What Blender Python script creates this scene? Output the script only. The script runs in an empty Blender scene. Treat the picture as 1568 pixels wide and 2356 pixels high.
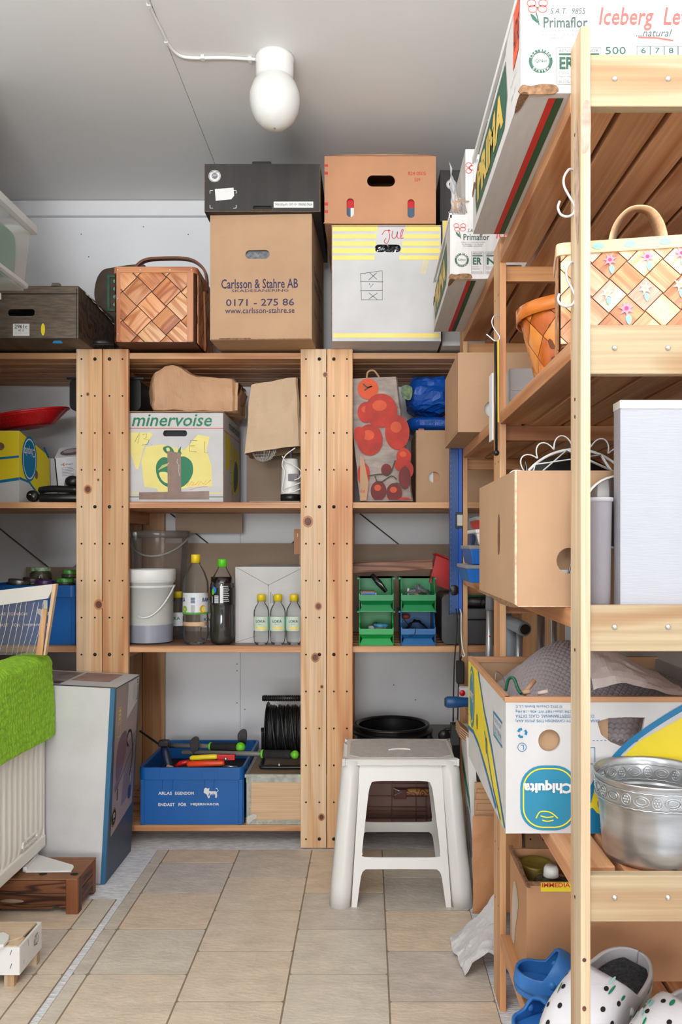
import bpy, bmesh, math, random
from mathutils import Vector, Matrix, Euler
from mathutils.geometry import tessellate_polygon
PI = math.pi
R = random.Random(11)
COL = bpy.context.scene.collection
S = bpy.context.scene
# ---------------------------------------------------------------- camera
F, CX, HY, H = 1830.0, 845.0, 1255.0, 1.05      # focal length in px, vanishing point, eye height
cam = bpy.data.cameras.new('camera'); camo = bpy.data.objects.new('camera', cam); COL.objects.link(camo)
camo.location = (0, 0, H); camo.rotation_euler = (PI / 2, 0, 0)
cam.sensor_fit = 'VERTICAL'; cam.sensor_height = 36; cam.sensor_width = 24
cam.lens = 36 * F / 2356; cam.shift_x = (784 - CX) / 2356; cam.shift_y = (HY - 1178) / 2356
cam.clip_start = .02; S.camera = camo
# ---------------------------------------------------------------- light
wd = bpy.data.worlds.new('daylight'); S.world = wd; wd.use_nodes = True
wd.node_tree.nodes['Background'].inputs[0].default_value = (.93, .965, 1, 1)
wd.node_tree.nodes['Background'].inputs[1].default_value = .5
def area(name, loc, rot, sx, sy, e, col=(1, 1, 1)):
    l = bpy.data.lights.new(name, 'AREA'); l.shape = 'RECTANGLE'; l.size = sx; l.size_y = sy; l.energy = e; l.color = col
    o = bpy.data.objects.new(name, l); COL.objects.link(o); o.location = loc; o.rotation_euler = rot
area('doorway_daylight', (-.2, -9.0, 1.5), (PI / 2, 0, 0), 3.0, 2.6, 370, (.96, .98, 1))
area('ceiling_fill', (-.35, -.75, 1.35), (PI - .08, 0, 0), .9, .9, 125, (.95, .98, 1))  # unseen fill light, added behind the camera to brighten the ceiling
S.cycles.transparent_max_bounces = 32
S.view_settings.view_transform = 'Standard'; S.view_settings.look = 'None'
S.view_settings.exposure = -0.10; S.view_settings.gamma = 1; S.view_settings.use_curve_mapping = False
# ---------------------------------------------------------------- helpers
def X(px, Y): return (px - CX) / F * Y
def Z(py, Y): return H - (py - HY) / F * Y
def lin(c):
    c = c / 255.0
    return c / 12.92 if c <= .04045 else ((c + .055) / 1.055) ** 2.4
def rgb(t, k=1): return (min(1, lin(t[0]) * k), min(1, lin(t[1]) * k), min(1, lin(t[2]) * k), 1)
MATS = {}
def newmat(name):
    m = bpy.data.materials.new(name); m.use_nodes = True
    nt = m.node_tree; b = nt.nodes['Principled BSDF']; return m, nt, b
def pm(name, c, rough=.55, metal=0, var=.06, ns=9, bump=0, bs=60, alpha=1, trans=0, sub=0, coat=0, stretch=None):
    if name in MATS: return MATS[name]
    m, nt, b = newmat(name); L = nt.links.new
    tc = nt.nodes.new('ShaderNodeTexCoord'); mp = nt.nodes.new('ShaderNodeMapping')
    L(tc.outputs['Object'], mp.inputs[0])
    if stretch: mp.inputs['Scale'].default_value = stretch
    n = nt.nodes.new('ShaderNodeTexNoise'); n.inputs['Scale'].default_value = ns; n.inputs['Detail'].default_value = 4
    L(mp.outputs[0], n.inputs['Vector'])
    r = nt.nodes.new('ShaderNodeValToRGB'); r.color_ramp.elements[0].position = .3; r.color_ramp.elements[1].position = .7
    r.color_ramp.elements[0].color = rgb(c, 1 - var * 2); r.color_ramp.elements[1].color = rgb(c, 1 + var)
    L(n.outputs[0], r.inputs[0]); L(r.outputs[0], b.inputs['Base Color'])
    b.inputs['Roughness'].default_value = rough; b.inputs['Metallic'].default_value = metal
    b.inputs['Alpha'].default_value = alpha; b.inputs['Transmission Weight'].default_value = trans
    b.inputs['Coat Weight'].default_value = coat
    if sub: b.inputs['Subsurface Weight'].default_value = sub; b.inputs['Subsurface Scale'].default_value = .02
    if bump:
        n2 = nt.nodes.new('ShaderNodeTexNoise'); n2.inputs['Scale'].default_value = bs; n2.inputs['Detail'].default_value = 5
        L(mp.outputs[0], n2.inputs['Vector'])
        bp = nt.nodes.new('ShaderNodeBump'); bp.inputs['Strength'].default_value = bump; bp.inputs['Distance'].default_value = .004
        L(n2.outputs[0], bp.inputs['Height']); L(bp.outputs[0], b.inputs['Normal'])
    MATS[name] = m; return m
def clear(name, tint=(245, 248, 250), gloss=.35, rough=.08, milky=0.0, milk=(235, 238, 240)):
    if name in MATS: return MATS[name]
    m, nt, b = newmat(name); L = nt.links.new; out = nt.nodes['Material Output']
    t = nt.nodes.new('ShaderNodeBsdfTransparent'); t.inputs[0].default_value = rgb(tint)
    g = nt.nodes.new('ShaderNodeBsdfGlossy'); g.inputs['Roughness'].default_value = rough
    fr = nt.nodes.new('ShaderNodeLayerWeight'); fr.inputs[0].default_value = gloss
    mx = nt.nodes.new('ShaderNodeMixShader'); L(fr.outputs['Fresnel'], mx.inputs[0]); L(t.outputs[0], mx.inputs[1]); L(g.outputs[0], mx.inputs[2])
    last = mx
    if milky:
        d = nt.nodes.new('ShaderNodeBsdfDiffuse'); d.inputs[0].default_value = rgb(milk)
        tr = nt.nodes.new('ShaderNodeBsdfTranslucent'); tr.inputs[0].default_value = rgb(milk)
        a = nt.nodes.new('ShaderNodeMixShader'); a.inputs[0].default_value = .4; L(d.outputs[0], a.inputs[1]); L(tr.outputs[0], a.inputs[2])
        m2 = nt.nodes.new('ShaderNodeMixShader'); m2.inputs[0].default_value = milky; L(mx.outputs[0], m2.inputs[1]); L(a.outputs[0], m2.inputs[2]); last = m2
    L(last.outputs[0], out.inputs['Surface']); nt.nodes.remove(b); MATS[name] = m; return m
def wood(name, c1, c2, axis=2, sc=1.0, rings=9, rough=.5, coat=0, contrast=1.0):
    """grain as the contour lines of a stretched noise; c1 light early wood, c2 dark late wood"""
    if name in MATS: return MATS[name]
    m, nt, b = newmat(name); L = nt.links.new; N = nt.nodes.new
    tc = N('ShaderNodeTexCoord'); oi = N('ShaderNodeObjectInfo')
    ad = N('ShaderNodeVectorMath'); ad.operation = 'MULTIPLY_ADD'; cb = N('ShaderNodeCombineXYZ')
    for i in range(3): L(oi.outputs['Random'], cb.inputs[i])
    L(cb.outputs[0], ad.inputs[0]); ad.inputs[1].default_value = (13, 29, 17); L(tc.outputs['Object'], ad.inputs[2])
    mp = N('ShaderNodeMapping'); s = [9 * sc] * 3; s[axis] = .9 * sc; mp.inputs['Scale'].default_value = s
    L(ad.outputs[0], mp.inputs[0])
    n = N('ShaderNodeTexNoise'); n.inputs['Scale'].default_value = 1; n.inputs['Detail'].default_value = 1.2; n.inputs['Roughness'].default_value = .4
    L(mp.outputs[0], n.inputs['Vector'])
    mu = N('ShaderNodeMath'); mu.operation = 'MULTIPLY'; mu.inputs[1].default_value = rings * 6.28; L(n.outputs[0], mu.inputs[0])
    si = N('ShaderNodeMath'); si.operation = 'SINE'; L(mu.outputs[0], si.inputs[0])
    r = N('ShaderNodeValToRGB'); e = r.color_ramp.elements
    md = N('ShaderNodeMath'); md.operation = 'MULTIPLY_ADD'; md.inputs[1].default_value = .5; md.inputs[2].default_value = .5; L(si.outputs[0], md.inputs[0])
    e[0].position = .45; e[0].color = rgb(c1); e[1].position = 1.0
    k = contrast; e[1].color = tuple(rgb(c1)[i] * (1 - k) + rgb(c2)[i] * k for i in range(3)) + (1,)
    L(md.outputs[0], r.inputs[0])
    mp2 = N('ShaderNodeMapping'); s = [160 * sc] * 3; s[axis] = 3 * sc; mp2.inputs['Scale'].default_value = s; L(ad.outputs[0], mp2.inputs[0])
    n2 = N('ShaderNodeTexNoise'); n2.inputs['Scale'].default_value = 1; n2.inputs['Detail'].default_value = 3; L(mp2.outputs[0], n2.inputs['Vector'])
    r2 = N('ShaderNodeValToRGB'); r2.color_ramp.elements[0].position = .3; r2.color_ramp.elements[1].position = .7
    r2.color_ramp.elements[0].color = (.8, .78, .76, 1); r2.color_ramp.elements[1].color = (1.06, 1.06, 1.06, 1); L(n2.outputs[0], r2.inputs[0])
    mx = N('ShaderNodeMix'); mx.data_type = 'RGBA'; mx.blend_type = 'MULTIPLY'; mx.inputs[0].default_value = 1
    L(r.outputs[0], mx.inputs[6]); L(r2.outputs[0], mx.inputs[7])
    hs = N('ShaderNodeHueSaturation'); L(mx.outputs[2], hs.inputs['Color'])
    mr = N('ShaderNodeMapRange'); mr.inputs['To Min'].default_value = .86; mr.inputs['To Max'].default_value = 1.1; L(oi.outputs['Random'], mr.inputs[0]); L(mr.outputs[0], hs.inputs['Value'])
    L(hs.outputs[0], b.inputs['Base Color'])
    bp = N('ShaderNodeBump'); bp.inputs['Strength'].default_value = .15; bp.inputs['Distance'].default_value = .002
    L(n2.outputs[0], bp.inputs['Height']); L(bp.outputs[0], b.inputs['Normal'])
    b.inputs['Roughness'].default_value = rough; b.inputs['Coat Weight'].default_value = coat
    MATS[name] = m; return m
INV = {}
def tag(o, label=None, cat=None, group=None, kind=None):
    if label: o['label'] = label
    if cat: o['category'] = cat
    if group: o['group'] = group
    if kind: o['kind'] = kind
    return o
def thing(name, label, cat, loc=(0, 0, 0), rot=0, group=None):
    o = bpy.data.objects.new(name, None); o.empty_display_size = .05; COL.objects.link(o); o.location = loc
    if not isinstance(rot, tuple): rot = (0, 0, rot)
    o.rotation_euler = rot
    INV[o] = (Matrix.Translation(loc) @ Euler(rot).to_matrix().to_4x4()).inverted()
    return tag(o, label, cat, group)
def dup(root, loc, label, rot=None, group=None):
    r = root.copy(); COL.objects.link(r); r.location = loc; r['label'] = label
    if rot is not None: r.rotation_euler = rot if isinstance(rot, tuple) else (0, 0, rot)
    if group: r['group'] = group
    for ch in list(root.children):
        c = ch.copy(); COL.objects.link(c); c.parent = r
        for g in ch.children:
            d = g.copy(); COL.objects.link(d); d.parent = c
    return r
TICK = [0]
class Fr:
    def __init__(s, O, U, V):
        s.O = Vector(O); s.U = Vector(U).normalized(); s.V = Vector(V).normalized(); s.N = s.U.cross(s.V)
    def p(s, u, v, n=0): return s.O + s.U * u + s.V * v + s.N * n
class MB:
    def __init__(s, local=False): s.v = []; s.f = []; s.m = []; s.s = []; s.local = local
    def add(s, vs, fs, mi=0, sm=False):
        b = len(s.v); s.v += [Vector(v) for v in vs]
        for f in fs: s.f.append([b + i for i in f]); s.m.append(mi); s.s.append(sm)
        return s
    def box(s, x0, y0, z0, x1, y1, z1, mi=0):
        vs = [(x, y, z) for z in (z0, z1) for y in (y0, y1) for x in (x0, x1)]
        return s.add(vs, [(0, 2, 3, 1), (4, 5, 7, 6), (0, 1, 5, 4), (2, 6, 7, 3), (0, 4, 6, 2), (1, 3, 7, 5)], mi)
    def beam(s, a, b, w, t, up=(0, 0, 1), mi=0):
        a = Vector(a); b = Vector(b); d = (b - a).normalized(); u = Vector(up); sx = d.cross(u).normalized(); u = sx.cross(d)
        vs = [p + sx * (i * w / 2) + u * (j * t / 2) for p in (a, b) for i, j in ((-1, -1), (1, -1), (1, 1), (-1, 1))]
        return s.add(vs, [(0, 1, 2, 3), (7, 6, 5, 4), (0, 4, 5, 1), (1, 5, 6, 2), (2, 6, 7, 3), (3, 7, 4, 0)], mi)
    def plate(s, fr, outer, t=.004, holes=(), mi=0, off=0, sm=False):
        loops = [list(outer)] + [list(h) for h in holes]
        pts = [q for l in loops for q in l]
        tr = tessellate_polygon([[Vector((a, b, 0)) for a, b in l] for l in loops])
        vs = [fr.p(a, b, off) for a, b in pts]; n = len(pts); fs = []
        for a, b, c in tr:
            (x1, y1), (x2, y2), (x3, y3) = pts[a], pts[b], pts[c]
            if (x2 - x1) * (y3 - y1) - (x3 - x1) * (y2 - y1) < 0: b, c = c, b
            fs.append((a, b, c))
        if t:
            vs += [fr.p(a, b, off - t) for a, b in pts]
            fs += [(c + n, b + n, a + n) for a, b, c in list(fs)]
            o = 0
            for li, l in enumerate(loops):
                k = len(l); ar = sum(l[i][0] * l[(i + 1) % k][1] - l[(i + 1) % k][0] * l[i][1] for i in range(k))
                ccw = (ar > 0) == (li == 0)
                for i in range(k):
                    a, b = o + i, o + (i + 1) % k
                    fs.append((a, a + n, b + n, b) if ccw else (b, b + n, a + n, a))
                o += k
        return s.add(vs, fs, mi, sm)
    def tube(s, pts, r, n=8, mi=0, closed=False, caps=True):
        pts = [Vector(p) for p in pts]; k = len(pts); rs = r if isinstance(r, (list, tuple)) else [r] * k
        vs = []; up = None
        for i, p in enumerate(pts):
            a = pts[i - 1] if (i or closed) else p; b = pts[(i + 1) % k] if (i < k - 1 or closed) else p
            d = (b - a).normalized() if (b - a).length > 1e-9 else Vector((0, 0, 1))
            if up is None: up = d.orthogonal().normalized()
            up = (up - d * up.dot(d)); up = up.normalized() if up.length > 1e-6 else d.orthogonal().normalized()
            w = d.cross(up)
            vs += [p + (up * math.cos(2 * PI * j / n) + w * math.sin(2 * PI * j / n)) * rs[i] for j in range(n)]
        fs = []
        for i in range(k if closed else k - 1):
            i2 = (i + 1) % k
            fs += [(i * n + j, i * n + (j + 1) % n, i2 * n + (j + 1) % n, i2 * n + j) for j in range(n)]
        s.add(vs, fs, mi, True)
        if caps and not closed:
            b = len(s.v) - len(vs); s.f.append([b + j for j in range(n)][::-1]); s.f.append([b + (k - 1) * n + j for j in range(n)]); s.m += [mi, mi]; s.s += [False, False]
        return s
    def lathe(s, prof, c=(0, 0, 0), n=28, mi=0, ax='Z', sx=1, sy=1, lobes=None):
        c = Vector(c); vs = []; k = len(prof)
        for r, z in prof:
            for j in range(n):
                a = 2 * PI * j / n; q = r * (lobes(z, a) if lobes else 1)
                x, y = q * math.cos(a) * sx, q * math.sin(a) * sy
                vs.append(c + (Vector((x, y, z)) if ax == 'Z' else Vector((z, x, y)) if ax == 'X' else Vector((y, z, x))))
        fs = [(i * n + j, i * n + (j + 1) % n, (i + 1) * n + (j + 1) % n, (i + 1) * n + j) for i in range(k - 1) for j in range(n)]
        return s.add(vs, fs, mi, True)
    def grid(s, fn, nu, nv, mi=0, keep=None, sm=True):
        vs = [fn(i / nu, j / nv) for j in range(nv + 1) for i in range(nu + 1)]
        fs = [(j * (nu + 1) + i, j * (nu + 1) + i + 1, (j + 1) * (nu + 1) + i + 1, (j + 1) * (nu + 1) + i)
              for j in range(nv) for i in range(nu) if keep is None or keep((i + .5) / nu, (j + .5) / nv)]
        return s.add(vs, fs, mi, sm)
    def ball(s, c, r, n=16, mi=0, sc=(1, 1, 1)):
        c = Vector(c)
        def fn(u, v):
            a = 2 * PI * u; b = PI * (v - .5)
            return c + Vector((math.cos(a) * math.cos(b) * sc[0], math.sin(a) * math.cos(b) * sc[1], math.sin(b) * sc[2])) * r
        return s.grid(fn, n, n // 2, mi)
    def disc(s, fr, u, v, r, n=20, off=.0006, mi=0, rv=None, t=0, a0=0):
        rv = rv or r
        return s.plate(fr, [(u + r * math.cos(a0 + 2 * PI * i / n), v + rv * math.sin(a0 + 2 * PI * i / n)) for i in range(n)], t, (), mi, off)
    def build(s, name, mats, parent=None, bevel=0, solid=0, subsurf=0, weld=False, segs=2, matrix=None):
        if not isinstance(mats, (list, tuple)): mats = [mats]
        inv = None if (s.local or parent is None or parent not in INV) else INV[parent]
        vs = [inv @ v for v in s.v] if inv is not None else s.v
        me = bpy.data.meshes.new(name); me.from_pydata([tuple(v) for v in vs], [], s.f)
        for m in mats: me.materials.append(m)
        me.polygons.foreach_set('material_index', s.m); me.polygons.foreach_set('use_smooth', s.s)
        if weld or bevel:
            bm = bmesh.new(); bm.from_mesh(me); bmesh.ops.remove_doubles(bm, verts=bm.verts, dist=1e-5); bm.to_mesh(me); bm.free()
        me.update(); o = bpy.data.objects.new(name, me); COL.objects.link(o)
        if parent is not None:
            o.parent = parent
            if parent in INV: INV[o] = INV[parent]
        if matrix is not None: o.matrix_local = matrix
        if solid: md = o.modifiers.new('s', 'SOLIDIFY'); md.thickness = solid; md.offset = 0
        if bevel: md = o.modifiers.new('b', 'BEVEL'); md.width = bevel; md.segments = segs; md.limit_method = 'ANGLE'; md.harden_normals = False
        if subsurf: md = o.modifiers.new('u', 'SUBSURF'); md.levels = subsurf; md.render_levels = subsurf
        return o
def each(mb, name, m, parent, **k):
    """one object per connected piece of mb"""
    n = len(mb.v); p = list(range(n))
    def fd(a):
        while p[a] != a: p[a] = p[p[a]]; a = p[a]
        return a
    for f in mb.f:
        for i in f[1:]: p[fd(i)] = fd(f[0])
    gs = {}
    for fi, f in enumerate(mb.f): gs.setdefault(fd(f[0]), []).append(fi)
    out = []
    for g in gs.values():
        q = MB(mb.local); mp = {}
        for fi in g:
            ff = []
            for i in mb.f[fi]:
                if i not in mp: mp[i] = len(q.v); q.v.append(mb.v[i])
                ff.append(mp[i])
            q.f.append(ff); q.m.append(mb.m[fi]); q.s.append(mb.s[fi])
        out.append(q.build(name, m, parent, **k))
    return out
def rect(u0, v0, u1, v1): return [(u0, v0), (u1, v0), (u1, v1), (u0, v1)]
def rrect(u0, v0, u1, v1, r, n=5):
    o = []
    for cx, cy, a in ((u1 - r, v0 + r, -90), (u1 - r, v1 - r, 0), (u0 + r, v1 - r, 90), (u0 + r, v0 + r, 180)):
        for i in range(n + 1):
            t = math.radians(a + 90 * i / n); o.append((cx + r * math.cos(t), cy + r * math.sin(t)))
    return o
def ell(u, v, a, b=None, n=20, rot=0):
    b = b or a; c, s_ = math.cos(rot), math.sin(rot)
    return [(u + a * math.cos(t) * c - b * math.sin(t) * s_, v + a * math.cos(t) * s_ + b * math.sin(t) * c) for t in [2 * PI * i / n for i in range(n)]]
def spl(p, n=5):
    o = []; k = len(p)
    for i in range(k):
        a, b, c, d = [Vector(p[(i + j - 1) % k] ) for j in range(4)]
        for j in range(n):
            t = j / n; o.append(tuple(.5 * ((2 * b) + (c - a) * t + (2 * a - 5 * b + 4 * c - d) * t * t + (3 * b - a - 3 * c + d) * t ** 3)))
    return o
def ospl(p, n=6):
    o = []; p = [Vector(q) for q in p]; k = len(p)
    for i in range(k - 1):
        a = p[max(i - 1, 0)]; b = p[i]; c = p[i + 1]; d = p[min(i + 2, k - 1)]
        for j in range(n):
            t = j / n; o.append(.5 * ((2 * b) + (c - a) * t + (2 * a - 5 * b + 4 * c - d) * t * t + (3 * b - a - 3 * c + d) * t ** 3))
    o.append(p[-1]); return o
def stroke2(fr, pts, w, mb, off=.0008, mi=0):
    """a flat pen stroke along 2-D points"""
    TICK[0] = (TICK[0] + 1) % 9; off += TICK[0] * .00004
    p = [Vector(q).to_2d() for q in pts]; k = len(p); vs = []
    for i in range(k):
        a, b = p[max(i - 1, 0)], p[min(i + 1, k - 1)]; d = (b - a)
        if 0 < i < k - 1: d = (p[i] - a).normalized() + (b - p[i]).normalized()
        if d.length < 1e-7: d = Vector((1, 0))
        d = d.normalized(); n = Vector((-d.y, d.x)) * w / 2
        vs += [fr.p(*(p[i] - n), off), fr.p(*(p[i] + n), off)]
    mb.add(vs, [(2 * i, 2 * i + 2, 2 * i + 3, 2 * i + 1) for i in range(k - 1)], mi)
def text(parent, fr, s, u0, v0, u1, v1, m, shear=0, bold=0, rot=0, off=.001, name='lettering', local=True):
    """lettering fitted to the rectangle u0..u1 x v0..v1 of a frame, rot in quarter turns"""
    cu = bpy.data.curves.new('t', 'FONT'); cu.body = s; cu.size = 1; cu.shear = shear; cu.offset = bold; cu.resolution_u = 2
    ob = bpy.data.objects.new('t', cu); me = bpy.data.meshes.new_from_object(ob)
    if len(me.vertices) == 0: return None
    xs = [v.co.x for v in me.vertices]; ys = [v.co.y for v in me.vertices]; x0, x1, y0, y1 = min(xs), max(xs), min(ys), max(ys)
    inv = None if local else INV[parent]
    for v in me.vertices:
        a = (v.co.x - x0) / (x1 - x0); b = (v.co.y - y0) / (y1 - y0)
        if rot == 2: a, b = 1 - a, 1 - b
        elif rot == 1: a, b = 1 - b, a
        elif rot == 3: a, b = b, 1 - a
        p = fr.p(u0 + (u1 - u0) * a, v0 + (v1 - v0) * b, off); v.co = inv @ p if inv is not None else p
    me.materials.clear(); me.materials.append(m); me.name = name
    bpy.data.objects.remove(ob); bpy.data.curves.remove(cu)
    o = bpy.data.objects.new(name, me); COL.objects.link(o); o.parent = parent
    if parent in INV: INV[o] = INV[parent]
    return o
class CB:
    """a carton or crate: body built of panels, frames for its six faces"""
    def __init__(s, name, label, cat, x, y, z, w, d, h, m, rot=0, group=None, t=.004, top=True, holes=None, skip=(), inner=None, build=True):
        s.x, s.y, s.z, s.w, s.d, s.h = x, y, z, w, d, h
        s.r = thing(name, label, cat, (x, y, z), rot, group)
        s.f = Fr((0, 0, 0), (1, 0, 0), (0, 0, 1)); s.l = Fr((0, d, 0), (0, -1, 0), (0, 0, 1)); s.rt = Fr((w, 0, 0), (0, 1, 0), (0, 0, 1))
        s.bk = Fr((w, d, 0), (-1, 0, 0), (0, 0, 1)); s.tp = Fr((0, 0, h), (1, 0, 0), (0, 1, 0)); s.bt = Fr((0, d, 0), (1, 0, 0), (0, -1, 0))
        if not build: return
        holes = holes or {}; mb = MB(True)
        for k, fr, a, b, e in (('f', s.f, w, h, 0), ('l', s.l, d, h, t), ('r', s.rt, d, h, t), ('k', s.bk, w, h, 0), ('t', s.tp, w, d, t), ('b', s.bt, w, d, t)):
            if k in skip or (k == 't' and not top): continue
            e2 = t if k in 'tb' else 0
            mb.plate(fr, rect(e, e2, a - e, b - e2), t, holes.get(k, ()))
        s.body = mb.build('body', m, s.r)
    def P(s, px, py): return (X(px, s.y) - s.x, Z(py, s.y) - s.z)                # photo point on the front face
    def PL(s, px, py):
        Y = s.x * F / (px - CX); return (s.y + s.d - Y, Z(py, Y) - s.z)
    def PR(s, px, py):
        Y = (s.x + s.w) * F / (px - CX); return (Y - s.y, Z(py, Y) - s.z)
    def PB(s, px, py):
        Y = (H - s.z) * F / (py - HY); return (X(px, Y) - s.x, s.y + s.d - Y)
    def poly(s, fr, pts, m, name='print', off=.0008, smooth=0, t=0):
        mb = MB(True); mb.plate(fr, spl(pts, smooth) if smooth else pts, t, (), 0, off); return mb.build(name, m, s.r)
def clip(poly, u0, v0, u1, v1):
    for ax, lim, sg in ((0, u0, 1), (0, u1, -1), (1, v0, 1), (1, v1, -1)):
        out = []
        for i in range(len(poly)):
            a, b = poly[i - 1], poly[i]; ia, ib = (a[ax] - lim) * sg >= 0, (b[ax] - lim) * sg >= 0
            if ia != ib:
                t = (lim - a[ax]) / (b[ax] - a[ax]); out.append((a[0] + (b[0] - a[0]) * t, a[1] + (b[1] - a[1]) * t))
            if ib: out.append(b)
        poly = out
        if len(poly) < 3: return []
    return poly
def weave(root, fr, u0, v0, u1, v1, a, mats, ou=0, ov=0, rise=.0022, sagm=0):
    """plain diagonal weave: every visible crossing is one splint of its own"""
    k = 0; ni = int((u1 - u0) / a) + 3; nj = int((v1 - v0) / a) + 3; c = math.sqrt(.5)
    for i in range(-2, ni):
        for j in range(-2, nj):
            if (i + j) % 2: continue
            cu, cv = u0 + ou + i * a, v0 + ov + j * a; g = 1 if i % 2 else -1      # grain along (1,g)
            q = []
            for sl, sw in ((-1, -1), (1, -1), (1, 1), (-1, 1)):
                L_, W_ = sl * a * c * .99, sw * a * c * .93
                q.append((cu + L_ * c - g * W_ * c * 1, cv + g * L_ * c + W_ * c))
            q = clip(q, u0, v0, u1, v1)
            if len(q) < 3: continue
            ar = sum(q[t - 1][0] * q[t][1] - q[t][0] * q[t - 1][1] for t in range(len(q)))
            if abs(ar) < a * a * .05: continue
            if ar < 0: q = q[::-1]
            # local axes: x along the grain
            Lx = (fr.U + fr.V * g).normalized(); Nn = fr.N; Wy = Nn.cross(Lx)
            O = fr.p(cu, cv, .0012); M = Matrix((Lx, Wy, Nn)).transposed().to_4x4(); M.translation = O; Mi = M.inverted()
            vs = []
            for (p, w_) in q: vs.append(fr.p(p, w_, .0012))
            inn = []
            mu = sum(p[0] for p in q) / len(q); mv = sum(p[1] for p in q) / len(q)
            for (p, w_) in q: inn.append(fr.p(mu + (p - mu) * .6, mv + (w_ - mv) * .6, .0012 + rise))
            n = len(q); fs = [(t, (t + 1) % n, n + (t + 1) % n, n + t) for t in range(n)] + [tuple(range(n, 2 * n))]
            mb = MB(True); mb.add([Mi @ v for v in vs + inn], fs, 0, True)
            mb.build('splint', mats[R.randrange(len(mats))], root, matrix=M); k += 1
def crumple(mb, fn, nu, nv, amp, seed=1, freq=5, mi=0, keep=None):
    from mathutils import noise
    def g(u, v):
        p = Vector(fn(u, v)); q = p * freq * 4 + Vector((seed, seed * 2, 0))
        d = noise.noise_vector(q) + .5 * noise.noise_vector(q * 2.3)
        return p + Vector(d) * amp
    mb.grid(g, nu, nv, mi, keep, sm=False)
# ---------------------------------------------------------------- materials
m_wall = pm('wall_paint', (243, 243, 244), .6, var=.015, ns=2, bump=.05, bs=90)
m_ceil = pm('ceiling_paint', (236, 234, 232), .6, var=.015, ns=1.5)
m_white = pm('white_gloss', (232, 230, 226), .3, var=.01)
m_slab = pm('painted_concrete', (240, 240, 242), .7, var=.13, ns=26, bump=.9, bs=70, stretch=(1, 4, 1))
m_grout = pm('vinyl_grout', (150, 134, 114), .6, var=.1, ns=30)
w_pine = wood('pine_posts', (226, 178, 130), (212, 148, 98), 2, rings=4, sc=.9)
w_pale = wood('pale_pine_posts', (230, 196, 158), (218, 172, 126), 2, rings=4, sc=.9)
w_slat = wood('pine_slats_across', (222, 170, 124), (200, 138, 92), 0, rings=4)
w_slaty = wood('pine_slats_lengthwise', (208, 152, 108), (182, 120, 76), 1, rings=5)
w_rail = wood('pine_rails', (214, 160, 110), (178, 112, 64), 1, rings=5)
w_near = wood('fresh_pine_post', (212, 190, 158), (196, 160, 122), 2, rings=5)
w_nearr = wood('fresh_pine_rail', (182, 160, 126), (166, 130, 92), 0, rings=6)
w_old = wood('brown_rail', (208, 150, 98), (160, 96, 50), 0, rings=5)
m_knot = pm('knot_brown', (112, 66, 42), .5, var=.3, ns=60); m_knotr = pm('knot_ring', (196, 130, 84), .5, var=.1)
m_dark = pm('hole_dark', (28, 22, 20), .8, var=.02); m_bolt = pm('black_bolt', (46, 42, 40), .35, metal=.5)
m_zinc = pm('zinc', (205, 205, 200), .28, metal=.9, var=.04); m_steel = pm('steel_wire', (150, 148, 145), .35, metal=.9)
def card(n, c, **k): return pm(n, c, .75, var=.045, ns=7, bump=.12, bs=120, **k)
m_card = card('cardboard', (186, 149, 115)); m_cardd = card('cardboard_deep', (196, 146, 106)); m_cardb = card('cardboard_orange', (196, 142, 104))
m_cardw = card('white_cardboard', (208, 206, 205)); m_cardi = card('cardboard_inside', (176, 136, 104)); m_cardg = card('grey_brown_board', (168, 146, 124))
m_edge = pm('torn_edge', (140, 104, 74), .9, var=.25, ns=120)
m_black = pm('black_plastic', (26, 26, 27), .35, var=.05); m_blackm = pm('black_matt', (34, 32, 31), .7, var=.1, ns=30)
m_ink = pm('ink_blue_violet', (52, 46, 82), .7); m_inkk = pm('ink_black', (38, 36, 38), .7); m_paper = pm('paper_white', (226, 225, 222), .6, var=.01)
m_blue = pm('crate_blue', (10, 92, 166), .38, var=.06, ns=6); m_blue2 = pm('box_blue', (12, 98, 186), .35, var=.03)
m_green = pm('bin_green', (8, 142, 76), .38, var=.05); m_lime = pm('lime_rubber', (110, 205, 40), .45)
m_red = pm('red_plastic', (200, 26, 32), .32); m_yel = pm('yellow_print', (240, 216, 40), .45, var=.02); m_pyel = pm('pale_yellow_tape', (246, 222, 120), .5, var=.03)
m_cblue = pm('print_blue', (14, 120, 168), .45, var=.02); m_green_p = pm('print_green', (12, 118, 76), .5, var=.03); m_dgreen = pm('print_dark_green', (40, 88, 68), .55)
m_rpr = pm('print_red', (212, 50, 44), .5); m_gpr = pm('print_grey', (120, 118, 124), .6); m_grey = pm('grey_plastic', (110, 112, 116), .45)
# ---------------------------------------------------------------- setting
def struct(name, mb, m, parent=None, **k):
    o = mb.build(name, m, parent, **k)
    if parent is None: o['kind'] = 'structure'
    return o
floor = struct('floor', MB().box(-2.1, -1.3, -.06, 1.0, 3.4, 0), m_slab)
u = MB().box(-.722, -.5, .0003, .294, 2.737, .0020, 0).build('vinyl_backing', m_grout, floor)
u = MB().box(-1.14, -.5, .0003, -.742, 2.355, .0020, 0).build('vinyl_backing', m_grout, floor)
TM = []
for i, (c, v) in enumerate((((226, 208, 186), .12), ((220, 209, 192), .12), ((228, 206, 180), .13), ((212, 200, 186), .15))):
    TM.append(pm('stone_tile_%d' % i, c, .36, var=v * .8, ns=12, bump=.35, bs=55, stretch=(1, 2.2, 1)))
    nt = TM[-1].node_tree
    for n in nt.nodes:
        if n.type == 'TEX_NOISE' and n.inputs['Scale'].default_value == 12: n.inputs['Detail'].default_value = 9; n.inputs['Roughness'].default_value = .72
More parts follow.
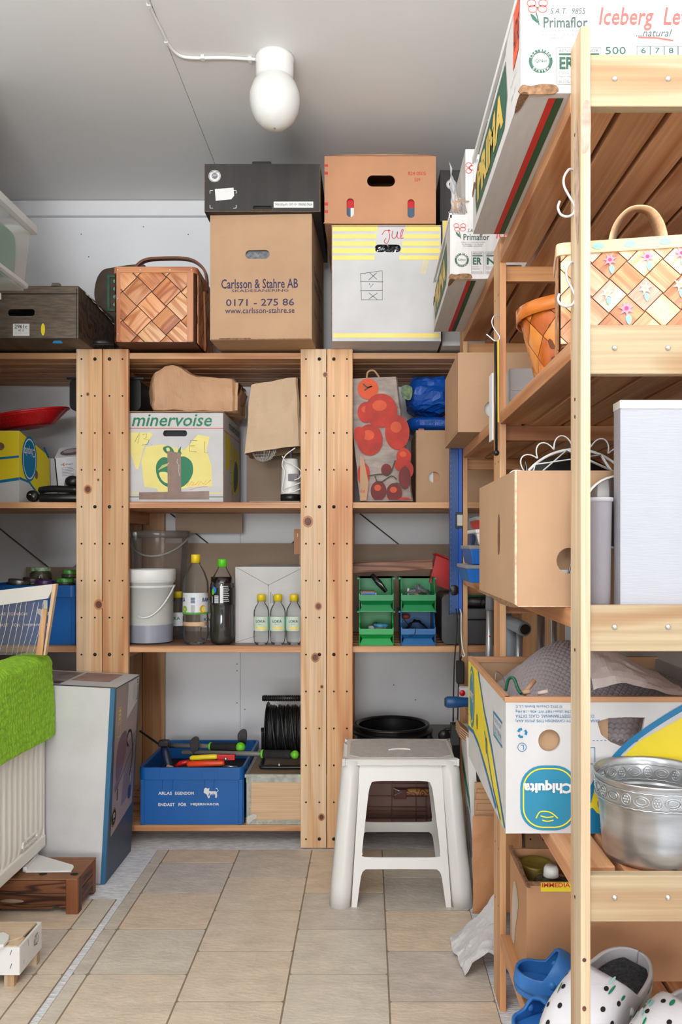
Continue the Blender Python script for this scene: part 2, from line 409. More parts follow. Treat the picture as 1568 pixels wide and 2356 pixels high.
def tile(x0, y0, x1, y1, k):
    g = .0022; q = rrect(x0 + g, y0 + g, x1 - g, y1 - g, .006, 2)
    mb = MB(); mb.plate(Fr((0, 0, .0034), (1, 0, 0), (0, 1, 0)), q, .0014)
    mb.build('tile', TM[k % 4], floor)
cols = [(-.722, -.682, 2.625), (-.682, -.439, 2.625), (-.439, -.191, 2.508), (-.191, .050, 2.625), (.050, .294, 2.508)]
for ci, (a, b, y0) in enumerate(cols):
    tile(a, y0, b, 2.737, ci + 1); y = y0; k = 0
    while y > .9:
        tile(a, y - .2275, b, y, R.randrange(4)); y -= .2275; k += 1
for a, b, y0 in ((-.812, -.742, 2.17), (-1.056, -.812, 2.17), (-1.14, -1.056, 2.17)):
    tile(a, y0, b, 2.355, 1) if a > -.9 else tile(a, y0, b, 2.355, 2); y = y0
    while y > .9: tile(a, y - .2275, b, y, R.randrange(4)); y -= .2275
ceil = struct('ceiling', MB().box(-2.1, -1.3, 2.468, 1.0, 3.4, 2.52), m_ceil)
MB().box(-2.1, -1.3, 2.46, -.564, 3.4, 2.468).build('ceiling_board', m_ceil, ceil, bevel=.001)
MB().box(-.5625, -1.3, 2.46, 1.0, 3.4, 2.468).build('ceiling_board', m_ceil, ceil, bevel=.001)
wb = struct('wall_back', MB().box(-2.1, 3.275, 0, 1.0, 3.36, 2.46), m_wall)
for a, b in ((-1.9, -1.743), (-1.742, -.523), (-.5215, .699), (.70, .86)):
    MB().box(a, 3.268, 0.0, b, 3.275, 2.455).build('wall_panel', m_wall, wb, bevel=.001)
struct('trim_1', MB().box(-1.9, 3.244, 2.396, .86, 3.268, 2.458), m_wall, bevel=.002)
struct('wall_right', MB().box(.86, -1.3, 0, .95, 3.275, 2.46), m_wall)
struct('wall_left', MB().box(-1.24, -1.3, 0, -1.15, 2.40, 2.46), m_wall)
wl = struct('wall_alcove', MB().box(-2.0, 2.0, 0, -1.9, 3.275, 2.46), m_wall)
struct('wall_stub', MB().box(-1.9, 2.31, 0, -1.24, 2.39, 2.46), m_wall)
nd = MB()
for px, py in ((205, 481), (187, 539), (204, 591), (421, 479), (433, 540), (330, 522), (545, 1528), (545, 1543), (545, 1617), (563, 1632), (905, 1576), (955, 1610)):
    nd.disc(Fr((0, 3.2675, 0), (1, 0, 0), (0, 0, 1)), X(px, 3.268), Z(py, 3.268), .0028, 8)
nd.build('nail_head', m_gpr, wb)
# ---------------------------------------------------------------- rear shelving along the back wall
LV = [1.7206, 1.2005, .6990, .0760]
PW = .0887
def knot(par, mbfr, px, py, r, Y, tall=1.15):
    fr = Fr((0, Y, 0), (1, 0, 0), (0, 0, 1)); a = MB(); a.disc(fr, X(px, Y), Z(py, Y), r * 1.5, 16, .0004, rv=r * 1.5 * tall); a.build('knot_ring', m_knotr, par)
    a = MB(); a.disc(fr, X(px, Y), Z(py, Y), r, 14, .0007, rv=r * tall); a.build('knot', m_knot, par)
def back_unit(x0, x1, label, mats, shelves=(0, 1, 2, 3), knots=(), board=False):
    t = thing('shelving_unit', label, 'shelf', (x0, 2.75, 0), 0, 'pine shelving units along the back wall'); YF = 2.75
    fr = Fr((0, YF, 0), (1, 0, 0), (0, 0, 1))
    for side in (0, 1):
        a = x0 + .0008 if side == 0 else x1 - PW - .0008; b = a + PW
        m = mats[side]
        p = MB().box(a, YF, .0035, b, YF + .018, 1.7295).build('post', m, t, bevel=.0015)
        MB().box(a, 3.236, .0005, b, 3.254, 1.7295).build('post', m, t, bevel=.0015)
        inn = a + PW * .27 if side == 0 else a + PW * .73; out = a + PW * .78 if side == 0 else a + PW * .21
        ph = MB(); bo = MB(); z = 1.6945; k = 0
        while z > .02:
            for xx, isin in ((inn, 1), (out, 0)):
                if isin and k in (0, 4, 8, 13): continue
                ph.disc(fr, xx, z, .0034, 8, .0005)
            z -= .1277; k += 1
        ph.build('peg_holes', m_dark, p)['kind'] = 'stuff'
        for k in (0, 4, 8, 13):
            z = 1.6945 - .1277 * k if k < 13 else .035
            MB().lathe([(0, -.004), (.003, -.004), (.0058, -.001), (.0062, .0)], (inn, YF, z), 12, 0, 'Y').build('bolt', m_bolt, p)
        ia = a + .012 if side == 0 else b - .012 - .018
        for s in shelves:
            MB().box(ia, YF + .018, LV[s] - .021 - .045, ia + .018, 3.236, LV[s] - .0212).build('rail', w_rail, t, bevel=.001)
        for kx, ky, kr in knots:
            if a < X(kx, YF) < b: knot(p, None, kx, ky, kr, YF)
    for s in shelves:
        for k in range(6):
            y = YF + .0185 + k * .0810
            o = MB().box(x0 + .0015, y, LV[s] - .021, x1 - .0015, y + .062, LV[s]).build('slat', w_slat, t, bevel=.0015)
    zc = (LV[1] - .03, LV[2] - .07)
    for za, zb in ((LV[1] - .02, LV[2] - .03),):
        MB().tube([(x0 + .11, 3.257, za), (x1 - .02, 3.257, zb)], .0028, 6).build('brace', m_steel, t)
        MB().tube([(x0 + .11, 3.262, zb - .02), (x1 - .02, 3.262, za)], .0028, 6).build('brace', m_steel, t)
    return t
kn = [(202, 1126, .0095), (227, 1391, .011), (202, 907, .004), (226, 1104, .003), (708, 1200, .012), (732, 1395, .0085), (725, 1513, .010), (748, 862, .006), (739, 1880, .008), (740, 1580, .004)]
back_unit(-1.6925, -.9172, 'left pine shelving unit with crate and blue milk crate shelves', (w_pine, w_pale), knots=kn)
back_unit(-.9164, -.1419, 'middle pine shelving unit holding bottles and a white apple carton', (w_pine, w_pale), knots=kn)
back_unit(-.1411, .6340, 'right pine shelving unit holding green bins and tomato bag', (w_pine, w_pine), knots=kn)
hb = MB().box(-.9140, 2.772, .6992, -.1440, 3.235, .7022).build('hardboard_sheet', pm('hardboard', (128, 88, 62), .35, var=.1, ns=14)); tag(hb, 'brown hardboard sheet lying under the bottles on the middle shelf', 'board')
# ---------------------------------------------------------------- right-hand shelving running towards the camera
RL = [1.714, 1.351, .957, .578, .175]
t = thing('shelving_unit', 'pine shelving run along the right wall nearest the camera', 'shelf', (.298, 1.113, 0))
YN, YM, YB = 1.113, 1.79, 2.479
frN = Fr((0, 1.118, 0), (1, 0, 0), (0, 0, 1))
for xa in (.298, .770):
    pn = MB().box(xa, YN, .0005, xa + .014, YN + .055, 1.777).build('post', w_near, t, bevel=.0012)
    if xa < .5:
        fl = Fr((xa, 0, 0), (0, -1, 0), (0, 0, 1)); ph = MB()
        for z in (1.64, 1.26, 1.235, .90, .545):
            ph.disc(fl, -(YN + .030), z, .0028, 8, .0005)
        ph.build('peg_holes', m_dark, pn)['kind'] = 'stuff'
        k = MB(); k.plate(Fr((xa, YN, 0), (1, 0, 0), (0, 0, 1)), spl([(.002, 1.60), (.0125, 1.612), (.0135, 1.665), (.006, 1.672), (.001, 1.65)], 4), 0, (), 0, .0005)
        k.build('knot', pm('knot_pink', (196, 150, 132), .5, var=.2, ns=50), pn)
        k = MB(); k.plate(fl, spl([(-(YN + .012), 1.48), (-(YN + .006), 1.56), (-(YN + .02), 1.66), (-(YN + .034), 1.60), (-(YN + .024), 1.50)], 4), 0, (), 0, .0005)
        k.build('knot', pm('knot_beige', (190, 160, 138), .5, var=.2, ns=50), pn)  # pale brown knot figure on the aisle face
        for kz, kv in ((.402, .004), (.365, .0035), (.33, .003), (.47, .003)):
            MB().disc(Fr((xa, YN, 0), (1, 0, 0), (0, 0, 1)), .005, kz, .003, 8, .0005, rv=kv).build('knot', m_knot, pn)
    for Y, z0 in ((YM, .0005), (YB, .0005)):
        p = MB().box(xa, Y, z0, xa + .014, Y + .089, 1.745).build('post', w_pine, t, bevel=.0012)
        fl = Fr((xa, 0, 0), (0, -1, 0), (0, 0, 1)); ph = MB()
        for z in (1.62, 1.49, 1.24, 1.11, .74, .61, .36, .23):
            for q in (.02, .066): ph.disc(fl, -(Y + q), z, .003, 8, .0005)
        ph.build('peg_holes', m_dark, p)['kind'] = 'stuff'
for z0, z1 in ((1.667, 1.740), (1.291, 1.360), (.901, .966), (.521, .586), (.105, .172)):
    o = MB().box(.3122, 1.1175, z0, .7698, 1.1355, z1).build('rail', w_nearr, t, bevel=.0015)
    for k in range(6):
        x = .3467 + .0750 * k
        MB().lathe([(0, -.0035), (.0022, -.0032), (.0038, -.0015), (.0042, 0)], (x, 1.1175, (z0 + z1) / 2 + .002), 12, 0, 'Y').build('screw', m_zinc, o)
for s, z in enumerate(RL):
    for Y, bay in ((YM, 1), (YB, 2)):
        if s == 4 and Y == YB: continue
        MB().box(.3122, Y + .022, z - .028 - .034, .7698, Y + .040, z - .0282).build('rail', w_old, t, bevel=.001)
    for k in range(6):
        x = .298 + .0750 * k
        ya, yb = (1.1690, 1.7885) if k == 0 else (1.1362, 1.8330)
        MB().box(x, ya, z - .028, x + .066, yb, z).build('slat', w_slaty, t, bevel=.0015)
        if s < 4:
            ya, yb = (1.8805, 2.4775) if k == 0 else (1.8350, 2.5300)
            MB().box(x, ya, z - .028, x + .066, yb, z).build('slat', w_slaty, t, bevel=.0015)
# ---------------------------------------------------------------- ceiling lamp and its cable
t = thing('ceiling_lamp', 'white globe ceiling lamp with porcelain base', 'lamp', (-.268, 2.30, 2.46)); c = (-.268, 2.30, 2.46)
MB().lathe([(0, 0), (.0555, 0), (.0565, -.008), (.0545, -.02), (.0535, -.058), (.047, -.062), (0, -.062)], c, 36).build('base', pm('porcelain', (236, 233, 228), .15, var=.01, coat=.5), t)
MB().lathe([(.040, -.055), (.048, -.062), (.062, -.078), (.0715, -.105), (.0725, -.125), (.068, -.152), (.055, -.178), (.034, -.197), (.012, -.205), (0, -.2055)], c, 40).build('globe', pm('opal_glass', (226, 224, 220), .35, var=.01, sub=.15), t)
MB().ball((c[0], c[1] - .004, 2.46 - .2055), .0035, 8).build('pip', m_gpr, t)
t = thing('cable', 'white painted cable clipped along the ceiling to the lamp', 'cable', (-.567, 2.056, 2.455))
zc = 2.4545
pts = []
for px, py in ((330, -60), (340, 0), (352, 32), (372, 72), (388, 104), (410, 126), (440, 133), (520, 133), (592, 137)):
    Y = (zc - H) * F / (HY - py); pts.append((X(px, Y), Y, zc))
MB().tube(ospl(pts, 5), .0046, 8).build('sheath', m_white, t)
for px, py in ((383, 97), (575, 137), (466, 133), (343, 12)):
    Y = (zc - H) * F / (HY - py); x = X(px, Y)
    MB().box(x - .005, Y - .0075, zc - .006, x + .005, Y + .0075, 2.4598).build('clip', m_white, t, bevel=.001)
# ================================================================ on top of the rear shelving
ZT = 1.7305
# ---- moving carton with the restoration firm's print
b = CB('moving_box', 'tall brown moving carton with firm name and phone number printed on front', 'box', X(483, 2.637), 2.637, ZT, .338, .43, 2.1445 - ZT, m_card, rot=-.035,
       holes={'f': [rrect(.118, .268, .198, .297, .0135)]})
MB(True).box(.10, .012, .25, .215, .02, .32).build('grey_lining', pm('grey_felt', (128, 130, 132), .9, var=.25, ns=90), b.r)
b.poly(b.f, rect(.002, .0005, .336, .003), m_edge, 'seam', .0005)
b.poly(b.f, rect(.03, .003, .135, .0065), m_edge, 'seam', .0006)
def px4(b, x0, y0, x1, y1): a = b.P(x0, y1); c = b.P(x1, y0); return a[0], a[1], c[0], c[1]
text(b.r, b.f, 'Carlsson & Stahre AB', *px4(b, 509, 643, 686, 665), m_ink, bold=.012)
text(b.r, b.f, 'SKADESANERING', *px4(b, 533, 667, 664, 673), m_ink)
text(b.r, b.f, '0171 - 275 86', *px4(b, 520, 689, 677, 705), m_ink, bold=.006)
text(b.r, b.f, 'www.carlsson-stahre.se', *px4(b, 518, 709, 678, 722), m_ink, bold=.006)
for k, (v0, v1, s) in enumerate(((.24, .33, 'Carlsson & Stahre'), (.20, .225, 'SKADESANERING'), (.10, .15, '0171 - 275 86'))):
    text(b.r, b.rt, s, .07, v0, .33, v0 + (.03 if k == 0 else .018), m_ink, name='side_lettering')
b.poly(b.tp, rect(0, .205, .338, .225), m_edge, 'flap_seam', .0005)
mb = MB(True); mb.plate(b.bt, rect(.001, .15, .337, .1525), 0, (), 0, .0006); mb.plate(b.bt, ell(.17, .07, .03, .008), 0, [ell(.17, .07, .027, .006)], 0, .0006); mb.build('bottom_print', m_edge, b.r)
# ---- black produce cartons
def italia(x, y, z, w, d, h, label, full=True, rot=0):
    b = CB('black_produce_carton', label, 'box', x, y, z, w, d, h, pm('black_carton', (50, 46, 44), .6, var=.12, ns=40, stretch=(1, 1, .1)), rot=rot, group='black cartons on top of the shelving',
           holes={'f': [rrect(w * .42, .0065, w * .58, .020, .004)]} if full else None)
    MB(True).box(w * .39, .008, .004, w * .61, .014, .022).build('flap', m_blackm, b.r)
    mb = MB(True); c = (w * .088, h * .745) if full else (w * .105, h * .72); r = .020 if full else .017
    mb.plate(b.f, ell(*c, r, n=28), 0, [ell(*c, r * .93, n=28)], 0, .0008); mb.plate(b.f, ell(*c, r * .86, n=28), 0, [ell(*c, r * .5, n=20)] if not full else (), 0, .0008)
    mb.build('round_stamp', m_paper, b.r)
    if full:
        mb = MB(True); mb.plate(b.f, ell(*c, r * .5, n=20), 0, (), 0, .0012); mb.build('stamp_centre', m_gpr, b.r)
    text(b.r, b.f, 'ITALIA', c[0] - r * .6, c[1] + r * .5, c[0] + r * .6, c[1] + r * .78, m_inkk if full else m_inkk, off=.0016)
    text(b.r, b.f, 'JW', c[0] - r * .4, c[1] - r * .2, c[0] + r * .4, c[1] + r * .25, m_paper, off=.0018, shear=.3)
    if full:
        b.poly(b.f, [(.037, .036), (.088, .041), (.0975, .053), (.0955, .079), (.034, .0745)], m_paper, 'sticker', .0009)
        mb = MB(True)
        for (u, v, su, sv) in ((.018, .07, 1, 1), (.104, .07, -1, 1), (.018, .012, 1, -1), (.104, .012, -1, -1)):
            mb.plate(b.f, rect(min(u, u + su * .010), v - .001, max(u, u + su * .010), v + .001), 0, (), 0, .0007)
            mb.plate(b.f, rect(u - .001, min(v, v - sv * .010), u + .001, max(v, v - sv * .010)), 0, (), 0, .0007)
        for k in range(5): mb.plate(b.f, rect(.001, .001, .001, .001), 0) if 0 else None
        mb.build('corner_marks', m_paper, b.r)
        b.poly(b.f, rect(.227, .0135, .357, .0335), m_paper, 'label_strip', .0009)
        text(b.r, b.f, 'TARA 550 gr.6%   CAT. <2>   ORIGINE: ITALIA', .231, .018, .353, .028, m_inkk, off=.0014)
        b.poly(b.f, rect(w * .535, .025, w * .5375, h - .006), m_inkk, 'crease', .0006)
        mb = MB(True); mb.plate(b.f, rrect(w * .41, h, w * .575, h + .009, .004), .004, (), 0, -.002)
        mb.build('top_tab', m_blackm, b.r)
        mb = MB(True); mb.plate(b.f, rect(w * .41, .0055, w * .59, .007), 0, (), 0, .001); mb.plate(b.f, rect(.0, 0, w, .0015), 0, (), 0, .001); mb.plate(b.f, rect(0, 0, .0015, h), 0, (), 0, .001); mb.plate(b.f, rect(w - .0015, 0, w, h), 0, (), 0, .001)
        mb.build('raw_edge', m_edge, b.r)
    else:
        text(b.r, b.f, 'ORIGINE', .028, .026, .075, .034, m_paper); text(b.r, b.f, 'TARA', .028, .013, .062, .022, m_paper)
    return b
italia(-.535, 2.612, 2.1455, .380, .47, .1575, 'black produce carton with white sticker on top of the brown moving carton')
italia(X(1012, 2.72), 2.72, 2.158, .36, .45, .176, 'black produce carton at right, mostly hidden behind the lettuce boxes', full=False)
# ---- brown carton with two capsule-shaped holes
bx = X(746, 2.641)
def hp(px, py): return (X(px, 2.641) - bx, Z(py, 2.641) - 2.1165)
def hole(x0, y0, x1, y1, r=None):
    a = hp(x0, y1); c = hp(x1, y0); return rrect(a[0], a[1], c[0], c[1], r or min(c[0] - a[0], c[1] - a[1]) * .48, 7)
b = CB('brown_carton', 'brown carton with hand hole and two capsule-shaped vents, topmost on the striped carton', 'box', bx, 2.641, 2.1190, .3695, .50, .2235, m_cardb,
       holes={'f': [hole(844, 405, 908, 431), hole(797, 458, 814, 501), hole(937, 460, 953, 503)]})
for x0, x1, wht in ((795, 806, 0), (806, 816, 1), (935, 955, 0)):
    a = hp(x0, 503)[0]; c = hp(x1, 503)[0]
    MB(True).box(a, .008, hp(0, 478)[1], c, .016, hp(0, 456)[1]).build('red_content', m_red, b.r)
    MB(True).box(a, .008, hp(0, 505)[1], c, .016, hp(0, 478)[1]).build('blue_content', m_paper if wht else pm('slate_blue', (70, 92, 116)), b.r)
text(b.r, b.f, '824 0505', *px4(b, 938, 395, 979, 403), m_rpr); text(b.r, b.f, '509', *px4(b, 953, 409, 966, 418), m_rpr)
mb = MB(True)
for y0, y1 in ((378, 384), (395, 402), (466, 473), (484, 490)):
    a = b.P(746.6, y1); c = b.P(754, y0); mb.plate(b.f, rect(*a, *c), 0, (), 0, .0007)
each(mb, 'red_mark', m_rpr, b.r)
mb = MB(True); mb.plate(b.f, [(0, .226), (.37, .226), (.34, .2285), (.2, .231), (.07, .229)], .003, (), 0, -.001); mb.plate(b.f, [(-.004, .0005), (.02, .0005), (.02, .004), (0, .004)], .002, (), 0, .001); each(mb, 'bulging_rim', m_cardb, b.r)
# ---- white carton with yellow tape
b = CB('taped_carton', 'white carton with yellow striped tape and the handwritten word Jul', 'box', X(762, 2.648), 2.648, ZT, .3645, .50, 2.1155 - ZT, m_cardw,
       holes={'f': [rrect(*px4(CB('x', None, None, X(762, 2.648), 2.648, ZT, 1, 1, 1, m_cardw, build=False), 862, 582, 921, 600), .0125)]} if 0 else {'f': [rrect(.1445, .2955, .2305, .3215, .012)]})
crm = MB(True); crumple(crm, lambda u, v: Vector((.14 + .095 * u, .012 + .01 * v, .288 + .04 * v)), 22, 10, .008, 5, 30); crm.build('foil_lining', pm('foil', (150, 150, 152), .22, metal=.95), b.r)
mb = MB(True); prnt = MB(True)
for y0, y1 in ((519, 533), (539, 549), (555, 566), (571, 583), (588, 598)):
    a = b.P(764, y1); c = b.P(1013, y0)
    for u0, u1 in ((.004, b.P(842 + R.randrange(24), 0)[0]), (b.P(845, 0)[0], b.P(868 - (y0 - 519) * .1, 0)[0]), (b.P(932 - (y0 - 519) * .2, 0)[0], .3605)):
        if u1 > u0: mb.plate(b.f, [(u0, a[1]), (u1, a[1]), (u1, c[1]), (u0, c[1])], 0, (), 0, .0008 + .0001 * (u0 > .05))
a = b.P(770, 777); c = b.P(1000, 767); mb.plate(b.f, rect(.006, a[1], .36, c[1]), 0, (), 0, .0008); each(mb, 'yellow_tape', m_pyel, b.r)
mb = MB(True); mb.plate(b.f, [b.P(973, 598), b.P(987, 598), b.P(979, 631), b.P(965, 629)], 0, (), 0, .0008); mb.build('tape_scrap', pm('beige_tape', (222, 208, 176), .5), b.r)
mb = MB(True)
for s_ in ([(878, 541), (886, 530), (897, 532), (893, 529), (896, 545), (890, 560), (883, 556), (888, 548)], [(903, 531), (901, 544), (906, 549), (912, 542), (914, 532), (913, 546), (919, 549)], [(922, 546), (927, 530), (924, 529), (920, 544), (923, 549), (928, 547)]):
    stroke2(b.f, [b.P(*p) for p in ospl([Vector(p) for p in s_], 3)], .0022, mb)
mb.build('red_handwriting', m_rpr, b.r)
mb = MB(True)
for s_ in ([(829, 629), (831, 690), (879, 690), (879, 623), (829, 630)], [(828, 648), (881, 649)], [(828, 669), (880, 668)], [(847, 645), (866, 628)], [(850, 628), (867, 643)], [(848, 688), (868, 674)], [(848, 674), (867, 689)], [(849, 652), (852, 662), (858, 653)]):
    stroke2(b.f, [b.P(*p) for p in s_], .0014, mb)
mb.build('pen_diagram', m_inkk, b.r)
mb = MB(True); mb.plate(b.f, rect(0, 0, .0022, .380), .001, (), 0, .001); mb.plate(b.f, rect(0, .381, .3645, .3825), .001, (), 0, .001); mb.build('raw_edge', m_edge, b.r)
b2 = CB('taped_carton', 'second white carton with yellow tape, only a sliver showing under the right black carton', 'box', .255, 2.71, ZT, .36, .48, 2.157 - ZT, m_cardw)
b2.poly(b2.f, rect(.001, .36, .358, .425), m_pyel, 'yellow_tape')
# ---- chip basket with handle
def chip_box(name, label, x, y, z, w, d, h, mats, a, ou, ov, rim, post_w=.018, rot=0, flat=True):
    t = thing(name, label, 'basket', (x, y, z), rot)
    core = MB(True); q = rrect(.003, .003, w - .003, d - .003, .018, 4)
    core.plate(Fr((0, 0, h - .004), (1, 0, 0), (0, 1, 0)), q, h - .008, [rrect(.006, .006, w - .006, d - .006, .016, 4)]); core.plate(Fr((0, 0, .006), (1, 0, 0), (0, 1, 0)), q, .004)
    core.build('weave_shade_core', pm('basket_shadow', (92, 52, 30), .7, var=.2), t)  # shell behind the splints, its dark colour painting shade in the weave gaps
    return t
spl_m = [wood('splint_a', (222, 158, 108), (186, 110, 62), 0, sc=2.2, rings=5, rough=.38), wood('splint_b', (206, 136, 84), (164, 88, 46), 0, sc=2.2, rings=5, rough=.38), wood('splint_c', (228, 178, 132), (196, 130, 84), 0, sc=2.4, rings=6, rough=.38)]
w_rim = wood('basket_rim', (206, 138, 90), (176, 102, 60), 0, sc=1.5, rings=3, rough=.35)
w_rimz = wood('basket_strip', (200, 134, 92), (176, 106, 66), 2, sc=1.5, rings=3, rough=.35)
bw, bd, bh = .276, .33, .256
t = chip_box('chip_basket', 'rectangular woven chip basket with brown arched handle beside the moving carton', X(262, 2.677), 2.677, ZT, bw, bd, bh, None, 0, 0, 0, 0)
ff = Fr((0, 0, 0), (1, 0, 0), (0, 0, 1)); fl = Fr((0, bd, 0), (0, -1, 0), (0, 0, 1)); fr_ = Fr((bw, 0, 0), (0, 1, 0), (0, 0, 1))
weave(t, ff, .012, .004, bw - .014, bh - .016, .0490, spl_m, ou=.0175, ov=.023)
weave(t, fr_, .014, .004, bd - .014, bh - .016, .049, spl_m, ou=.02, ov=.03)
weave(t, fl, .014, .004, bd - .014, bh - .016, .049, spl_m, ou=.02, ov=.03)
MB(True).plate(Fr((0, 0, bh), (1, 0, 0), (0, 1, 0)), rrect(-.004, -.005, bw + .004, bd + .005, .022, 5), .020, [rrect(.006, .006, bw - .006, bd - .006, .018, 5)]).build('rim', w_rim, t, bevel=.0015)
for k in range(4):
    fr = (ff, ff, fr_, fr_)[k]; L = (bw, bw, bd, bd)[k]; u = (.009, L - .030, .016, L - .03)[k]
    MB(True).plate(fr, rect(u, .004, u + (.014 if k == 0 else .022), bh - .018), .003, (), 0, .004).build('corner_strip', w_rimz, t, bevel=.001)
tk = MB(True)
for u in (.015, .09, .19, .262): tk.disc(ff, u, bh - .011, .002, 8, .0062)
for v in (.15, .03): tk.disc(ff, .015, v, .002, 8, .0052)
tk.build('tacks', m_zinc, t)['kind'] = 'stuff'
hp_ = [(-.002, bh - .01), (.006, bh + .02), (.030, bh + .060), (.062, bh + .082), (.12, bh + .088), (.19, bh + .088), (.235, bh + .078), (.268, bh + .05), (.279, bh + .015), (.279, bh - .03)]
mb = MB(True)
P_ = ospl([Vector((u, bd * .5, v)) for u, v in hp_], 5)
for i in range(len(P_) - 1): pass
n = len(P_); vs = []
for i, p in enumerate(P_):
    d = (P_[min(i + 1, n - 1)] - P_[max(i - 1, 0)]).normalized(); nn = Vector((-d.z, 0, d.x))
    for sy, sn in ((-.012, -.0045), (.012, -.0045), (.012, .0045), (-.012, .0045)): vs.append(p + Vector((0, sy, 0)) + nn * sn)
mb.add(vs, [(4 * i + j, 4 * i + (j + 1) % 4, 4 * i + 4 + (j + 1) % 4, 4 * i + 4 + j) for i in range(n - 1) for j in range(4)] + [(3, 2, 1, 0), (4 * n - 4, 4 * n - 3, 4 * n - 2, 4 * n - 1)], 0, False)
mb.build('handle', wood('handle_brown', (150, 92, 58), (118, 66, 38), 0, rings=3, rough=.35), t, bevel=.002)
mb = MB(True); mb.tube([(bw + .0065, .1, bh - .05), (bw + .0065, .12, .03), (bw - .01, .12, -.0) if 0 else (bw + .006, .12, .004)], .004, 6); mb.build('strap', w_rimz, t)
MB(True).grid(lambda u, v: Vector((.012 + (bw - .024) * u, .012 + (bd - .024) * v, bh - .012 + .014 * math.sin(PI * u) * math.sin(PI * v) + .003 * math.sin(9 * u + 5 * v))), 12, 12).build('brown_cloth', pm('brown_cloth', (96, 66, 48), .9, var=.3, ns=60), t)
# ---- old wood-print tray with liner
gx = -1.54; gy = 2.612; gw = X(180, gy) - gx; gd = .37
m_tray = pm('wood_print_grey', (108, 94, 80), .65, var=.22, ns=22, bump=.2, bs=150, stretch=(1.0, .3, 6)); m_trayd = wood('wood_print_dark', (84, 66, 54), (40, 30, 26), 0, sc=1.6, rings=6)
b = CB('fruit_tray', 'grey-brown wood-print cardboard tray with small white number sticker', 'box', gx, gy, ZT, gw, gd, .172, m_tray, top=False,
       holes={'f': [rrect(X(18, gy) - gx, Z(727, gy) - ZT, X(80, gy) - gx, Z(711, gy) - ZT, .010)]})
b.poly(b.rt, rect(.003, .002, gd - .002, .168), m_trayd, 'side_print', .0009)
mb = MB(True)
for y0, y1 in ((675, 677.5), (778, 780.5)): mb.plate(b.f, [b.P(-40, y1), b.P(179, y1), b.P(179, y0), b.P(-40, y0)], 0, (), 0, .0007)
mb.plate(b.f, [b.P(175, 784), b.P(177, 784), b.P(177, 664), b.P(175, 664)], 0, (), 0, .0008); mb.build('crease', m_blackm, b.r)
mb = MB(True); mb.plate(b.f, [(b.P(117, 0)[0], .170), (b.P(140, 0)[0], .170), (b.P(136, 0)[0], .182), (b.P(120, 0)[0], .182)], .012, (), 0, 0); mb.build('stacking_tab', m_tray, b.r)
a = b.P(30, 773); c = b.P(68, 745); b.poly(b.f, rect(*a, *c), m_paper, 'sticker', .0010)
text(b.r, b.f, '2961c', *px4(b, 34, 747, 63, 756), m_inkk, off=.0016, bold=.01); text(b.r, b.f, '40 X', *px4(b, 42, 758, 56, 763), m_inkk, off=.0016)
text(b.r, b.f, '.... ....... ......', *px4(b, 34, 766, 63, 767), m_gpr, off=.0016)
MB(True).plate(b.f, ell(*b.P(99, 758), .0065, .020), .001, (), 0, .0011).build('yellow_vent', m_yel, b.r)
MB(True).plate(b.f, [b.P(121, 790), b.P(144, 790), b.P(140, 784), b.P(124, 784)], .001, (), 0, .0011).build('blue_vent', m_cblue, b.r)
MB(True).plate(b.bt, [(gw - .34, gd - .05), (gw - .28, gd - .04), (gw - .31, gd - .07)], 0, (), 0, .001).build('bottom_slot', m_dark, b.r)
mb = MB(True); crumple(mb, lambda u, v: Vector((.02 + (gw - .03) * u, .02 + (gd - .03) * v, .150 + .05 * math.sin(PI * min(1, v * 1.0)) * (1 - abs(2 * u - 1) ** 6) + .008)), 34, 22, .013, 3, 4)
mb.build('white_liner', pm('liner_white', (214, 212, 212), .6, var=.05), b.r)
mb = MB(True); crumple(mb, lambda u, v: Vector((gw + .006 - .012 * v, .05 + (gd - .06) * u, .182 - .02 * u - .018 * (1 - v))), 20, 5, .006, 8, 12); mb.build('liner_edge', MATS['liner_white'], b.r)
t = MB().ball((X(26, 2.72), 2.72, 1.905), .022, 14, 0, (1.6, 1, .6)).build('red_plush', m_red); tag(t, 'red crumpled object lying on the white liner of the wood-print tray', 'cloth')
t = thing('frying_pan', 'black frying pan lying on top of the posts beside the chip basket', 'handle', (X(215, 2.7), 2.70, 1.7300))
MB().tube([(X(214, 2.70), 2.70, 1.7405), (X(228, 2.70), 2.705, 1.7405), (X(258, 2.70), 2.71, 1.7405)], [.010, .009, .006], 10).build('grip', m_black, t)
# round dark board with green framed panel behind the chip basket
c = (X(268, 3.08), 3.08, Z(668, 3.08)); r_ = .092
t = thing('wall_plaque', 'dark rounded wooden plaque with green framed panel, behind the chip basket', 'plaque', (c[0], 3.08, 1.7215))
fr = Fr((c[0], 3.07, c[2]), (1, 0, 0), (0, 0, 1)); o_ = [(.12, .085), (-.02, .085), (-.065, .06), (-.083, .0), (-.078, -.05), (-.055, -.09), (-.05, c[2] * 0 - (c[2] - 1.7215)), (.12, -(c[2] - 1.7215))]
MB().plate(fr, spl(o_[:6], 5)[:-5] + o_[6:], .014).build('board', pm('plaque_brown', (74, 56, 38), .45, var=.3, ns=14), t, bevel=.003)
MB().plate(fr, rect(-.032, -.085, .1, .055), .006, [rect(-.022, -.075, .09, .045)], 0, .006).build('green_frame', pm('frame_green', (52, 104, 78), .35, var=.2, ns=30), t, bevel=.001)
for k in range(4): MB().ball((c[0] + .002, 3.066, c[2] + .03 - .030 * k), .011, 12, 0, (1.1, .6, .8)).build('glass_knob', pm('glass_teal', (130, 190, 170), .08, var=.2), t)
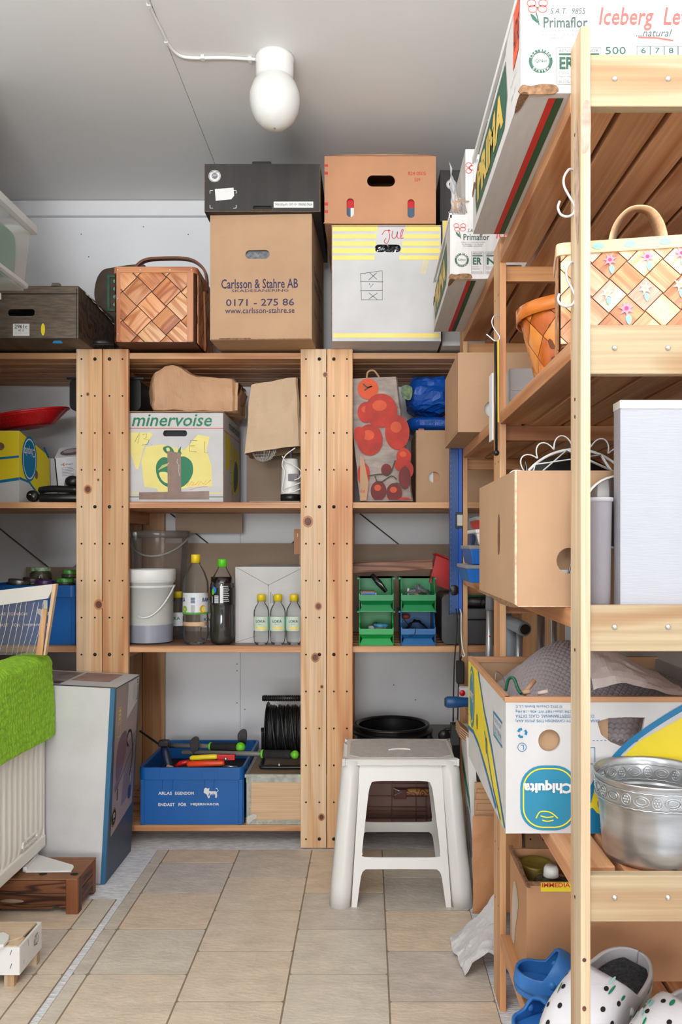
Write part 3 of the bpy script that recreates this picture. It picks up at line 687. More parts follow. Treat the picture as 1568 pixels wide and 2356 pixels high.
# ================================================================ second shelf, middle unit
Z2 = 1.2015
y_ = 2.786; bx = X(297, y_); bw = X(514, y_) - bx; bh = Z(949, y_) - Z2; bd = .345
b = CB('apple_carton', 'white apple carton with green lettering and a green apple crossed by brown tape', 'box', bx, y_, Z2, bw, bd, bh, m_cardw, rot=0,
       holes={'f': [rrect(X(375, y_) - bx, Z(1004, y_) - Z2, X(430, y_) - bx, Z(990, y_) - Z2, .009)]})
MB(True).box(.08, .012, .20, .24, .016, .28).build('dark_content', m_blackm, b.r)
text(b.r, b.f, 'minervoise', *px4(b, 303, 953, 487, 981), m_green_p, shear=.25, bold=.012)
b.poly(b.f, [b.P(298, 986.4), b.P(513, 986.4), b.P(513, 984.8), b.P(298, 984.8)], m_rpr, 'red_line')
mb = MB(True)
def pp(pts, fr=b.f): return [b.P(x, y) for x, y in pts]
m_wash = pm('yellow_wash', (240, 226, 140), .7, var=.04)
mb.plate(b.f, pp([(300, 995), (345, 995), (352, 1000), (330, 1030), (318, 1080), (312, 1078), (300, 1040)]), 0, (), 0, .0006)
mb.plate(b.f, pp([(335, 1028), (372, 1022), (400, 1030), (425, 1035), (455, 1000), (482, 1005), (475, 1035), (486, 1070), (488, 1120), (470, 1118), (430, 1122), (372, 1140), (360, 1124), (332, 1120), (325, 1060)]), 0, (), 0, .0006)
mb.build('yellow_wash', m_wash, b.r)
mb = MB(True); mb.plate(b.f, spl(pp([(361, 1065), (375, 1052), (398, 1056), (422, 1050), (440, 1062), (444, 1085), (436, 1105), (420, 1120), (398, 1122), (380, 1118), (366, 1105), (359, 1085)]), 4), 0, (), 0, .0010)
mb.plate(b.f, spl(pp([(375, 1030), (388, 1026), (398, 1034), (401, 1046), (390, 1046), (379, 1040)]), 4), 0, (), 0, .0011); mb.plate(b.f, pp([(406, 1048), (411, 1034), (417, 1026), (415, 1038), (418, 1044), (411, 1050)]), 0, (), 0, .0010)
mb.build('green_apple', m_green_p, b.r)
mb = MB(True)
for q in ([(366, 1088), (380, 1086), (392, 1092), (398, 1100), (394, 1108), (384, 1112), (372, 1104)], [(382, 1032), (388, 1030), (391, 1036), (386, 1040)]): mb.plate(b.f, spl(pp(q), 3), 0, (), 0, .0013)
for k in range(9): stroke2(b.f, pp([(364 + k * 3, 1082 - k * 1.5), (374 + k * 3, 1070 - k)]), .0012, mb, .0013)
mb.build('apple_highlight', m_wash, b.r)['kind'] = 'stuff'
m_btape = pm('brown_tape', (136, 108, 92), .3, var=.1, ns=30)
mb = MB(True); mb.plate(b.f, pp([(386, 1148), (417, 1148), (416, 1042), (385, 1038)]), 0, (), 0, .0016); mb.build('vertical_tape', m_btape, b.r)
mb = MB(True); mb.plate(b.f, pp([(320, 1149), (481, 1149), (481, 1130), (320, 1133)]), 0, (), 0, .0019); mb.build('bottom_tape', m_btape, b.r)
mb = MB(True)
for s_ in ([(408, 1056), (407, 1064), (412, 1072), (411, 1082), (413, 1095)],): stroke2(b.f, pp(s_), .001, mb, .0021)
mb.build('tape_crease', m_paper, b.r)
mb = MB(True)
for s_ in ([(310, 1017), (318, 1002), (322, 995), (317, 1020)], [(328, 1000), (338, 998), (336, 1008), (330, 1010), (343, 1012), (340, 1022), (326, 1024)], [(348, 1023), (350, 1024)]): stroke2(b.f, pp(s_), .0012, mb, .0011)
mb.build('green_handwriting', m_dgreen, b.r)
mb = MB(True)
for s_ in ([(453, 1014), (438, 1013), (435, 1038), (452, 1040)], [(436, 1026), (448, 1026)], [(471, 1016), (470, 1042), (480, 1042)]): stroke2(b.f, pp(s_), .0014, mb, .0011)
mb.build('brown_handwriting', pm('ink_brown', (140, 120, 66), .7), b.r)
mb = MB(True); P_ = [(430, 1118), (436, 1104), (434, 1120), (441, 1108), (446, 1112), (440, 1117), (450, 1115), (458, 1105), (455, 1118), (462, 1108), (468, 1114), (474, 1104), (472, 1116), (485, 1104)]
stroke2(b.f, pp(P_), .0012, mb, .0011); stroke2(b.f, pp([(437, 1127), (455, 1122), (478, 1119)]), .001, mb, .0011); mb.build('red_signature', m_rpr, b.r)
b.poly(b.f, [b.P(298, 1144), b.P(513, 1144), b.P(513, 1142.6), b.P(298, 1142.6)], m_dgreen, 'green_line', .0008); b.poly(b.f, [b.P(298, 1136), b.P(513, 1136), b.P(513, 1134), b.P(298, 1134)], m_pyel, 'yellow_line', .0008)
text(b.r, b.rt, 'minervoise', .10, bh * .86, bd - .01, bh * .96, m_dgreen, shear=.25, bold=.012, name='side_lettering')
b.poly(b.rt, rect(.002, bh * .80, bd - .002, bh * .808), m_rpr, 'red_line')
for u0, u1, v0, v1 in ((.03, .13, .35, .8), (.15, .2, .05, .75), (.22, .32, .1, .7)):
    b.poly(b.rt, [(u0, bh * v1), (u0 + .02, bh * v0), (u1, bh * (v0 + .1)), (u1, bh * (v1 - .05))], pm('yellow_side', (226, 206, 40), .6), 'yellow_stripe')
b.poly(b.rt, spl([(.22, .05), (.29, .08), (.30, .14), (.25, .17), (.21, .12)], 4), m_dgreen, 'green_apple', .0012)
mb = MB(True)
for s_ in ([(.15, .16), (.13, .16), (.12, .08), (.15, .07)], [(.13, .115), (.15, .115)]): stroke2(b.rt, s_, .002, mb, .0014)
mb.build('pen_marks', m_inkk, b.r)
mb = MB(True); mb.plate(b.f, rect(0, 0, bw, .0016), 0, (), 0, .0008); mb.plate(b.f, rect(bw - .0015, 0, bw, bh), 0, (), 0, .0008); mb.plate(b.f, rect(0, bh - .0015, bw, bh), 0, (), 0, .0008); mb.build('raw_edge', m_edge, b.r)
b.poly(b.tp, [(-.006, -.006), (bw * .3, -.003), (bw * .5, -.008), (bw + .002, -.002), (bw, bd), (0, bd)], m_card, 'top_flap', .003, t=.0022)
m_kraft = pm('kraft_paper', (198, 154, 116), .6, var=.06, ns=8, bump=.25, bs=30)
def bag(name, label, outline, Y, d, m, amp=.006, seed=1, taper=.93, nu=26, nv=18, freq=4, zmin=0):
    """a crumpled paper bag: front outline (4 corners bl br tr tl in photo px at depth Y), depth d"""
    P = [Vector((X(a, Y), Y, Z(c, Y))) for a, c in outline]
    t = thing(name, label, 'bag', tuple((P[0] + P[1]) / 2))
    bl, br, tr, tl = P; dv = Vector((0, d, 0)); cen = (bl + br + tr + tl) / 4
    def per(u, v):
        a = bl.lerp(tl, v); c = br.lerp(tr, v); w = c - a
        f = u * 4
        ins = .06
        if f < 1.6: s = f / 1.6; return a.lerp(c, s) + Vector((0, -.008 * math.sin(PI * s), 0))
        if f < 2: s = (f - 1.6) / .4; return c + dv * s
        if f < 3.6: s = (f - 2) / 1.6; return c.lerp(a, s) + dv
        s = (f - 3.6) / .4; return a + dv * (1 - s)
    mb = MB(); crumple(mb, per, nu * 2, nv, amp, seed, freq)
    for q in mb.v: q.z = max(q.z, zmin)
    return t, mb, (bl, br, tr, tl, dv)
# bag lying on top of the apple carton
def pillow(name, label, pts_front, Y, d, m, amp, seed):
    P = [Vector((X(a, Y), Y, Z(c, Y))) for a, c in pts_front]
    t = thing(name, label, 'bag', (P[0].x, Y, min(p.z for p in P)))
    return t, P
t = thing('paper_bag', 'crumpled brown paper bag lying on its side on the apple carton', 'bag', (X(340, 2.83), 2.83, Z2 + bh + .004)); z0 = Z2 + bh + .0045
def fn(u, v):     # u along X, v around
    px = 332 + 216 * u; top = 856 - 24 * math.exp(-((u - .3) / .14) ** 2) + 26 * max(0, u - .35) ; a = 2 * PI * v
    zt = Z(top, 2.85); xx = X(px, 2.85); hh = (zt - z0) / 2; s = min(1, u * 9) ** .5 * (1 if u < .97 else .9)
    cy, cz = math.cos(a), math.sin(a); k = max(abs(cy), abs(cz)) ** .82
    return Vector((xx, 2.93 + .10 * s * cy / k, max(z0 + .0062, z0 + hh + hh * s * cz / k)))
mb = MB(); crumple(mb, fn, 40, 34, .0055, 4, 5)
for q in mb.v: q.z = min(q.z, 1.6955)
mb.build('paper', m_kraft, t, weld=True)
mb = MB(); crumple(mb, lambda u, v: Vector((X(545 + 8 * u, 2.86), 2.85 + .16 * v, z0 + .012 + .085 * u)), 5, 16, .006, 9, 6); mb.build('open_end', m_kraft, t)
# paper bag over the desk fan
t, mb, q = bag('paper_bag', 'tall paper bag pulled upside down over the desk fan', [(563, 1044), (692, 1024), (684, 868), (577, 884)], 2.80, .20, None, .004, 6)
mb.build('paper', pm('kraft_pale', (202, 172, 138), .6, var=.04, ns=8, bump=.25, bs=30), t)
m_ = MB(); bl, br, tr, tl, dv = q
crumple(m_, lambda u, v: tl.lerp(tr, u) + dv * v + Vector((0, 0, .014 * math.sin(PI * v))), 16, 10, .004, 2, 5); m_.build('bag_bottom', m_kraft, t)
# fan guard peeking out below the bag
fc = Vector((X(607, 2.88), 2.88, Z(1030, 2.88)))
t = thing('desk_fan', 'desk fan with white wire guard showing below the upside-down paper bag', 'fan', (fc.x, 2.9, Z2 + .0045))
mb = MB()
for k in range(7):
    a = -PI / 2 + PI * k / 7 + .2
    mb.tube([fc + Vector((.050 * math.cos(p) * math.cos(a), -.04 + .04 * (1 - math.cos(p)) + .0 + .035 * math.cos(p) * math.sin(a), .050 * math.sin(p))) for p in [2 * PI * i / 24 for i in range(24)]], .0010, 5, 0, True)
for z in (-.048, -.043, -.038, -.028, -.016, -.003, .01, .025):
    rr = math.sqrt(.050 ** 2 - z * z)
    mb.tube([fc + Vector((rr * math.cos(p), rr * .55 * math.sin(p), z)) for p in [2 * PI * i / 28 for i in range(28)]], .0009, 5, 0, True)
mb.build('wire_guard', m_white, t)
MB().tube([(X(668, 2.93), 2.95, Z2 + .0045), (X(668, 2.93), 2.95, fc.z + .03), (fc.x, 2.92, fc.z + .035)], .005, 10).build('stand', m_gpr, t)
# white hand blender with its cord
x_, y2 = X(668, 2.83), 2.83
t = thing('hand_blender', 'white and grey hand blender standing wrapped in its white cord', 'blender', (x_, y2, Z2))
MB().lathe([(0, .004), (.036, .004), (.036, .03), (.0, .03)], (x_, y2, Z2), 28).build('black_foot', m_black, t)
MB().lathe([(.035, .03), (.034, .05), (.032, .11), (.026, .155), (.0, .158)], (x_, y2, Z2), 28).build('body', m_white, t)
MB().box(x_ - .005, y2 - .038, Z2 + .075, x_ + .028, y2 - .028, Z2 + .10).build('rating_label', m_gpr, t, bevel=.002)
mb = MB(); P_ = [(648, 1048), (655, 1060), (672, 1068), (690, 1082), (688, 1098), (676, 1104)]
mb.tube(ospl([Vector((X(a, 2.775), 2.788, Z(c, 2.775))) for a, c in P_], 5), .0021, 6)
P_ = [(678, 1030), (655, 1048), (648, 1070), (654, 1085), (650, 1110), (648, 1128), (656, 1134), (672, 1132), (690, 1124)]
mb.tube(ospl([Vector((X(a, 2.775), 2.784, Z(c, 2.775))) for a, c in P_], 5), .0021, 6)
P_ = [(652, 1124), (670, 1118), (690, 1110)]
mb.tube(ospl([Vector((X(a, 2.775), 2.786, Z(c, 2.775))) for a, c in P_], 5), .0021, 6)
mb.build('cord', m_white, t)
# cardboard tray under them and sheet behind
t = CB('cardboard_tray', 'flattened cardboard tray under the fan and blender', 'box', X(575, 2.79), 2.775, Z2 + .0002, X(690, 2.79) - X(575, 2.79), .34, .0035, m_cardg, t=.0012)
t = MB(); t.box(X(566, 3.13), 3.14, Z2 + .004, X(700, 3.13), 3.148, Z(1045, 3.13) + .04); o = t.build('cardboard_sheet', m_cardg); tag(o, 'grey-brown cardboard sheet standing behind the blender and fan', 'cardboard')
# black box hung under the top slats, seen either side of the posts
bl = X(160, 2.86)
t = thing('hanging_bin', 'black plastic bin hung under the top shelf behind the left post pair', 'bin', (bl, 2.86, 1.53)); fr = Fr((bl, 2.86, 1.5345), (1, 0, 0), (0, 0, 1)); w = X(324, 2.86) - bl
mb = MB(); mb.plate(fr, rrect(0, 0, w, .116, .022, 5), .006); mb.plate(Fr((bl, 3.20, 1.5345), (1, 0, 0), (0, 0, 1)), rrect(0, 0, w, .116, .022, 5), .006)
q = rrect(0, 0, w, .116, .022, 5)[:-6] ; q = rrect(0, 0, w, .116, .022, 5)
ring = [q[i] for i in range(len(q))]; vs = [fr.p(a, c, 0) for a, c in ring] + [fr.p(a, c, -.34) for a, c in ring]; k = len(ring)
mb.add(vs, [(i, i + k, (i + 1) % k + k, (i + 1) % k) for i in range(k) if not (ring[i][1] > .112 and ring[(i + 1) % k][1] > .112)], 0, True); mb.build('body', m_black, t)
MB().box(bl - .008, 2.85, 1.645, bl + w + .012, 2.8605, 1.653).build('rim', m_black, t, bevel=.001)
# ================================================================ second shelf, right unit
yb = 2.79
t, mb, q = bag('tomato_bag', 'paper carrier bag printed with big red tomatoes, leaning on the right post', 'x' and [(828, 1153), (951, 1153), (913, 866), (800, 872)], yb, .13, None, .0022, 12, nu=22, nv=18, freq=3, zmin=Z2 + .002)
t['category'] = 'bag'
mb.build('paper', pm('bag_photo_ground', (170, 154, 144), .6, var=.16, ns=16, stretch=(1, 1, 3)), t)
bl_, br_, tr_, tl_, dv_ = q
U = (br_ - bl_).normalized(); V = ((tl_ - bl_) - U * (tl_ - bl_).dot(U)).normalized(); fb = Fr(bl_ + Vector((0, -.0115, 0)), U, V)
def tp(px, py): p = Vector((X(px, yb), yb, Z(py, yb))) - bl_; return (p.dot(U), p.dot(V))
m_t1 = pm('tomato_red', (190, 44, 20), .6, var=.22, ns=14); m_t2 = pm('tomato_glow', (216, 84, 40), .6, var=.16, ns=14); m_t3 = pm('tomato_dark', (118, 28, 26), .6, var=.2, ns=16); m_t4 = pm('tomato_orange', (220, 84, 28), .6, var=.08); m_st = pm('stem_dark', (70, 66, 40), .6, var=.2)
L_ = 0
for px, py, rx, ry, m, k in ((846, 896, 24, 24, m_t4, 0), (842, 950, 20, 24, m_t1, 0), (876, 946, 37, 39, m_t1, 1), (850, 1013, 30, 36, m_t1, 2), (913, 996, 28, 40, m_t1, 3), (826, 1000, 14, 17, m_t1, 0), (836, 1092, 14, 26, m_t1, 0), (928, 1052, 17, 20, m_t1, 4), (918, 1070, 12, 14, m_t1, 5), (940, 1082, 10, 18, m_t1, 5), (870, 1130, 18, 23, m_t3, 2), (906, 1134, 18, 22, m_t3, 3), (930, 1100, 14, 26, m_t3, 0), (888, 1082, 12, 14, m_t3, 1), (930, 1152, 16, 7, m_t1, 6)):
    L_ += 1; o_ = .0005 * L_ * .35
    u, v = tp(px, py); q_ = clip(ell(u, v, rx * yb / F, ry * yb / F, n=26), tp(800, 0)[0] * 0 - .02, .004, (br_ - bl_).length - .001, 2)
    if len(q_) > 2: m2 = MB(); m2.plate(fb, q_, 0, (), 0, o_); m2.build('printed_tomato', m, t)
    q_ = ell(u - rx * .1 * yb / F, v + ry * .3 * yb / F, rx * .45 * yb / F, ry * .32 * yb / F, n=16)
    if rx > 16: m2 = MB(); m2.plate(fb, q_, 0, (), 0, o_ + .00012); m2.build('printed_glow', m_t2, t)
mb = MB()
for s_ in ([(835, 885), (845, 893), (856, 890), (846, 894), (838, 900)], [(845, 1096), (870, 1092), (895, 1090), (905, 1070), (908, 1060)], [(862, 1096), (868, 1110), (880, 1108)], [(880, 1108), (900, 1096), (912, 1104)], [(900, 1120), (912, 1112), (930, 1122)]):
    stroke2(fb, [tp(*p) for p in ospl([Vector(p) for p in s_], 3)], .004, mb, .0032)
mb.build('printed_stem', m_st, t)
mb = MB(); mb.plate(fb, [tp(800, 1168) if 0 else (.0, .0), (.022, .002), (.030, .06), (.012, .15), (.0, .16)], 0, (), 0, .0036); mb.build('plain_side', m_kraft, t)
text(t, fb, 'ke', .001, .028, .017, .042, m_rpr, off=.004, shear=.3, local=False)
MB().tube(ospl([Vector((X(843, 2.83), 2.83, Z(872, 2.83))), Vector((X(846, 2.83), 2.83, Z(856, 2.83))), Vector((X(860, 2.83), 2.83, Z(853, 2.83))), Vector((X(872, 2.83), 2.83, Z(868, 2.83)))], 4), .0045, 4).build('paper_handle', m_kraft, t)
# small brown carton with round hole
y3 = 2.80; bx = X(956, y3); zb = Z2; bh = Z(990, y3) - zb
b = CB('brown_carton', 'plain brown carton with round hole beside the tomato bag', 'box', bx, y3, zb, .29, .30, bh, m_card, holes={'f': [ell(X(998, y3) - bx, Z(1098, y3) - zb, .0195)]})
MB(True).box(.035, .012, .05, .062, .02, .12).build('white_content', m_paper, b.r); MB(True).box(.062, .012, .05, .10, .02, .12).build('brown_content', m_cardd, b.r)
b.poly(b.f, rect(0, 0, .002, bh), m_edge, 'raw_edge')
# blue tarpaulin bags on it
m_tarp = pm('blue_tarp', (14, 84, 178), .32, var=.12, ns=12, bump=.3, bs=220)
def lump(name, label, cat, c, rx, ry, rz, m, amp, seed, n=36, pw=.8, freq=6):
    t = thing(name, label, cat, (c[0], c[1], c[2] - rz))
    def f(u, v):
        a = 2 * PI * u; b_ = PI * (v - .5); ca, sa, cb, sb = math.cos(a), math.sin(a), math.cos(b_), math.sin(b_)
        g = lambda q: math.copysign(abs(q) ** pw, q)
        return Vector((c[0] + rx * g(ca) * g(cb), c[1] + ry * g(sa) * g(cb), max(c[2] - rz, c[2] + rz * g(sb))))
    mb = MB(); crumple(mb, f, n, n // 2, amp, seed, freq); mb.build('skin', m, t, weld=True); return t
zt = zb + bh
t = lump('tarpaulin_bag', 'folded blue woven tarpaulin bag, lower of two on the plain carton', 'bag', (X(998, 2.93), 3.0, zt + .040), .105, .12, .028, m_tarp, .006, 4, pw=.6)
t = lump('tarpaulin_bag', 'bulging blue woven tarpaulin bag, upper of two on the plain carton', 'bag', (X(992, 2.93), 3.0, zt + .150), .090, .12, .068, m_tarp, .014, 7, pw=.7)
mb = MB(); mb.plate(Fr((X(925, 2.85), 2.86, Z(912, 2.85)), (1, 0, 0), (0, 0, 1)), spl([(0, 0), (.03, -.01), (.035, .035), (.0, .04)], 3), .004); mb.build('yellow_printed_corner', pm('tarp_patch', (90, 120, 60), .4, var=.5, ns=90), t)
t = thing('book', 'thin dark pink book standing between tarpaulin bags and carton edge', 'book', (X(962, 2.84), 2.84, zt)); MB().box(X(962, 2.84), 2.84, zt + .0003, X(975, 2.84), 2.90, zt + .012).build('cover', pm('dusty_pink', (150, 96, 92)), t)
# ================================================================ second shelf, left unit
yc = 2.795; bx = -1.56; zb = Z2; bh = Z(991, yc) - zb; bw = X(44, yc) - bx
t = thing('banana_carton', 'yellow and white banana carton lying on the left rear shelf', 'box', (bx, yc, zb), 0)
b = CB('banana_carton', None, None, bx, yc, zb, bw, .30, bh, m_cardw, build=False); bpy.data.objects.remove(b.r); b.r = t
b.f = Fr((0, 0, 0), (1, 0, 0), (0, 0, 1))
sd = Fr((bw, 0, 0), (X(117, 2.99) - X(44, yc), 2.99 - yc, 0), (0, 0, 1)); sl = math.hypot(X(117, 2.99) - X(44, yc), 2.99 - yc)
mb = MB(True); mb.plate(b.f, rect(0, 0, bw, bh), .004); mb.plate(sd, [(0, 0), (sl, 0), (sl * .94, bh * .72), (0, bh)], .004); mb.plate(Fr((0, .2, 0), (1, 0, 0), (0, 0, 1)), rect(0, 0, bw + .1, bh * .7), .004)
mb.build('body', m_cardw, t)
mb = MB(True); mb.plate(b.f, [(0, bh - .001), (bw, bh - .001), (bw, bh * .33), (bw - .1, bh * .28), (bw - .2, bh * .2), (0, bh * .2)], 0, (), 0, .0007); mb.plate(sd, [(0, bh - .001), (sl * .94, bh * .72), (sl * .97, bh * .3), (sl * .6, bh * .12), (sl * .3, bh * .3), (0, bh * .34)], 0, (), 0, .0007); mb.build('yellow_field', m_yel, t)
mb = MB(True); stroke2(b.f, [(0, bh * .16), (bw - .2, bh * .18), (bw - .1, bh * .27), (bw, bh * .33)], .010, mb, .0012); stroke2(sd, [(0, bh * .34), (sl * .3, bh * .3), (sl * .6, bh * .12)], .008, mb, .0012)
stroke2(b.f, [(bw - .3, bh * .5), (bw - .1, bh * .60), (bw, bh * .64)], .008, mb, .0012); stroke2(sd, [(sl * .75, bh * .84), (sl * .92, bh * .7)], .01, mb, .0012); mb.build('blue_bands', m_cblue, t)['kind'] = 'stuff'
mb = MB(True); mb.plate(sd, ell(sl * .30, bh * .63, sl * .23, bh * .32, n=28), 0, (), 0, .0016); mb.build('oval_ground', m_cblue, t)
mb = MB(True); mb.plate(sd, ell(sl * .30, bh * .63, sl * .20, bh * .29, n=28), 0, [ell(sl * .30, bh * .63, sl * .185, bh * .27, n=28)], 0, .0020); mb.build('oval_ring', m_paper, t)
text(t, sd, 'Chiquita', sl * .12, bh * .66, sl * .48, bh * .82, m_paper, rot=2, off=.0022, bold=.01)
mb = MB(True); mb.disc(sd, sl * .52, bh * .42, .010, 14, .001, rv=.016); mb.disc(b.f, bw - .065, bh * .78, .014, 14, .001); mb.build('vent_hole', m_edge, t)
t = thing('colander', 'red plastic strainer tray resting on the banana carton', 'strainer', (X(60, 2.9), 2.9, zb + bh))
rc = Vector((X(52, 2.90), 2.93, Z(982, 2.9)))
mb = MB()
def f(u, v):
    a = 2 * PI * u; r = .085 + .055 * v; z = .048 * v; p = Vector((r * 1.15 * math.cos(a), r * math.sin(a), z))
    return rc + Matrix.Rotation(-.16, 3, 'Y') @ Matrix.Rotation(.12, 3, 'X') @ p
mb.grid(f, 48, 6); mb.grid(lambda u, v: rc + Matrix.Rotation(-.16, 3, 'Y') @ Matrix.Rotation(.12, 3, 'X') @ Vector(((.098 * v) * math.cos(2 * PI * u) , .085 * v * math.sin(2 * PI * u), 0)), 48, 3)
mb.build('dish', m_red, t, solid=.003)
mb = MB(); mb.tube([f(i / 40, 1.02) for i in range(40)], .004, 8, 0, True); mb.build('rim', m_red, t)
mb = MB()
for k in range(60):
    p = f(.62 + .3 * (k % 20) / 20, .2 + .25 * (k // 20)); mb.ball(p + (p - rc).normalized() * .0015, .0022, 6)
mb.build('perforations', pm('dark_red', (110, 14, 20), .5), t)['kind'] = 'stuff'
t = CB('red_box', 'red plastic box end standing behind the strainer tray', 'box', X(-30, 3.08), 3.06, zb + bh * .72 + .004, .10, .06, .115, m_red, rot=.3)
# lamp carton
yd = 2.84; t = thing('lamp_carton', 'white and grey carton with oval lamp pictures beside the left post', 'box', (X(133, yd), yd, zb + .032), (0, -.10, 0)); w = .115
m_lc = pm('light_grey_card', (206, 204, 206), .5, var=.02)
mb = MB(True); mb.plate(Fr((0, 0, 0), (1, 0, 0), (0, 0, 1)), rect(0, 0, w, .128), .004); mb.plate(Fr((0, 0, .128), (1, 0, 0), (0, .8, .6)), rect(0, 0, w, .075), .004); mb.plate(Fr((0, .2, 0), (0, -1, 0), (0, 0, 1)), [(0, 0), (.2, 0), (.2, .128), (.14, .17), (0, .17)], .004); mb.build('body', m_lc, t)
fr = Fr((0, 0, 0), (1, 0, 0), (0, 0, 1)); ft = Fr((0, 0, .128), (1, 0, 0), (0, .8, .6)); m_lamp = pm('printed_lamp', (120, 108, 112), .4, var=.2, ns=12)
for f_, u, v, a, c in ((fr, .062, .030, .036, .027), (ft, .055, .035, .042, .026)):
    MB(True).plate(f_, ell(u, v, a, c), 0, (), 0, .0008).build('printed_lamp', m_lamp, t); MB(True).plate(f_, ell(u - .008, v + .006, a * .6, c * .5), 0, (), 0, .0012).build('printed_highlight', pm('lamp_hi', (176, 166, 170), .4), t)
text(t, fr, 'in  shape', .022, .098, .065, .106, m_inkk); mb = MB(True); stroke2(fr, [(.030, .108), (.034, .096)], .0016, mb); stroke2(fr, [(.034, .108), (.030, .096)], .0016, mb); mb.build('red_cross', m_rpr, t)
mb = MB(True)
for k in range(6): mb.plate(fr, rect(.022, .090 - .0055 * k, .060 + .004 * (k % 3), .0915 - .0055 * k), 0, (), 0, .0008)
mb.build('small_print', m_gpr, t)
# black power strip and leads
t = thing('power_strip', 'black multi-socket lead coiled on the left rear shelf', 'lead', (X(130, 2.79), 2.79, zb))
mb = MB(); mb.tube([(X(92, 2.79), 2.79, zb + .016), (X(180, 2.79), 2.80, zb + .016)], .0155, 12); mb.build('lower_bar', m_black, t, bevel=.002)
MB().tube(ospl([Vector((X(90, 2.79), 2.80, zb + .042)), Vector((X(120, 2.79), 2.79, zb + .047)), Vector((X(182, 2.79), 2.79, zb + .044))], 4), .0125, 10).build('upper_bar', m_black, t)
MB().ball((X(165, 2.80), 2.81, zb + .075), .026, 12, 0, (1.1, .8, .8)).build('socket_block', m_black, t)
MB().lathe([(0, -.012), (.019, -.010), (.021, .006), (0, .008)], (X(77, 2.79), 2.785, zb + .0215), 20, 0, 'Y').build('plug', m_black, t)
mb = MB(); mb.lathe([(0, -.02), (.0028, -.02), (.0028, -.01)], (X(82, 2.785), 2.784, zb + .018), 8, 0, 'Y'); mb.lathe([(0, -.02), (.0028, -.02), (.0028, -.01)], (X(74, 2.785), 2.784, zb + .026), 8, 0, 'Y'); mb.build('pins', m_zinc, t)
t = MB().box(X(100, 2.9), 2.86, zb + .001, X(140, 2.9), 2.98, zb + .03).build('white_cloth', m_paper); tag(t, 'white folded cloth tucked under the lamp carton', 'cloth')
# ================================================================ third shelf, middle unit (on the hardboard)
Z3 = .7024
c_pet = clear('clear_pet', (253, 254, 254), .14, .06, milky=.04); c_wat = clear('bottled_water', (252, 254, 254), .10, .04, milky=.05, milk=(236, 240, 240))
c_buck = clear('clear_bucket', (250, 248, 246), .22, .12, milky=.12, milk=(225, 220, 214))
m_cap = pm('yellow_cap', (240, 210, 30), .35); m_capg = pm('green_cap', (96, 210, 40), .35)
m_lab = pm('bottle_label', (208, 222, 208), .45, var=.01); m_labw = pm('label_white', (224, 226, 228), .4, var=.01)
def wrap(mb, c, r, a0, a1, z0, z1, n=10, mi=0):
    c = Vector(c); mb.grid(lambda u, v: c + Vector((r * math.sin(a0 + (a1 - a0) * u), -r * math.cos(a0 + (a1 - a0) * u), z0 + (z1 - z0) * v)), n, 1, mi); return mb
def bottle(name, label, x, y, z, s, hgt, r, cap, liquid, lvl, group=None, neck=.011):
    t = thing(name, label, 'bottle', (x, y, z), 0, group); c = (x, y, z); h = hgt
    foot = lambda zz, a: 1 - (.16 * max(0, 1 - zz / (h * .10)) * (.5 + .5 * math.cos(5 * a)))
    prof = [(0, h * .03), (r * .45, h * .012), (r * .75, 0), (r * .92, h * .03), (r, h * .10), (r * .985, h * .30), (r * .93, h * .36), (r * .985, h * .42), (r, h * .64), (r * .96, h * .70), (r * .72, h * .80), (r * .42, h * .875), (neck, h * .91), (neck, h * .955)]
    if s: prof = [(0, h * .03), (r * .45, h * .015), (r * .75, 0), (r * .95, h * .06), (r, h * .16), (r * .99, h * .28), (r * .99, h * .56), (r, h * .62), (r * .96, h * .68), (r * .8, h * .75), (r * .52, h * .815), (neck, h * .85), (neck, h * .92)]
    MB().lathe(prof, c, 30, lobes=foot).build('shell', c_pet, t)
    if liquid:
        q = [(a * .955, b + .001) for a, b in prof if b < h * lvl]; q.append((q[-1][0], h * lvl)); q.append((0, h * lvl + .0002))
        MB().lathe(q if liquid is not c_wat else [(q[-1][0], h * lvl - .002), (q[-1][0], h * lvl), (0, h * lvl + .0002)], c, 30, lobes=foot).build('drink' if liquid is not c_wat else 'water', liquid, t)
    z0 = h * (.905 if not s else .865)
    MB().lathe([(neck + .001, h * (.895 if not s else .845)), (neck + .004, h * (.90 if not s else .85)), (neck + .004, h * (.906 if not s else .858)), (neck + .001, z0)], c, 20).build('neck_ring', c_pet, t)
    MB().lathe([(0, z0), (neck + .0035, z0), (neck + .0035, h - .002), (neck + .001, h), (0, h)], c, 22, lobes=lambda zz, a: 1 + .02 * math.cos(22 * a)).build('cap', cap, t)
    return t, c
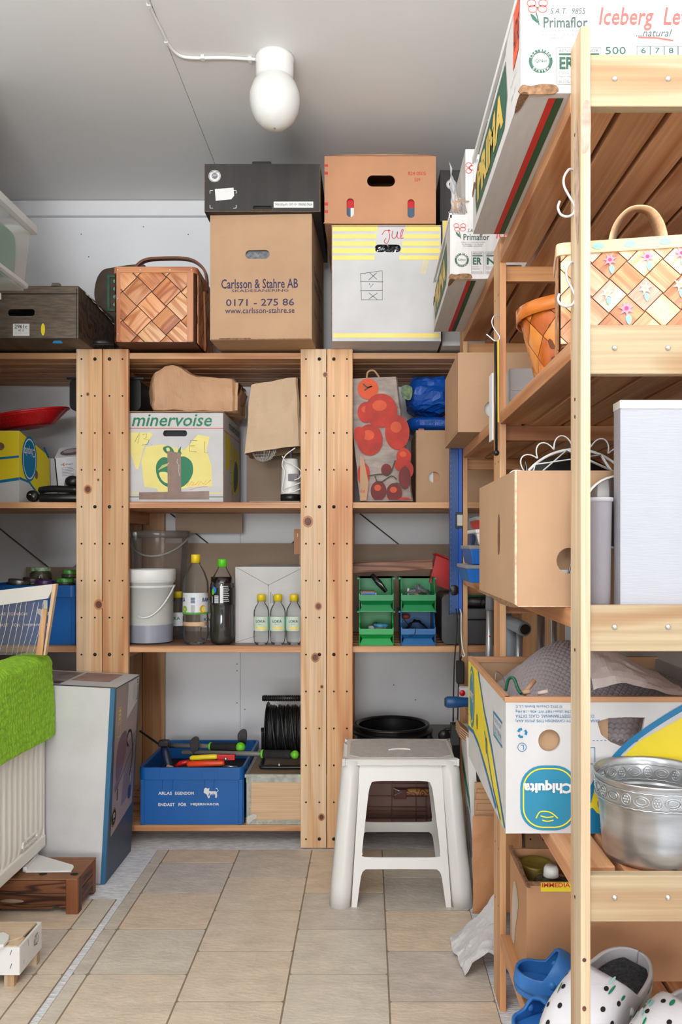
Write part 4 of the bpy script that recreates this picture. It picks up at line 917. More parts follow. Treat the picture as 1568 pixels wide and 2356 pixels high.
# three small labelled water bottles
loka = []
for k, (px, lb) in enumerate(((601, 'left small water bottle of the three in front of the white carton'), (639, 'middle small water bottle of the three in front of the white carton'), (676, 'right small water bottle beside the post in front of the white carton'))):
    y = 2.800; x = X(px, y); r = .0275; h = .176
    t, c = bottle('water_bottle', lb, x, y, Z3, 1, h, r, m_cap, c_wat, .66, 'small water bottles', .0115)
    wrap(MB(), c, r + .0006, -1.5, 1.5, h * .28, h * .56, 14).build('label', m_lab, t)
    wrap(MB(), c, r + .0009, 1.0, 1.5, h * .28, h * .56, 4).build('label_edge', pm('mint_print', (120, 190, 160), .5), t)
    f_ = Fr((x - .02, y - r - .0009, Z3), (1, 0, 0), (0, 0, 1)); t2 = text(t, f_, 'LOKA', .0035, h * .445, .0365, h * .50, m_dgreen, bold=.02, off=0, local=False)
    inv = INV[t]
    for v in t2.data.vertices:           # bend the lettering round the bottle
        a = (v.co.x) / (r + .001); v.co.x = (r + .0013) * math.sin(a); v.co.y = -(r + .0013) * math.cos(a)
    t3 = text(t, f_, 'Citron', .012, h * .405, .026, h * .425, m_dgreen, off=0, local=False)
    for v in t3.data.vertices: a = (v.co.x) / (r + .001); v.co.x = (r + .0013) * math.sin(a); v.co.y = -(r + .0013) * math.cos(a)
    for a0, zz in ((-.55, .335), (-.1, .325), (.35, .335)): wrap(MB(), c, r + .0011, a0, a0 + .42, h * (zz - .02), h * (zz + .035), 4).build('printed_lemon', m_pyel, t)
# large water bottle, cola bottle
def at(px, y): return X(px, y)
y = 2.815; t, c = bottle('water_bottle', 'large clear water bottle with yellow cap and fruit label', at(450, y), y, Z3, 0, .316, .0455, m_cap, c_wat, .70, None, .0125)
wrap(MB(), c, .0452, -1.7, 1.7, .128, .182, 18).build('label', m_labw, t)
wrap(MB(), c, .0455, -1.6, 1.6, .107, .114, 16).build('green_band', pm('label_green', (90, 170, 60), .5), t)
wrap(MB(), c, .0453, -1.5, 1.5, .112, .13, 16).build('label_lower', m_labw, t)
f_ = Fr((c[0] - .044, c[1] - .0462, Z3), (1, 0, 0), (0, 0, 1))
def bent(t, s, u0, v0, u1, v1, m, R_, **k):
    o = text(t, f_, s, u0, v0, u1, v1, m, off=0, local=False, **k)
    for v in o.data.vertices: a = v.co.x / R_; v.co.x = (R_ + .0009) * math.sin(a); v.co.y = -(R_ + .0009) * math.cos(a)
m_navy = pm('navy_print', (36, 58, 120), .5)
bent(t, 'RAM', .076, .150, .106, .165, m_navy, .0455, bold=.02, shear=.2); bent(t, 'OSA', -.018, .150, .012, .165, m_navy, .0455, bold=.02, shear=.2)
mb = MB()
for k in range(9): wrap(mb, c, .0462, -.16 + .035 * k, -.145 + .035 * k, .147, .166, 1)
for k in range(4): wrap(mb, c, .0462, -.16, .16, .147 + .0055 * k, .1485 + .0055 * k, 3)
mb.build('bar_code', m_navy, t)['kind'] = 'stuff'
mb = MB()
for k in range(5): wrap(mb, c, .0462, -.13 + .055 * k, -.11 + .055 * k, .105, .140, 1)
mb.build('fine_print', m_gpr, t)['kind'] = 'stuff'
def spot(t, c, r, a, z, ra, rz, m, n, nm):
    cc = Vector(c); mb = MB(); vs = [cc + Vector((r * math.sin(a + ra * math.cos(q)), -r * math.cos(a + ra * math.cos(q)), z + rz * math.sin(q))) for q in [2 * PI * i / n for i in range(n)]]
    mb.add(vs, [tuple(range(n))]); mb.build(nm, m, t)
spot(t, c, .0463, -.75, .125, .26, .012, pm('lime_print', (150, 190, 50), .5), 16, 'printed_lime'); spot(t, c, .0463, .78, .125, .27, .014, pm('orange_print', (232, 172, 40), .5), 16, 'printed_orange'); spot(t, c, .0466, .84, .125, .19, .010, m_pyel, 16, 'printed_slice')
wrap(MB(), c, .0448, -1.5, 1.5, .066, .080, 16).build('back_label', pm('peach_print', (226, 186, 146), .5), t)
y = 2.812; m_cola = pm('cola', (22, 12, 10), .12, var=.02, coat=.8)
t, c = bottle('cola_bottle', 'large bottle of dark cola with green cap', at(511, y), y, Z3, 0, .300, .0435, m_capg, m_cola, .79, None, .0125)
wrap(MB(), c, .0436, -1.6, 1.6, .140, .200, 18).build('label', m_black, t)
spot(t, c, .0446, -.62, .186, .13, .011, m_lime, 12, 'printed_leaf'); spot(t, c, .0445, -.50, .192, .2, .012, pm('leaf_blue', (50, 130, 210), .5), 12, 'printed_swirl')
mb = MB(); gk = lambda a0, a1, z0, z1: wrap(mb, c, .0446, a0, a1, z0, z1, 3)
gk(-.72, -.66, .147, .170)
for k in range(5): gk(-.46 + .075 * k, -.42 + .075 * k, .147, .172); gk(-.46, -.14, .147 + .006 * k, .1495 + .006 * k)
for k in range(9): gk(.0, .75 - .05 * (k % 3), .152 + .0065 * k, .1545 + .0065 * k)
gk(.0, .25, .147, .205)
mb.build('white_print', m_labw, t)['kind'] = 'stuff'
# small bottles behind
for px, y, lb, cp in ((409, 2.975, 'small water bottle half hidden behind the white bucket', m_cap), (478, 2.93, 'small water bottle half hidden behind the large water bottle', pm('orange_cap', (235, 150, 30), .35))):
    x = at(px, y); t, c = bottle('water_bottle', lb, x, y, Z3, 1, .176, .0275, cp, c_wat, .66, None, .0115)
    wrap(MB(), c, .0281, -1.5, 1.5, .049, .099, 14).build('label', m_labw, t)
    f_ = Fr((x - .02, y - .0286, Z3), (1, 0, 0), (0, 0, 1)); bent(t, 'KA', .012, .072, .034, .084, m_dgreen, .0278, bold=.02)
# white bucket with lid, part filled
y = 2.868; x = at(346, y); rb = .0835
t = thing('bucket', 'white plastic bucket with lid and handle, clear lower part', 'bucket', (x, y, Z3)); c = (x, y, Z3)
MB().lathe([(0, .003), (.074, .003), (.078, .008), (.082, .215), (.086, .215), (.086, .225), (.082, .2255)], c, 44).build('body', pm('bucket_white', (226, 226, 224), .35, var=.01, sub=.1), t)
wrap(MB(), c, .0795, -1.6, 1.6, .004, .066, 30).build('clear_lower_band', pm('bucket_grey_contents', (150, 152, 164), .35, var=.04), t)
MB().lathe([(0, .258), (.076, .258), (.080, .263), (.0865, .263), (.0885, .258), (.0885, .226), (.0865, .222)], c, 44).build('lid', pm('lid_white', (234, 234, 232), .35, var=.01), t)
MB().lathe([(.0815, .196), (.0855, .198), (.0855, .204), (.082, .206)], c, 44).build('ring', MATS['bucket_white'], t)
P_ = [Vector((x + .088 * math.cos(a), y - .088 * math.sin(a), Z3 + .205 - .11 * math.sin(a) ** 1.5)) for a in [PI * i / 24 for i in range(25)]]
MB().tube([p for p in P_[:15]], .003, 8).build('handle', m_white, t)
# clear bucket behind
y = 3.068; x = at(368, y)
t = thing('bucket', 'empty transparent bucket with bail handle behind the white bucket', 'bucket', (x, y, Z3 + .001)); c = (x, y, Z3 + .001)
hb_ = Z(1222, y) - Z3
MB().lathe([(0, .004), (.083, .004), (.088, .01), (.107, hb_ - .03), (.107, hb_)], c, 44).build('body', c_buck, t)
MB().lathe([(.1065, hb_ - .028), (.1125, hb_ - .026), (.1125, hb_ - .002), (.107, hb_)], c, 44).build('rim', clear('clear_rim', (214, 210, 204), .4, .15, milky=.3, milk=(196, 192, 186)), t)
P_ = [Vector((x + .1145 * math.cos(a), y - .1145 * math.sin(a) , Z3 + hb_ - .02 - .075 * math.sin(a) ** 1.3)) for a in [PI * i / 30 for i in range(31)]]
MB().tube(P_, .0035, 8).build('handle', clear('handle_clear', (200, 200, 200), .3, .2, milky=.75, milk=(205, 203, 200)), t)
# white carton with envelope folds
y = 2.842; bx = X(541, y); w = X(700, y) - bx; h = Z(1304, y) - Z3; wct = Z3 + h
b = CB('white_carton', 'plain white carton with envelope folds behind the small water bottles', 'box', bx, y, Z3, w, .28, h, m_cardw)
mb = MB(True)
pc = b.P(617, 1346)
for q in ((0, h), (w, h), (.002, .002)):
    e = pc if q[1] > .1 else b.P(590, 1463)
    stroke2(b.f, [q, e], .0012, mb)
stroke2(b.f, [pc, (pc[0], 0)], .0012, mb)
mb.build('fold_lines', m_gpr, b.r)['kind'] = 'stuff'
b.poly(b.f, [b.P(616, 1345), b.P(618, 1345), b.P(618, 1347.5), b.P(616, 1347.5)], m_dark, 'pin_hole')
mb = MB(True)
for k in range(3): mb.plate(b.f, [b.P(622 + 3 * k, 1388), b.P(623.4 + 3 * k, 1388), b.P(623.4 + 3 * k, 1362 + 4 * k), b.P(622 + 3 * k, 1362 + 4 * k)], 0, (), 0, .0008)
mb.build('small_print', m_gpr, b.r)['kind'] = 'stuff'
# cardboard sheets behind and two little cartons
def sheet(nm, lb, x0, y0, x1, y1, Y, th, m, cat='cardboard'):
    o = MB().box(X(x0, Y), Y, Z(y1, Y), X(x1, Y), Y + th, Z(y0, Y)).build(nm, m); return tag(o, lb, cat)
sheet('cardboard_sheet', 'cardboard flap hanging below the carton shelf in the middle unit', 403, 1182, 557, 1227, 3.19, .005, m_cardg)
o = MB().box(X(376, 3.22), 3.222, Z3, X(700, 3.22), 3.229, Z(1250, 3.22)).build('cardboard_sheet', m_cardg); tag(o, 'long cardboard sheet standing behind the bottles', 'cardboard')
o = MB().box(X(813, 3.22), 3.222, .7, X(1060, 3.22), 3.229, Z(1252, 3.22)).build('cardboard_sheet', m_cardg); tag(o, 'cardboard sheet standing behind the green bins', 'cardboard')
o = MB().box(X(56, 3.2), 3.216, .7, X(200, 3.2), 3.223, Z(1305, 3.2)).build('cardboard_sheet', m_cardg); tag(o, 'cardboard sheet behind the glass jars in the left unit', 'cardboard')
b = CB('small_carton', 'small brown carton stapled at its side, upper of two at the right post', 'box', X(676, 2.98), 2.98, Z(1275, 2.98), .07, .12, .094, m_cardb); b.poly(b.f, rect(.012, .065, .015, .078), m_paper, 'staple')
zs = Z(1275, 2.98); b = CB('small_carton', 'small pale carton under the stapled one at the right post', 'box', X(688, 2.98), 2.98, wct + .0015, .07, .12, zs - wct - .0025, m_card)
# ================================================================ third shelf, right unit: stacking bins
Z4 = .6993
def bin_(lb, x, y, z, m, w=.134, d=.20, h=.118):
    t = thing('stacking_bin', lb, 'bin', (x, y, z), 0, 'plastic stacking bins'); mb = MB(True); th = .003
    wb = w * .90; o = (w - wb) / 2
    L = Fr((0, 0, 0), (0, 1, 0), (0, 0, 1))
    for xx in (o, w - o - th):
        mb.plate(Fr((xx + th if xx > w / 2 else xx, 0, 0), (0, 1, 0), (0, 0, 1)), [(.008, 0), (d, 0), (d, h), (.055, h), (.030, h * .62), (.0, h * .50), (.0, h * .34)], th, (), 0, th if xx < w / 2 else 0)
    mb.box(o, d - th, 0, w - o, d, h); mb.box(o, .01, 0, w - o, d, th)
    mb.plate(Fr((o, 0, 0), (1, 0, 0), (0, 0, 1)), [(0, h * .34), (wb, h * .34), (wb, h * .50), (0, h * .50)], th)
    vs = [(o, .0, h * .34), (w - o, .0, h * .34), (w - o - .012, .022, h * .20), (o + .012, .022, h * .20), (w - o, .010, 0), (o, .010, 0)]
    mb.add(vs, [(0, 1, 2, 3), (3, 2, 4, 5)], 0)
    mb.build('body', m, t)
    MB(True).box(0, .05, h - .006, o + .003, d, h).build('side_rim', m, t); MB(True).box(w - o - .003, .05, h - .006, w, d, h).build('side_rim', m, t); MB(True).box(0, d - .003, h - .008, w, d + .003, h).build('rear_rim', m, t)
    MB(True).plate(Fr((0, 0, 0), (1, 0, 0), (0, 0, 1)), rect(w * .27, h * .35, w * .73, h * .49), .001, [rect(w * .285, h * .365, w * .715, h * .475)], 0, .001).build('label_holder', m, t)
    MB(True).plate(Fr((0, 0, 0), (1, 0, 0), (0, 0, 1)), rect(w * .06, h * .485, w * .94, h * .51), .003, (), 0, .0015).build('front_lip', m, t)
    for xx in (o, w - o - .004):
        MB(True).plate(Fr((xx, 0, 0), (0, 1, 0), (0, 0, 1)), [(-.003, h * .36), (-.003, h * .55), (.028, h * .66), (.05, h + .0), (.056, h), (.033, h * .62), (.003, h * .50)], .004, (), 0, .004).build('cheek_rim', m, t)
    return t
yb = 2.775; hb4 = .1185
xa, xb = X(821, yb), X(917.5, yb)
m_g2 = pm('bin_green_light', (20, 164, 76), .38, var=.03)
bin_('green stacking bin, lower left of the four', xa, yb, Z4, m_g2); bin_('blue stacking bin, lower right of the four', xb, yb, Z4, pm('bin_blue', (18, 104, 168), .38, var=.04))
bin_('green stacking bin with cards and black trimmer, upper left of the four', xa, yb - .006, Z4 + hb4, m_green); bin_('green stacking bin holding a clear plastic bag, upper right of the four', xb, yb - .006, Z4 + hb4, m_green)
def rest(nm, lb, cat, mbs, group=None):
    """a small thing lying inside a bin; mbs = [(part, mesh, material)]"""
    p = mbs[0][1].v[0]; zmn = min(v.z for _, m_, _ in mbs for v in m_.v); t = thing(nm, lb, cat, (p.x, p.y, zmn), 0, group)
    for a, m_, mt in mbs: m_.build(a, mt, t)
    return t
zu = Z4 + hb4 + .0035
rest('card_stack', 'stack of blue and white cards in the upper left green bin', 'cards', [('cards', MB().box(xa + .014, yb + .035, zu, xa + .068, yb + .10, zu + .060), m_paper), ('top_card', MB().box(xa + .017, yb + .031, zu + .034, xa + .064, yb + .0345, zu + .062), m_blue2), ('card_edge', MB().box(xa + .010, yb + .036, zu + .0602, xa + .060, yb + .10, zu + .066), m_card)])
p0, p1 = Vector((X(855, 2.82), 2.835, Z(1322, 2.82))), Vector((X(888, 2.80), 2.822, Z(1362, 2.80)))
rest('trimmer', 'black and silver trimmer sticking out of the upper left green bin', 'trimmer', [('body', MB().tube([p0, p0.lerp(p1, .5), p1], [.008, .011, .007], 10), m_black), ('clip', MB().tube([p0.lerp(p1, .35) + Vector((-.006, -.013, 0)), p0.lerp(p1, .6) + Vector((.004, -.013, .002)), p0.lerp(p1, .95) + Vector((.003, -.011, 0))], .0018, 6), m_zinc)])
c_film = clear('plastic_film', (214, 216, 220), .5, .2, milky=.45, milk=(176, 178, 184))
mb = MB(); crumple(mb, lambda u, v: Vector((xb + .030 + .085 * u, yb + .05 + .06 * v, zu + .055 + .035 * math.sin(PI * u) * math.sin(PI * v))), 18, 12, .012, 3, 10)
rest('plastic_bag', 'crumpled clear plastic bag in the upper right green bin', 'bag', [('film', mb, c_film)])
rest('small_card', 'white card and metal rods standing in the upper right green bin', 'card', [('card', MB().box(xb + .032, yb + .07, zu + .004, xb + .039, yb + .09, zu + .075), m_paper), ('rod', MB().tube([(xb + .046, yb + .06, zu + .001), (xb + .047, yb + .07, zu + .066)], .004), m_zinc), ('wood_piece', MB().box(xb + .056, yb + .035, zu, xb + .07, yb + .09, zu + .058), m_card)])
zl = Z4 + .0035
rest('glass_jar', 'small glass jar with blue patterned lid in the lower left green bin', 'jar', [('glass', MB().lathe([(0, 0), (.025, 0), (.0255, .02), (0, .021)], (xa + .085, yb + .05, zl + .040), 20), clear('jar_glass', (220, 226, 220), .3, .05, milky=.2)), ('lid', MB().lathe([(.0265, .021), (.0265, .029), (0, .030)], (xa + .085, yb + .05, zl + .040), 24), pm('teal_lid', (70, 150, 190), .35, var=.3, ns=80)), ('screws_below', MB().box(xa + .055, yb + .03, zl, xa + .115, yb + .08, zl + .039), m_steel)])
rest('paper_roll', 'paper roll and light bulb in the lower left green bin', 'roll', [('roll', MB().lathe([(0, 0), (.024, 0), (.024, .055), (0, .055)], (xa + .062, yb + .125, zl), 20), m_paper), ('bulb', MB().ball((xa + .065, yb + .09, zl + .062), .011, 12), m_zinc)])
mb = MB(); crumple(mb, lambda u, v: Vector((xb + .028 + .078 * u, yb + .04 + .08 * v, zl + .047 + .028 * math.sin(PI * u))), 16, 10, .010, 6, 9)
rest('plastic_bag', 'dark clear plastic bag of parts in the lower blue bin', 'bag', [('film', mb, clear('dark_film', (90, 96, 106), .5, .15, milky=.35, milk=(70, 76, 88)))])
rest('wire_hook', 'thin black wire bent over the front of the lower blue bin', 'wire', [('wire', MB().tube(ospl([Vector(p) for p in ((xb + .02, yb + .06, zl + .085), (xb + .04, yb + .01, zl + .06), (xb + .055, yb - .010, zl + .062), (xb + .054, yb - .011, zl + .040), (xb + .038, yb - .010, zl + .030))], 4), .0013, 5), m_black)])
rest('orange_tag', 'orange rag at the back of the lower blue bin', 'cloth', [('rag', MB().ball((xb + .03, yb + .13, zl + .088), .014, 10, 0, (1.2, 1, .7)), pm('dull_orange', (180, 84, 60)))])
pl = Vector((X(811, 2.92), 2.93, 0))
o = MB(); a, c = Vector((X(800, 2.95), 2.95, Z(1308, 2.95))), Vector((X(994, 2.95), 2.95, Z(1298, 2.95))); o.beam(a, c, .03, .037)
o = o.build('timber_offcut', wood('reddish_timber', (176, 122, 92), (120, 66, 44), 0, rings=6, sc=2), bevel=.0015); tag(o, 'reddish brown timber offcut lying on top of the green bins', 'timber')
zz = Z4 + 2 * hb4 + .0005
for v in o.data.vertices: v.co.z += max(0, zz - (min(q.co.z for q in o.data.vertices))) if False else 0
# red bin on its side, toolbox, green cloth
t = thing('red_bin', 'red plastic stacking bin tipped on top of the black toolbox', 'bin', (X(1025, 2.95), 2.94, .86)); r_ = Matrix.Rotation(.35, 3, 'Y'); c = Vector((X(1022, 2.95), 2.965, .952))
def rp(x, y, z): return c + r_ @ Vector((x, y, z))
vs = [rp(*p) for p in ((-.04, -.045, -.055), (.05, -.045, -.055), (.05, .045, -.055), (-.04, .045, -.055), (-.052, -.052, .05), (.06, -.052, .05), (.06, .052, .05), (-.052, .052, .05))]
MB().add(vs, [(3, 2, 1, 0), (0, 1, 5, 4), (1, 2, 6, 5), (2, 3, 7, 6), (3, 0, 4, 7)]).build('body', m_red, t, solid=.003)
MB().tube([rp(-.056, -.056, .05), rp(.064, -.056, .05), rp(.064, .056, .05), rp(-.056, .056, .05)], .005, 4, 0, True).build('rim', m_red, t)
tx0 = X(1012, 2.80)
t = thing('toolbox', 'dark grey plastic toolbox standing beside the stacking bins', 'toolbox', (tx0, 2.80, Z4)); g = m_toolg = pm('dark_grey_plastic', (74, 75, 78), .4, var=.05)
mb = MB(); fr = Fr((tx0 + .055, 2.80, Z4), (1, 0, 0), (0, 0, 1)); mb.plate(fr, rrect(-.050, .003, .020, .178, .022, 5), .26); mb.build('side_case', m_toolg, t, bevel=.003)
MB().box(tx0 + .062, 2.80, Z4, tx0 + .25, 3.06, Z4 + .088).build('lower_half', m_toolg, t, bevel=.006); MB().box(tx0 + .059, 2.798, Z4 + .090, tx0 + .252, 3.062, Z4 + .128).build('lid', pm('grey_lid', (88, 90, 92), .4), t, bevel=.006)
t = lump('green_cloth', 'dark green cloth bundled on top of the grey toolbox', 'cloth', (tx0 + .155, 2.93, Z4 + .176), .070, .09, .038, pm('green_fabric', (14, 92, 52), .85, var=.2, ns=30), .010, 5, pw=.8)
t = thing('drill', 'black power drill lying on the toolbox in front of the green cloth', 'drill', (tx0 + .14, 2.82, Z4 + .1285)); MB().lathe([(0, -.05), (.018, -.048), (.02, .03), (.014, .05), (0, .052)], (tx0 + .13, 2.822, Z4 + .150), 18, 0, 'X').build('motor', m_black, t)
MB().lathe([(0, -.007), (.012, -.006), (.013, .006), (0, .007)], (tx0 + .155, 2.799, Z4 + .150), 16, 0, 'Y').build('wheel', m_black, t)
# ================================================================ crates: shared builder for the blue milk crates
def milk_crate(lb, x, y, z, w, d, h, grp, txt=True):
    t = thing('milk_crate', lb, 'crate', (x, y, z), 0, grp); th = .004; mb = MB(True); tp_ = .006
    mb.box(.012, .012, .003, w - .012, d - .012, .007)
    rim = .042
    for fr, L in ((Fr((.008, .006, 0), (1, 0, 0), (0, 0, 1)), w - .016), (Fr((w - .006, .008, 0), (0, 1, 0), (0, 0, 1)), d - .016), (Fr((w - .008, d - .006, 0), (-1, 0, 0), (0, 0, 1)), w - .016), (Fr((.006, d - .008, 0), (0, -1, 0), (0, 0, 1)), d - .016)):
        mb.plate(fr, rect(.002, 0, L - .002, h - .004), th)
    mb.build('body', m_blue, t)
    q = rrect(0, 0, w, d, .022, 5); qi = rrect(.009, .009, w - .009, d - .009, .018, 5)
    MB(True).plate(Fr((0, 0, h), (1, 0, 0), (0, 1, 0)), q, rim, [qi]).build('rim', m_blue, t, bevel=.0015)
    f = Fr((0, 0, 0), (1, 0, 0), (0, 0, 1))
    for fr, L in ((Fr((0, .006, 0), (1, 0, 0), (0, 0, 1)), w), (Fr((w - .006, 0, 0), (0, 1, 0), (0, 0, 1)), d)):
        for u, hh in ((.21, .034), (.31, .034), (.61, .030), (.70, .030)):
            MB(True).plate(fr, [(L * u, h - rim - hh), (L * u + .004, h - rim - hh), (L * u + .006, h - rim), (L * u - .002, h - rim)], .005, (), 0, .005).build('rib', m_blue, t)
        for u in (.035, .965): MB(True).plate(fr, rect(L * u - .007, 0, L * u + .007, h - rim), .006, (), 0, .0045).build('corner_rib', m_blue, t, bevel=.002)
        for u in (.20, .30, .60, .75): MB(True).plate(fr, rect(L * u - .001, h - rim + .001, L * u + .001, h - .003), .002, (), 0, .0075).build('rim_rib', m_blue, t)
    if txt:
        fb = Fr((0, .006, 0), (1, 0, 0), (0, 0, 1)); k = w / .338
        for s, u0, v0, u1, v1 in (('ARLAS', .062, .1035, .106, .1145), ('EGENDOM', .116, .1035, .176, .1145), ('ENDAST', .062, .064, .115, .075), ('FÖR', .127, .064, .153, .0775), ('MEJERIVAROR', .166, .064, .258, .075)):
            text(t, fb, s, u0 * k, v0, u1 * k, v1, m_paper, bold=.025, off=.0006)
        cow = MB(True); K = lambda pts: [(.205 * k + a * k, .094 + c) for a, c in pts]
        cow.plate(fb, spl(K([(.004, .030), (.010, .034), (.016, .031), (.022, .033), (.020, .024), (.030, .022), (.042, .022), (.046, .012), (.045, .0), (.040, .0), (.038, .008), (.024, .008), (.022, -.001), (.017, -.001), (.013, .010), (.008, .014), (.003, .018), (.004, .024)]), 3), 0, (), 0, .0008)
        stroke2(fb, K([(.044, .018), (.050, .024), (.046, .032), (.042, .032)]), .0022, cow); cow.build('cow_emblem', m_paper, t)
        text(t, fb, 'Arla', .222 * k, .0985, .246 * k, .110, m_blue, bold=.02, off=.0014)
    return t
zb0 = .0765; yq = 2.762
bx = X(317, yq); w = X(560, yq) - bx; hh = Z(1768, yq) - zb0
milk_crate('blue milk crate of garden tools on the bottom shelf', bx, 2.7695, zb0, w, .40, hh, 'blue milk crates')
bx2 = -1.63; milk_crate('blue milk crate of glass jars in the left unit', X(176, 2.80) + .02 - w - .02, 2.80, .6995, w, .40, Z(1347, 2.8) - .6995 + .0, 'blue milk crates')
JX = X(176, 2.80) - w
# jars on the second crate
zj = Z(1347, 2.80) - .012
def jar(lb, px, py, Y, r, h, lidm, tilt=(0, 0, 0)):
    x = X(px, Y); z = Z(py, Y); t = thing('glass_jar', lb, 'jar', (x, Y, z), tilt, 'glass jars in the left blue crate')
    MB(True).lathe([(0, 0), (r * .9, 0), (r, h * .15), (r, h * .7), (r * .8, h * .85), (r * .8, h)], (0, 0, 0), 28).build('glass', clear('jar_clear', (206, 208, 190), .35, .04, milky=.18, milk=(150, 150, 130)), t)
    MB(True).lathe([(r * .86, h - .004), (r * .88, h + .007), (r * .84, h + .010), (0, h + .010)], (0, 0, 0), 28).build('lid', lidm, t)
m_lidg = pm('green_check_lid', (70, 150, 60), .35, var=.45, ns=60)
jar('tall glass jar with white and green checked lid', 94, 1338, 2.92, .039, .043, pm('white_green_lid', (160, 190, 150), .35, var=.4, ns=60))
jar('glass jar with green lid stacked at the post', 162, 1330, 2.90, .031, .020, m_lidg); jar('wide glass jar with green lid beside the post', 150, 1347, 2.86, .034, .016, m_lidg)
jar('low glass jar with orange-rimmed black lid', 74, 1347, 2.88, .038, .018, pm('black_orange_lid', (60, 46, 36), .35, var=.3), (0, .08, 0)); jar('low glass jar with purple lid', 104, 1350, 2.86, .037, .014, pm('purple_lid', (74, 36, 92), .35))
jar('flat jar with grey lid lying at the crate edge', 42, 1346, 2.85, .04, .010, m_steel, (0, .12, 0))
MB().box(JX + .02, 2.83, .72, X(176, 2.8) - .02, 3.14, zj - .07 if 0 else .83).build('x', m_blackm) if 0 else None
# ================================================================ bottom shelf, middle unit: tools, box and cable reel
zr = zb0 + hh
def tl(px, py, Y): return Vector((X(px, Y), Y, Z(py, Y)))
m_grip = pm('black_foam', (34, 34, 34), .85, var=.1, ns=60, bump=.3, bs=300); m_shaft = pm('grey_shaft', (120, 116, 112), .4)
def lopper(lb, a, b, g0, end, r=.0085):
    t = thing('lopper', lb, 'garden tool', tuple(a), 0, 'loppers in the blue crate')
    MB().tube([a, b], r, 12).build('shaft', m_shaft, t)
    d = (b - a).normalized(); p = a.lerp(b, g0)
    MB().tube([p, p + d * .004, b - d * .018, b - d * .014], [.011, .0145, .0155, .014], 16).build('grip', m_grip, t)
    MB().tube([p - d * .006, p - d * .001, p + d * .004], [.012, .016, .0145], 16).build('green_collar', m_lime, t)
    MB().ball(b, end, 16).build('green_end', m_lime, t)
    return t
lopper('grip of a garden lopper with lime end, upper one across the blue crate', tl(385, 1715, 2.95), tl(553, 1719, 2.86), .60, .0175)
lopper('grip of a garden lopper with lime end, lower one reaching over the wooden box', tl(420, 1731, 2.88), tl(678, 1736, 2.777), .72, .0145)
for px, py, Y, lb in ((448, 1722, 2.86, 'left black curved pruner guard in the blue crate'), (558, 1705, 2.90, 'right black curved pruner guard in the blue crate')):
    P_ = [tl(px - 12, py - 14, Y), tl(px - 2, py - 26, Y), tl(px + 8, py - 22, Y), tl(px + 8, py, Y), tl(px + 2, py + 16, Y), tl(px - 8, py + 8, Y)]
    t = thing('guard', lb, 'garden tool', tuple(P_[3]), 0, 'pruner guards'); o = MB(); fr = Fr((0, Y, 0), (1, 0, 0), (0, 0, 1)); o.plate(fr, spl([(p.x, p.z) for p in P_], 4), .012); o.build('blade', m_black, t, bevel=.003)
t = thing('hedge_shears', 'red garden shears with one yellow and one orange handle on the crate rim', 'shears', tuple(tl(430, 1765, 2.80)))
MB().tube([tl(437, 1745, 2.81), tl(442, 1744, 2.81), tl(495, 1741, 2.81), tl(500, 1741, 2.81)], [.006, .0095, .0095, .008], 12).build('yellow_handle', m_yel, t)
MB().tube([tl(430, 1757.5, 2.785), tl(434, 1757.5, 2.785), tl(510, 1755.5, 2.785), tl(516, 1754.5, 2.785)], [.007, .011, .0095, .0075], 12).build('orange_handle', pm('orange_red', (226, 72, 30), .35), t)
MB().tube([tl(404, 1766, 2.83), tl(415, 1756, 2.82), tl(437, 1752, 2.815)], [.009, .009, .007], 10).build('red_hook', m_red, t)
MB().box(X(500, 2.81), 2.80, Z(1748, 2.81), X(541, 2.81), 2.815, Z(1735, 2.81)).build('red_blade_carrier', m_red, t, bevel=.002)
MB().lathe([(0, -.006), (.006, -.005), (.007, 0)], (X(519, 2.8), 2.799, Z(1746, 2.8)), 12, 0, 'Y').build('pivot_bolt', m_zinc, t); MB().tube([tl(512, 1762, 2.79), tl(546, 1764, 2.79)], .002, 6).build('steel_pin', m_zinc, t)
t = thing('power_tool', 'navy and grey hose nozzle leaning at the left of the blue crate', 'nozzle', tuple(tl(390, 1765, 2.83)))
MB().tube([tl(378, 1718, 2.86), tl(381, 1733, 2.85), tl(388, 1762, 2.83), tl(391, 1768, 2.83)], [.013, .017, .013, .014], 14).build('body', pm('navy_plastic', (22, 34, 62), .45), t)
MB().box(X(366, 2.86), 2.84, Z(1716, 2.86), X(390, 2.86), 2.87, Z(1702, 2.86)).build('clamp', m_black, t, bevel=.004)
MB().tube([tl(322, 1682, 3.0), tl(368, 1714, 2.88)], .004, 8).build('lance', m_black, t); MB().tube([tl(384, 1763, 2.81), tl(398, 1768, 2.805)], .007, 10).build('tan_end', m_card, t)
mb = MB(); mb.box(bx + .012, 2.79, zb0 + .008, bx + w - .014, 3.15, zb0 + .13); o = mb.build('tool_sack', m_blackm); tag(o, 'dark sack of tools filling the lower part of the blue crate', 'sack')
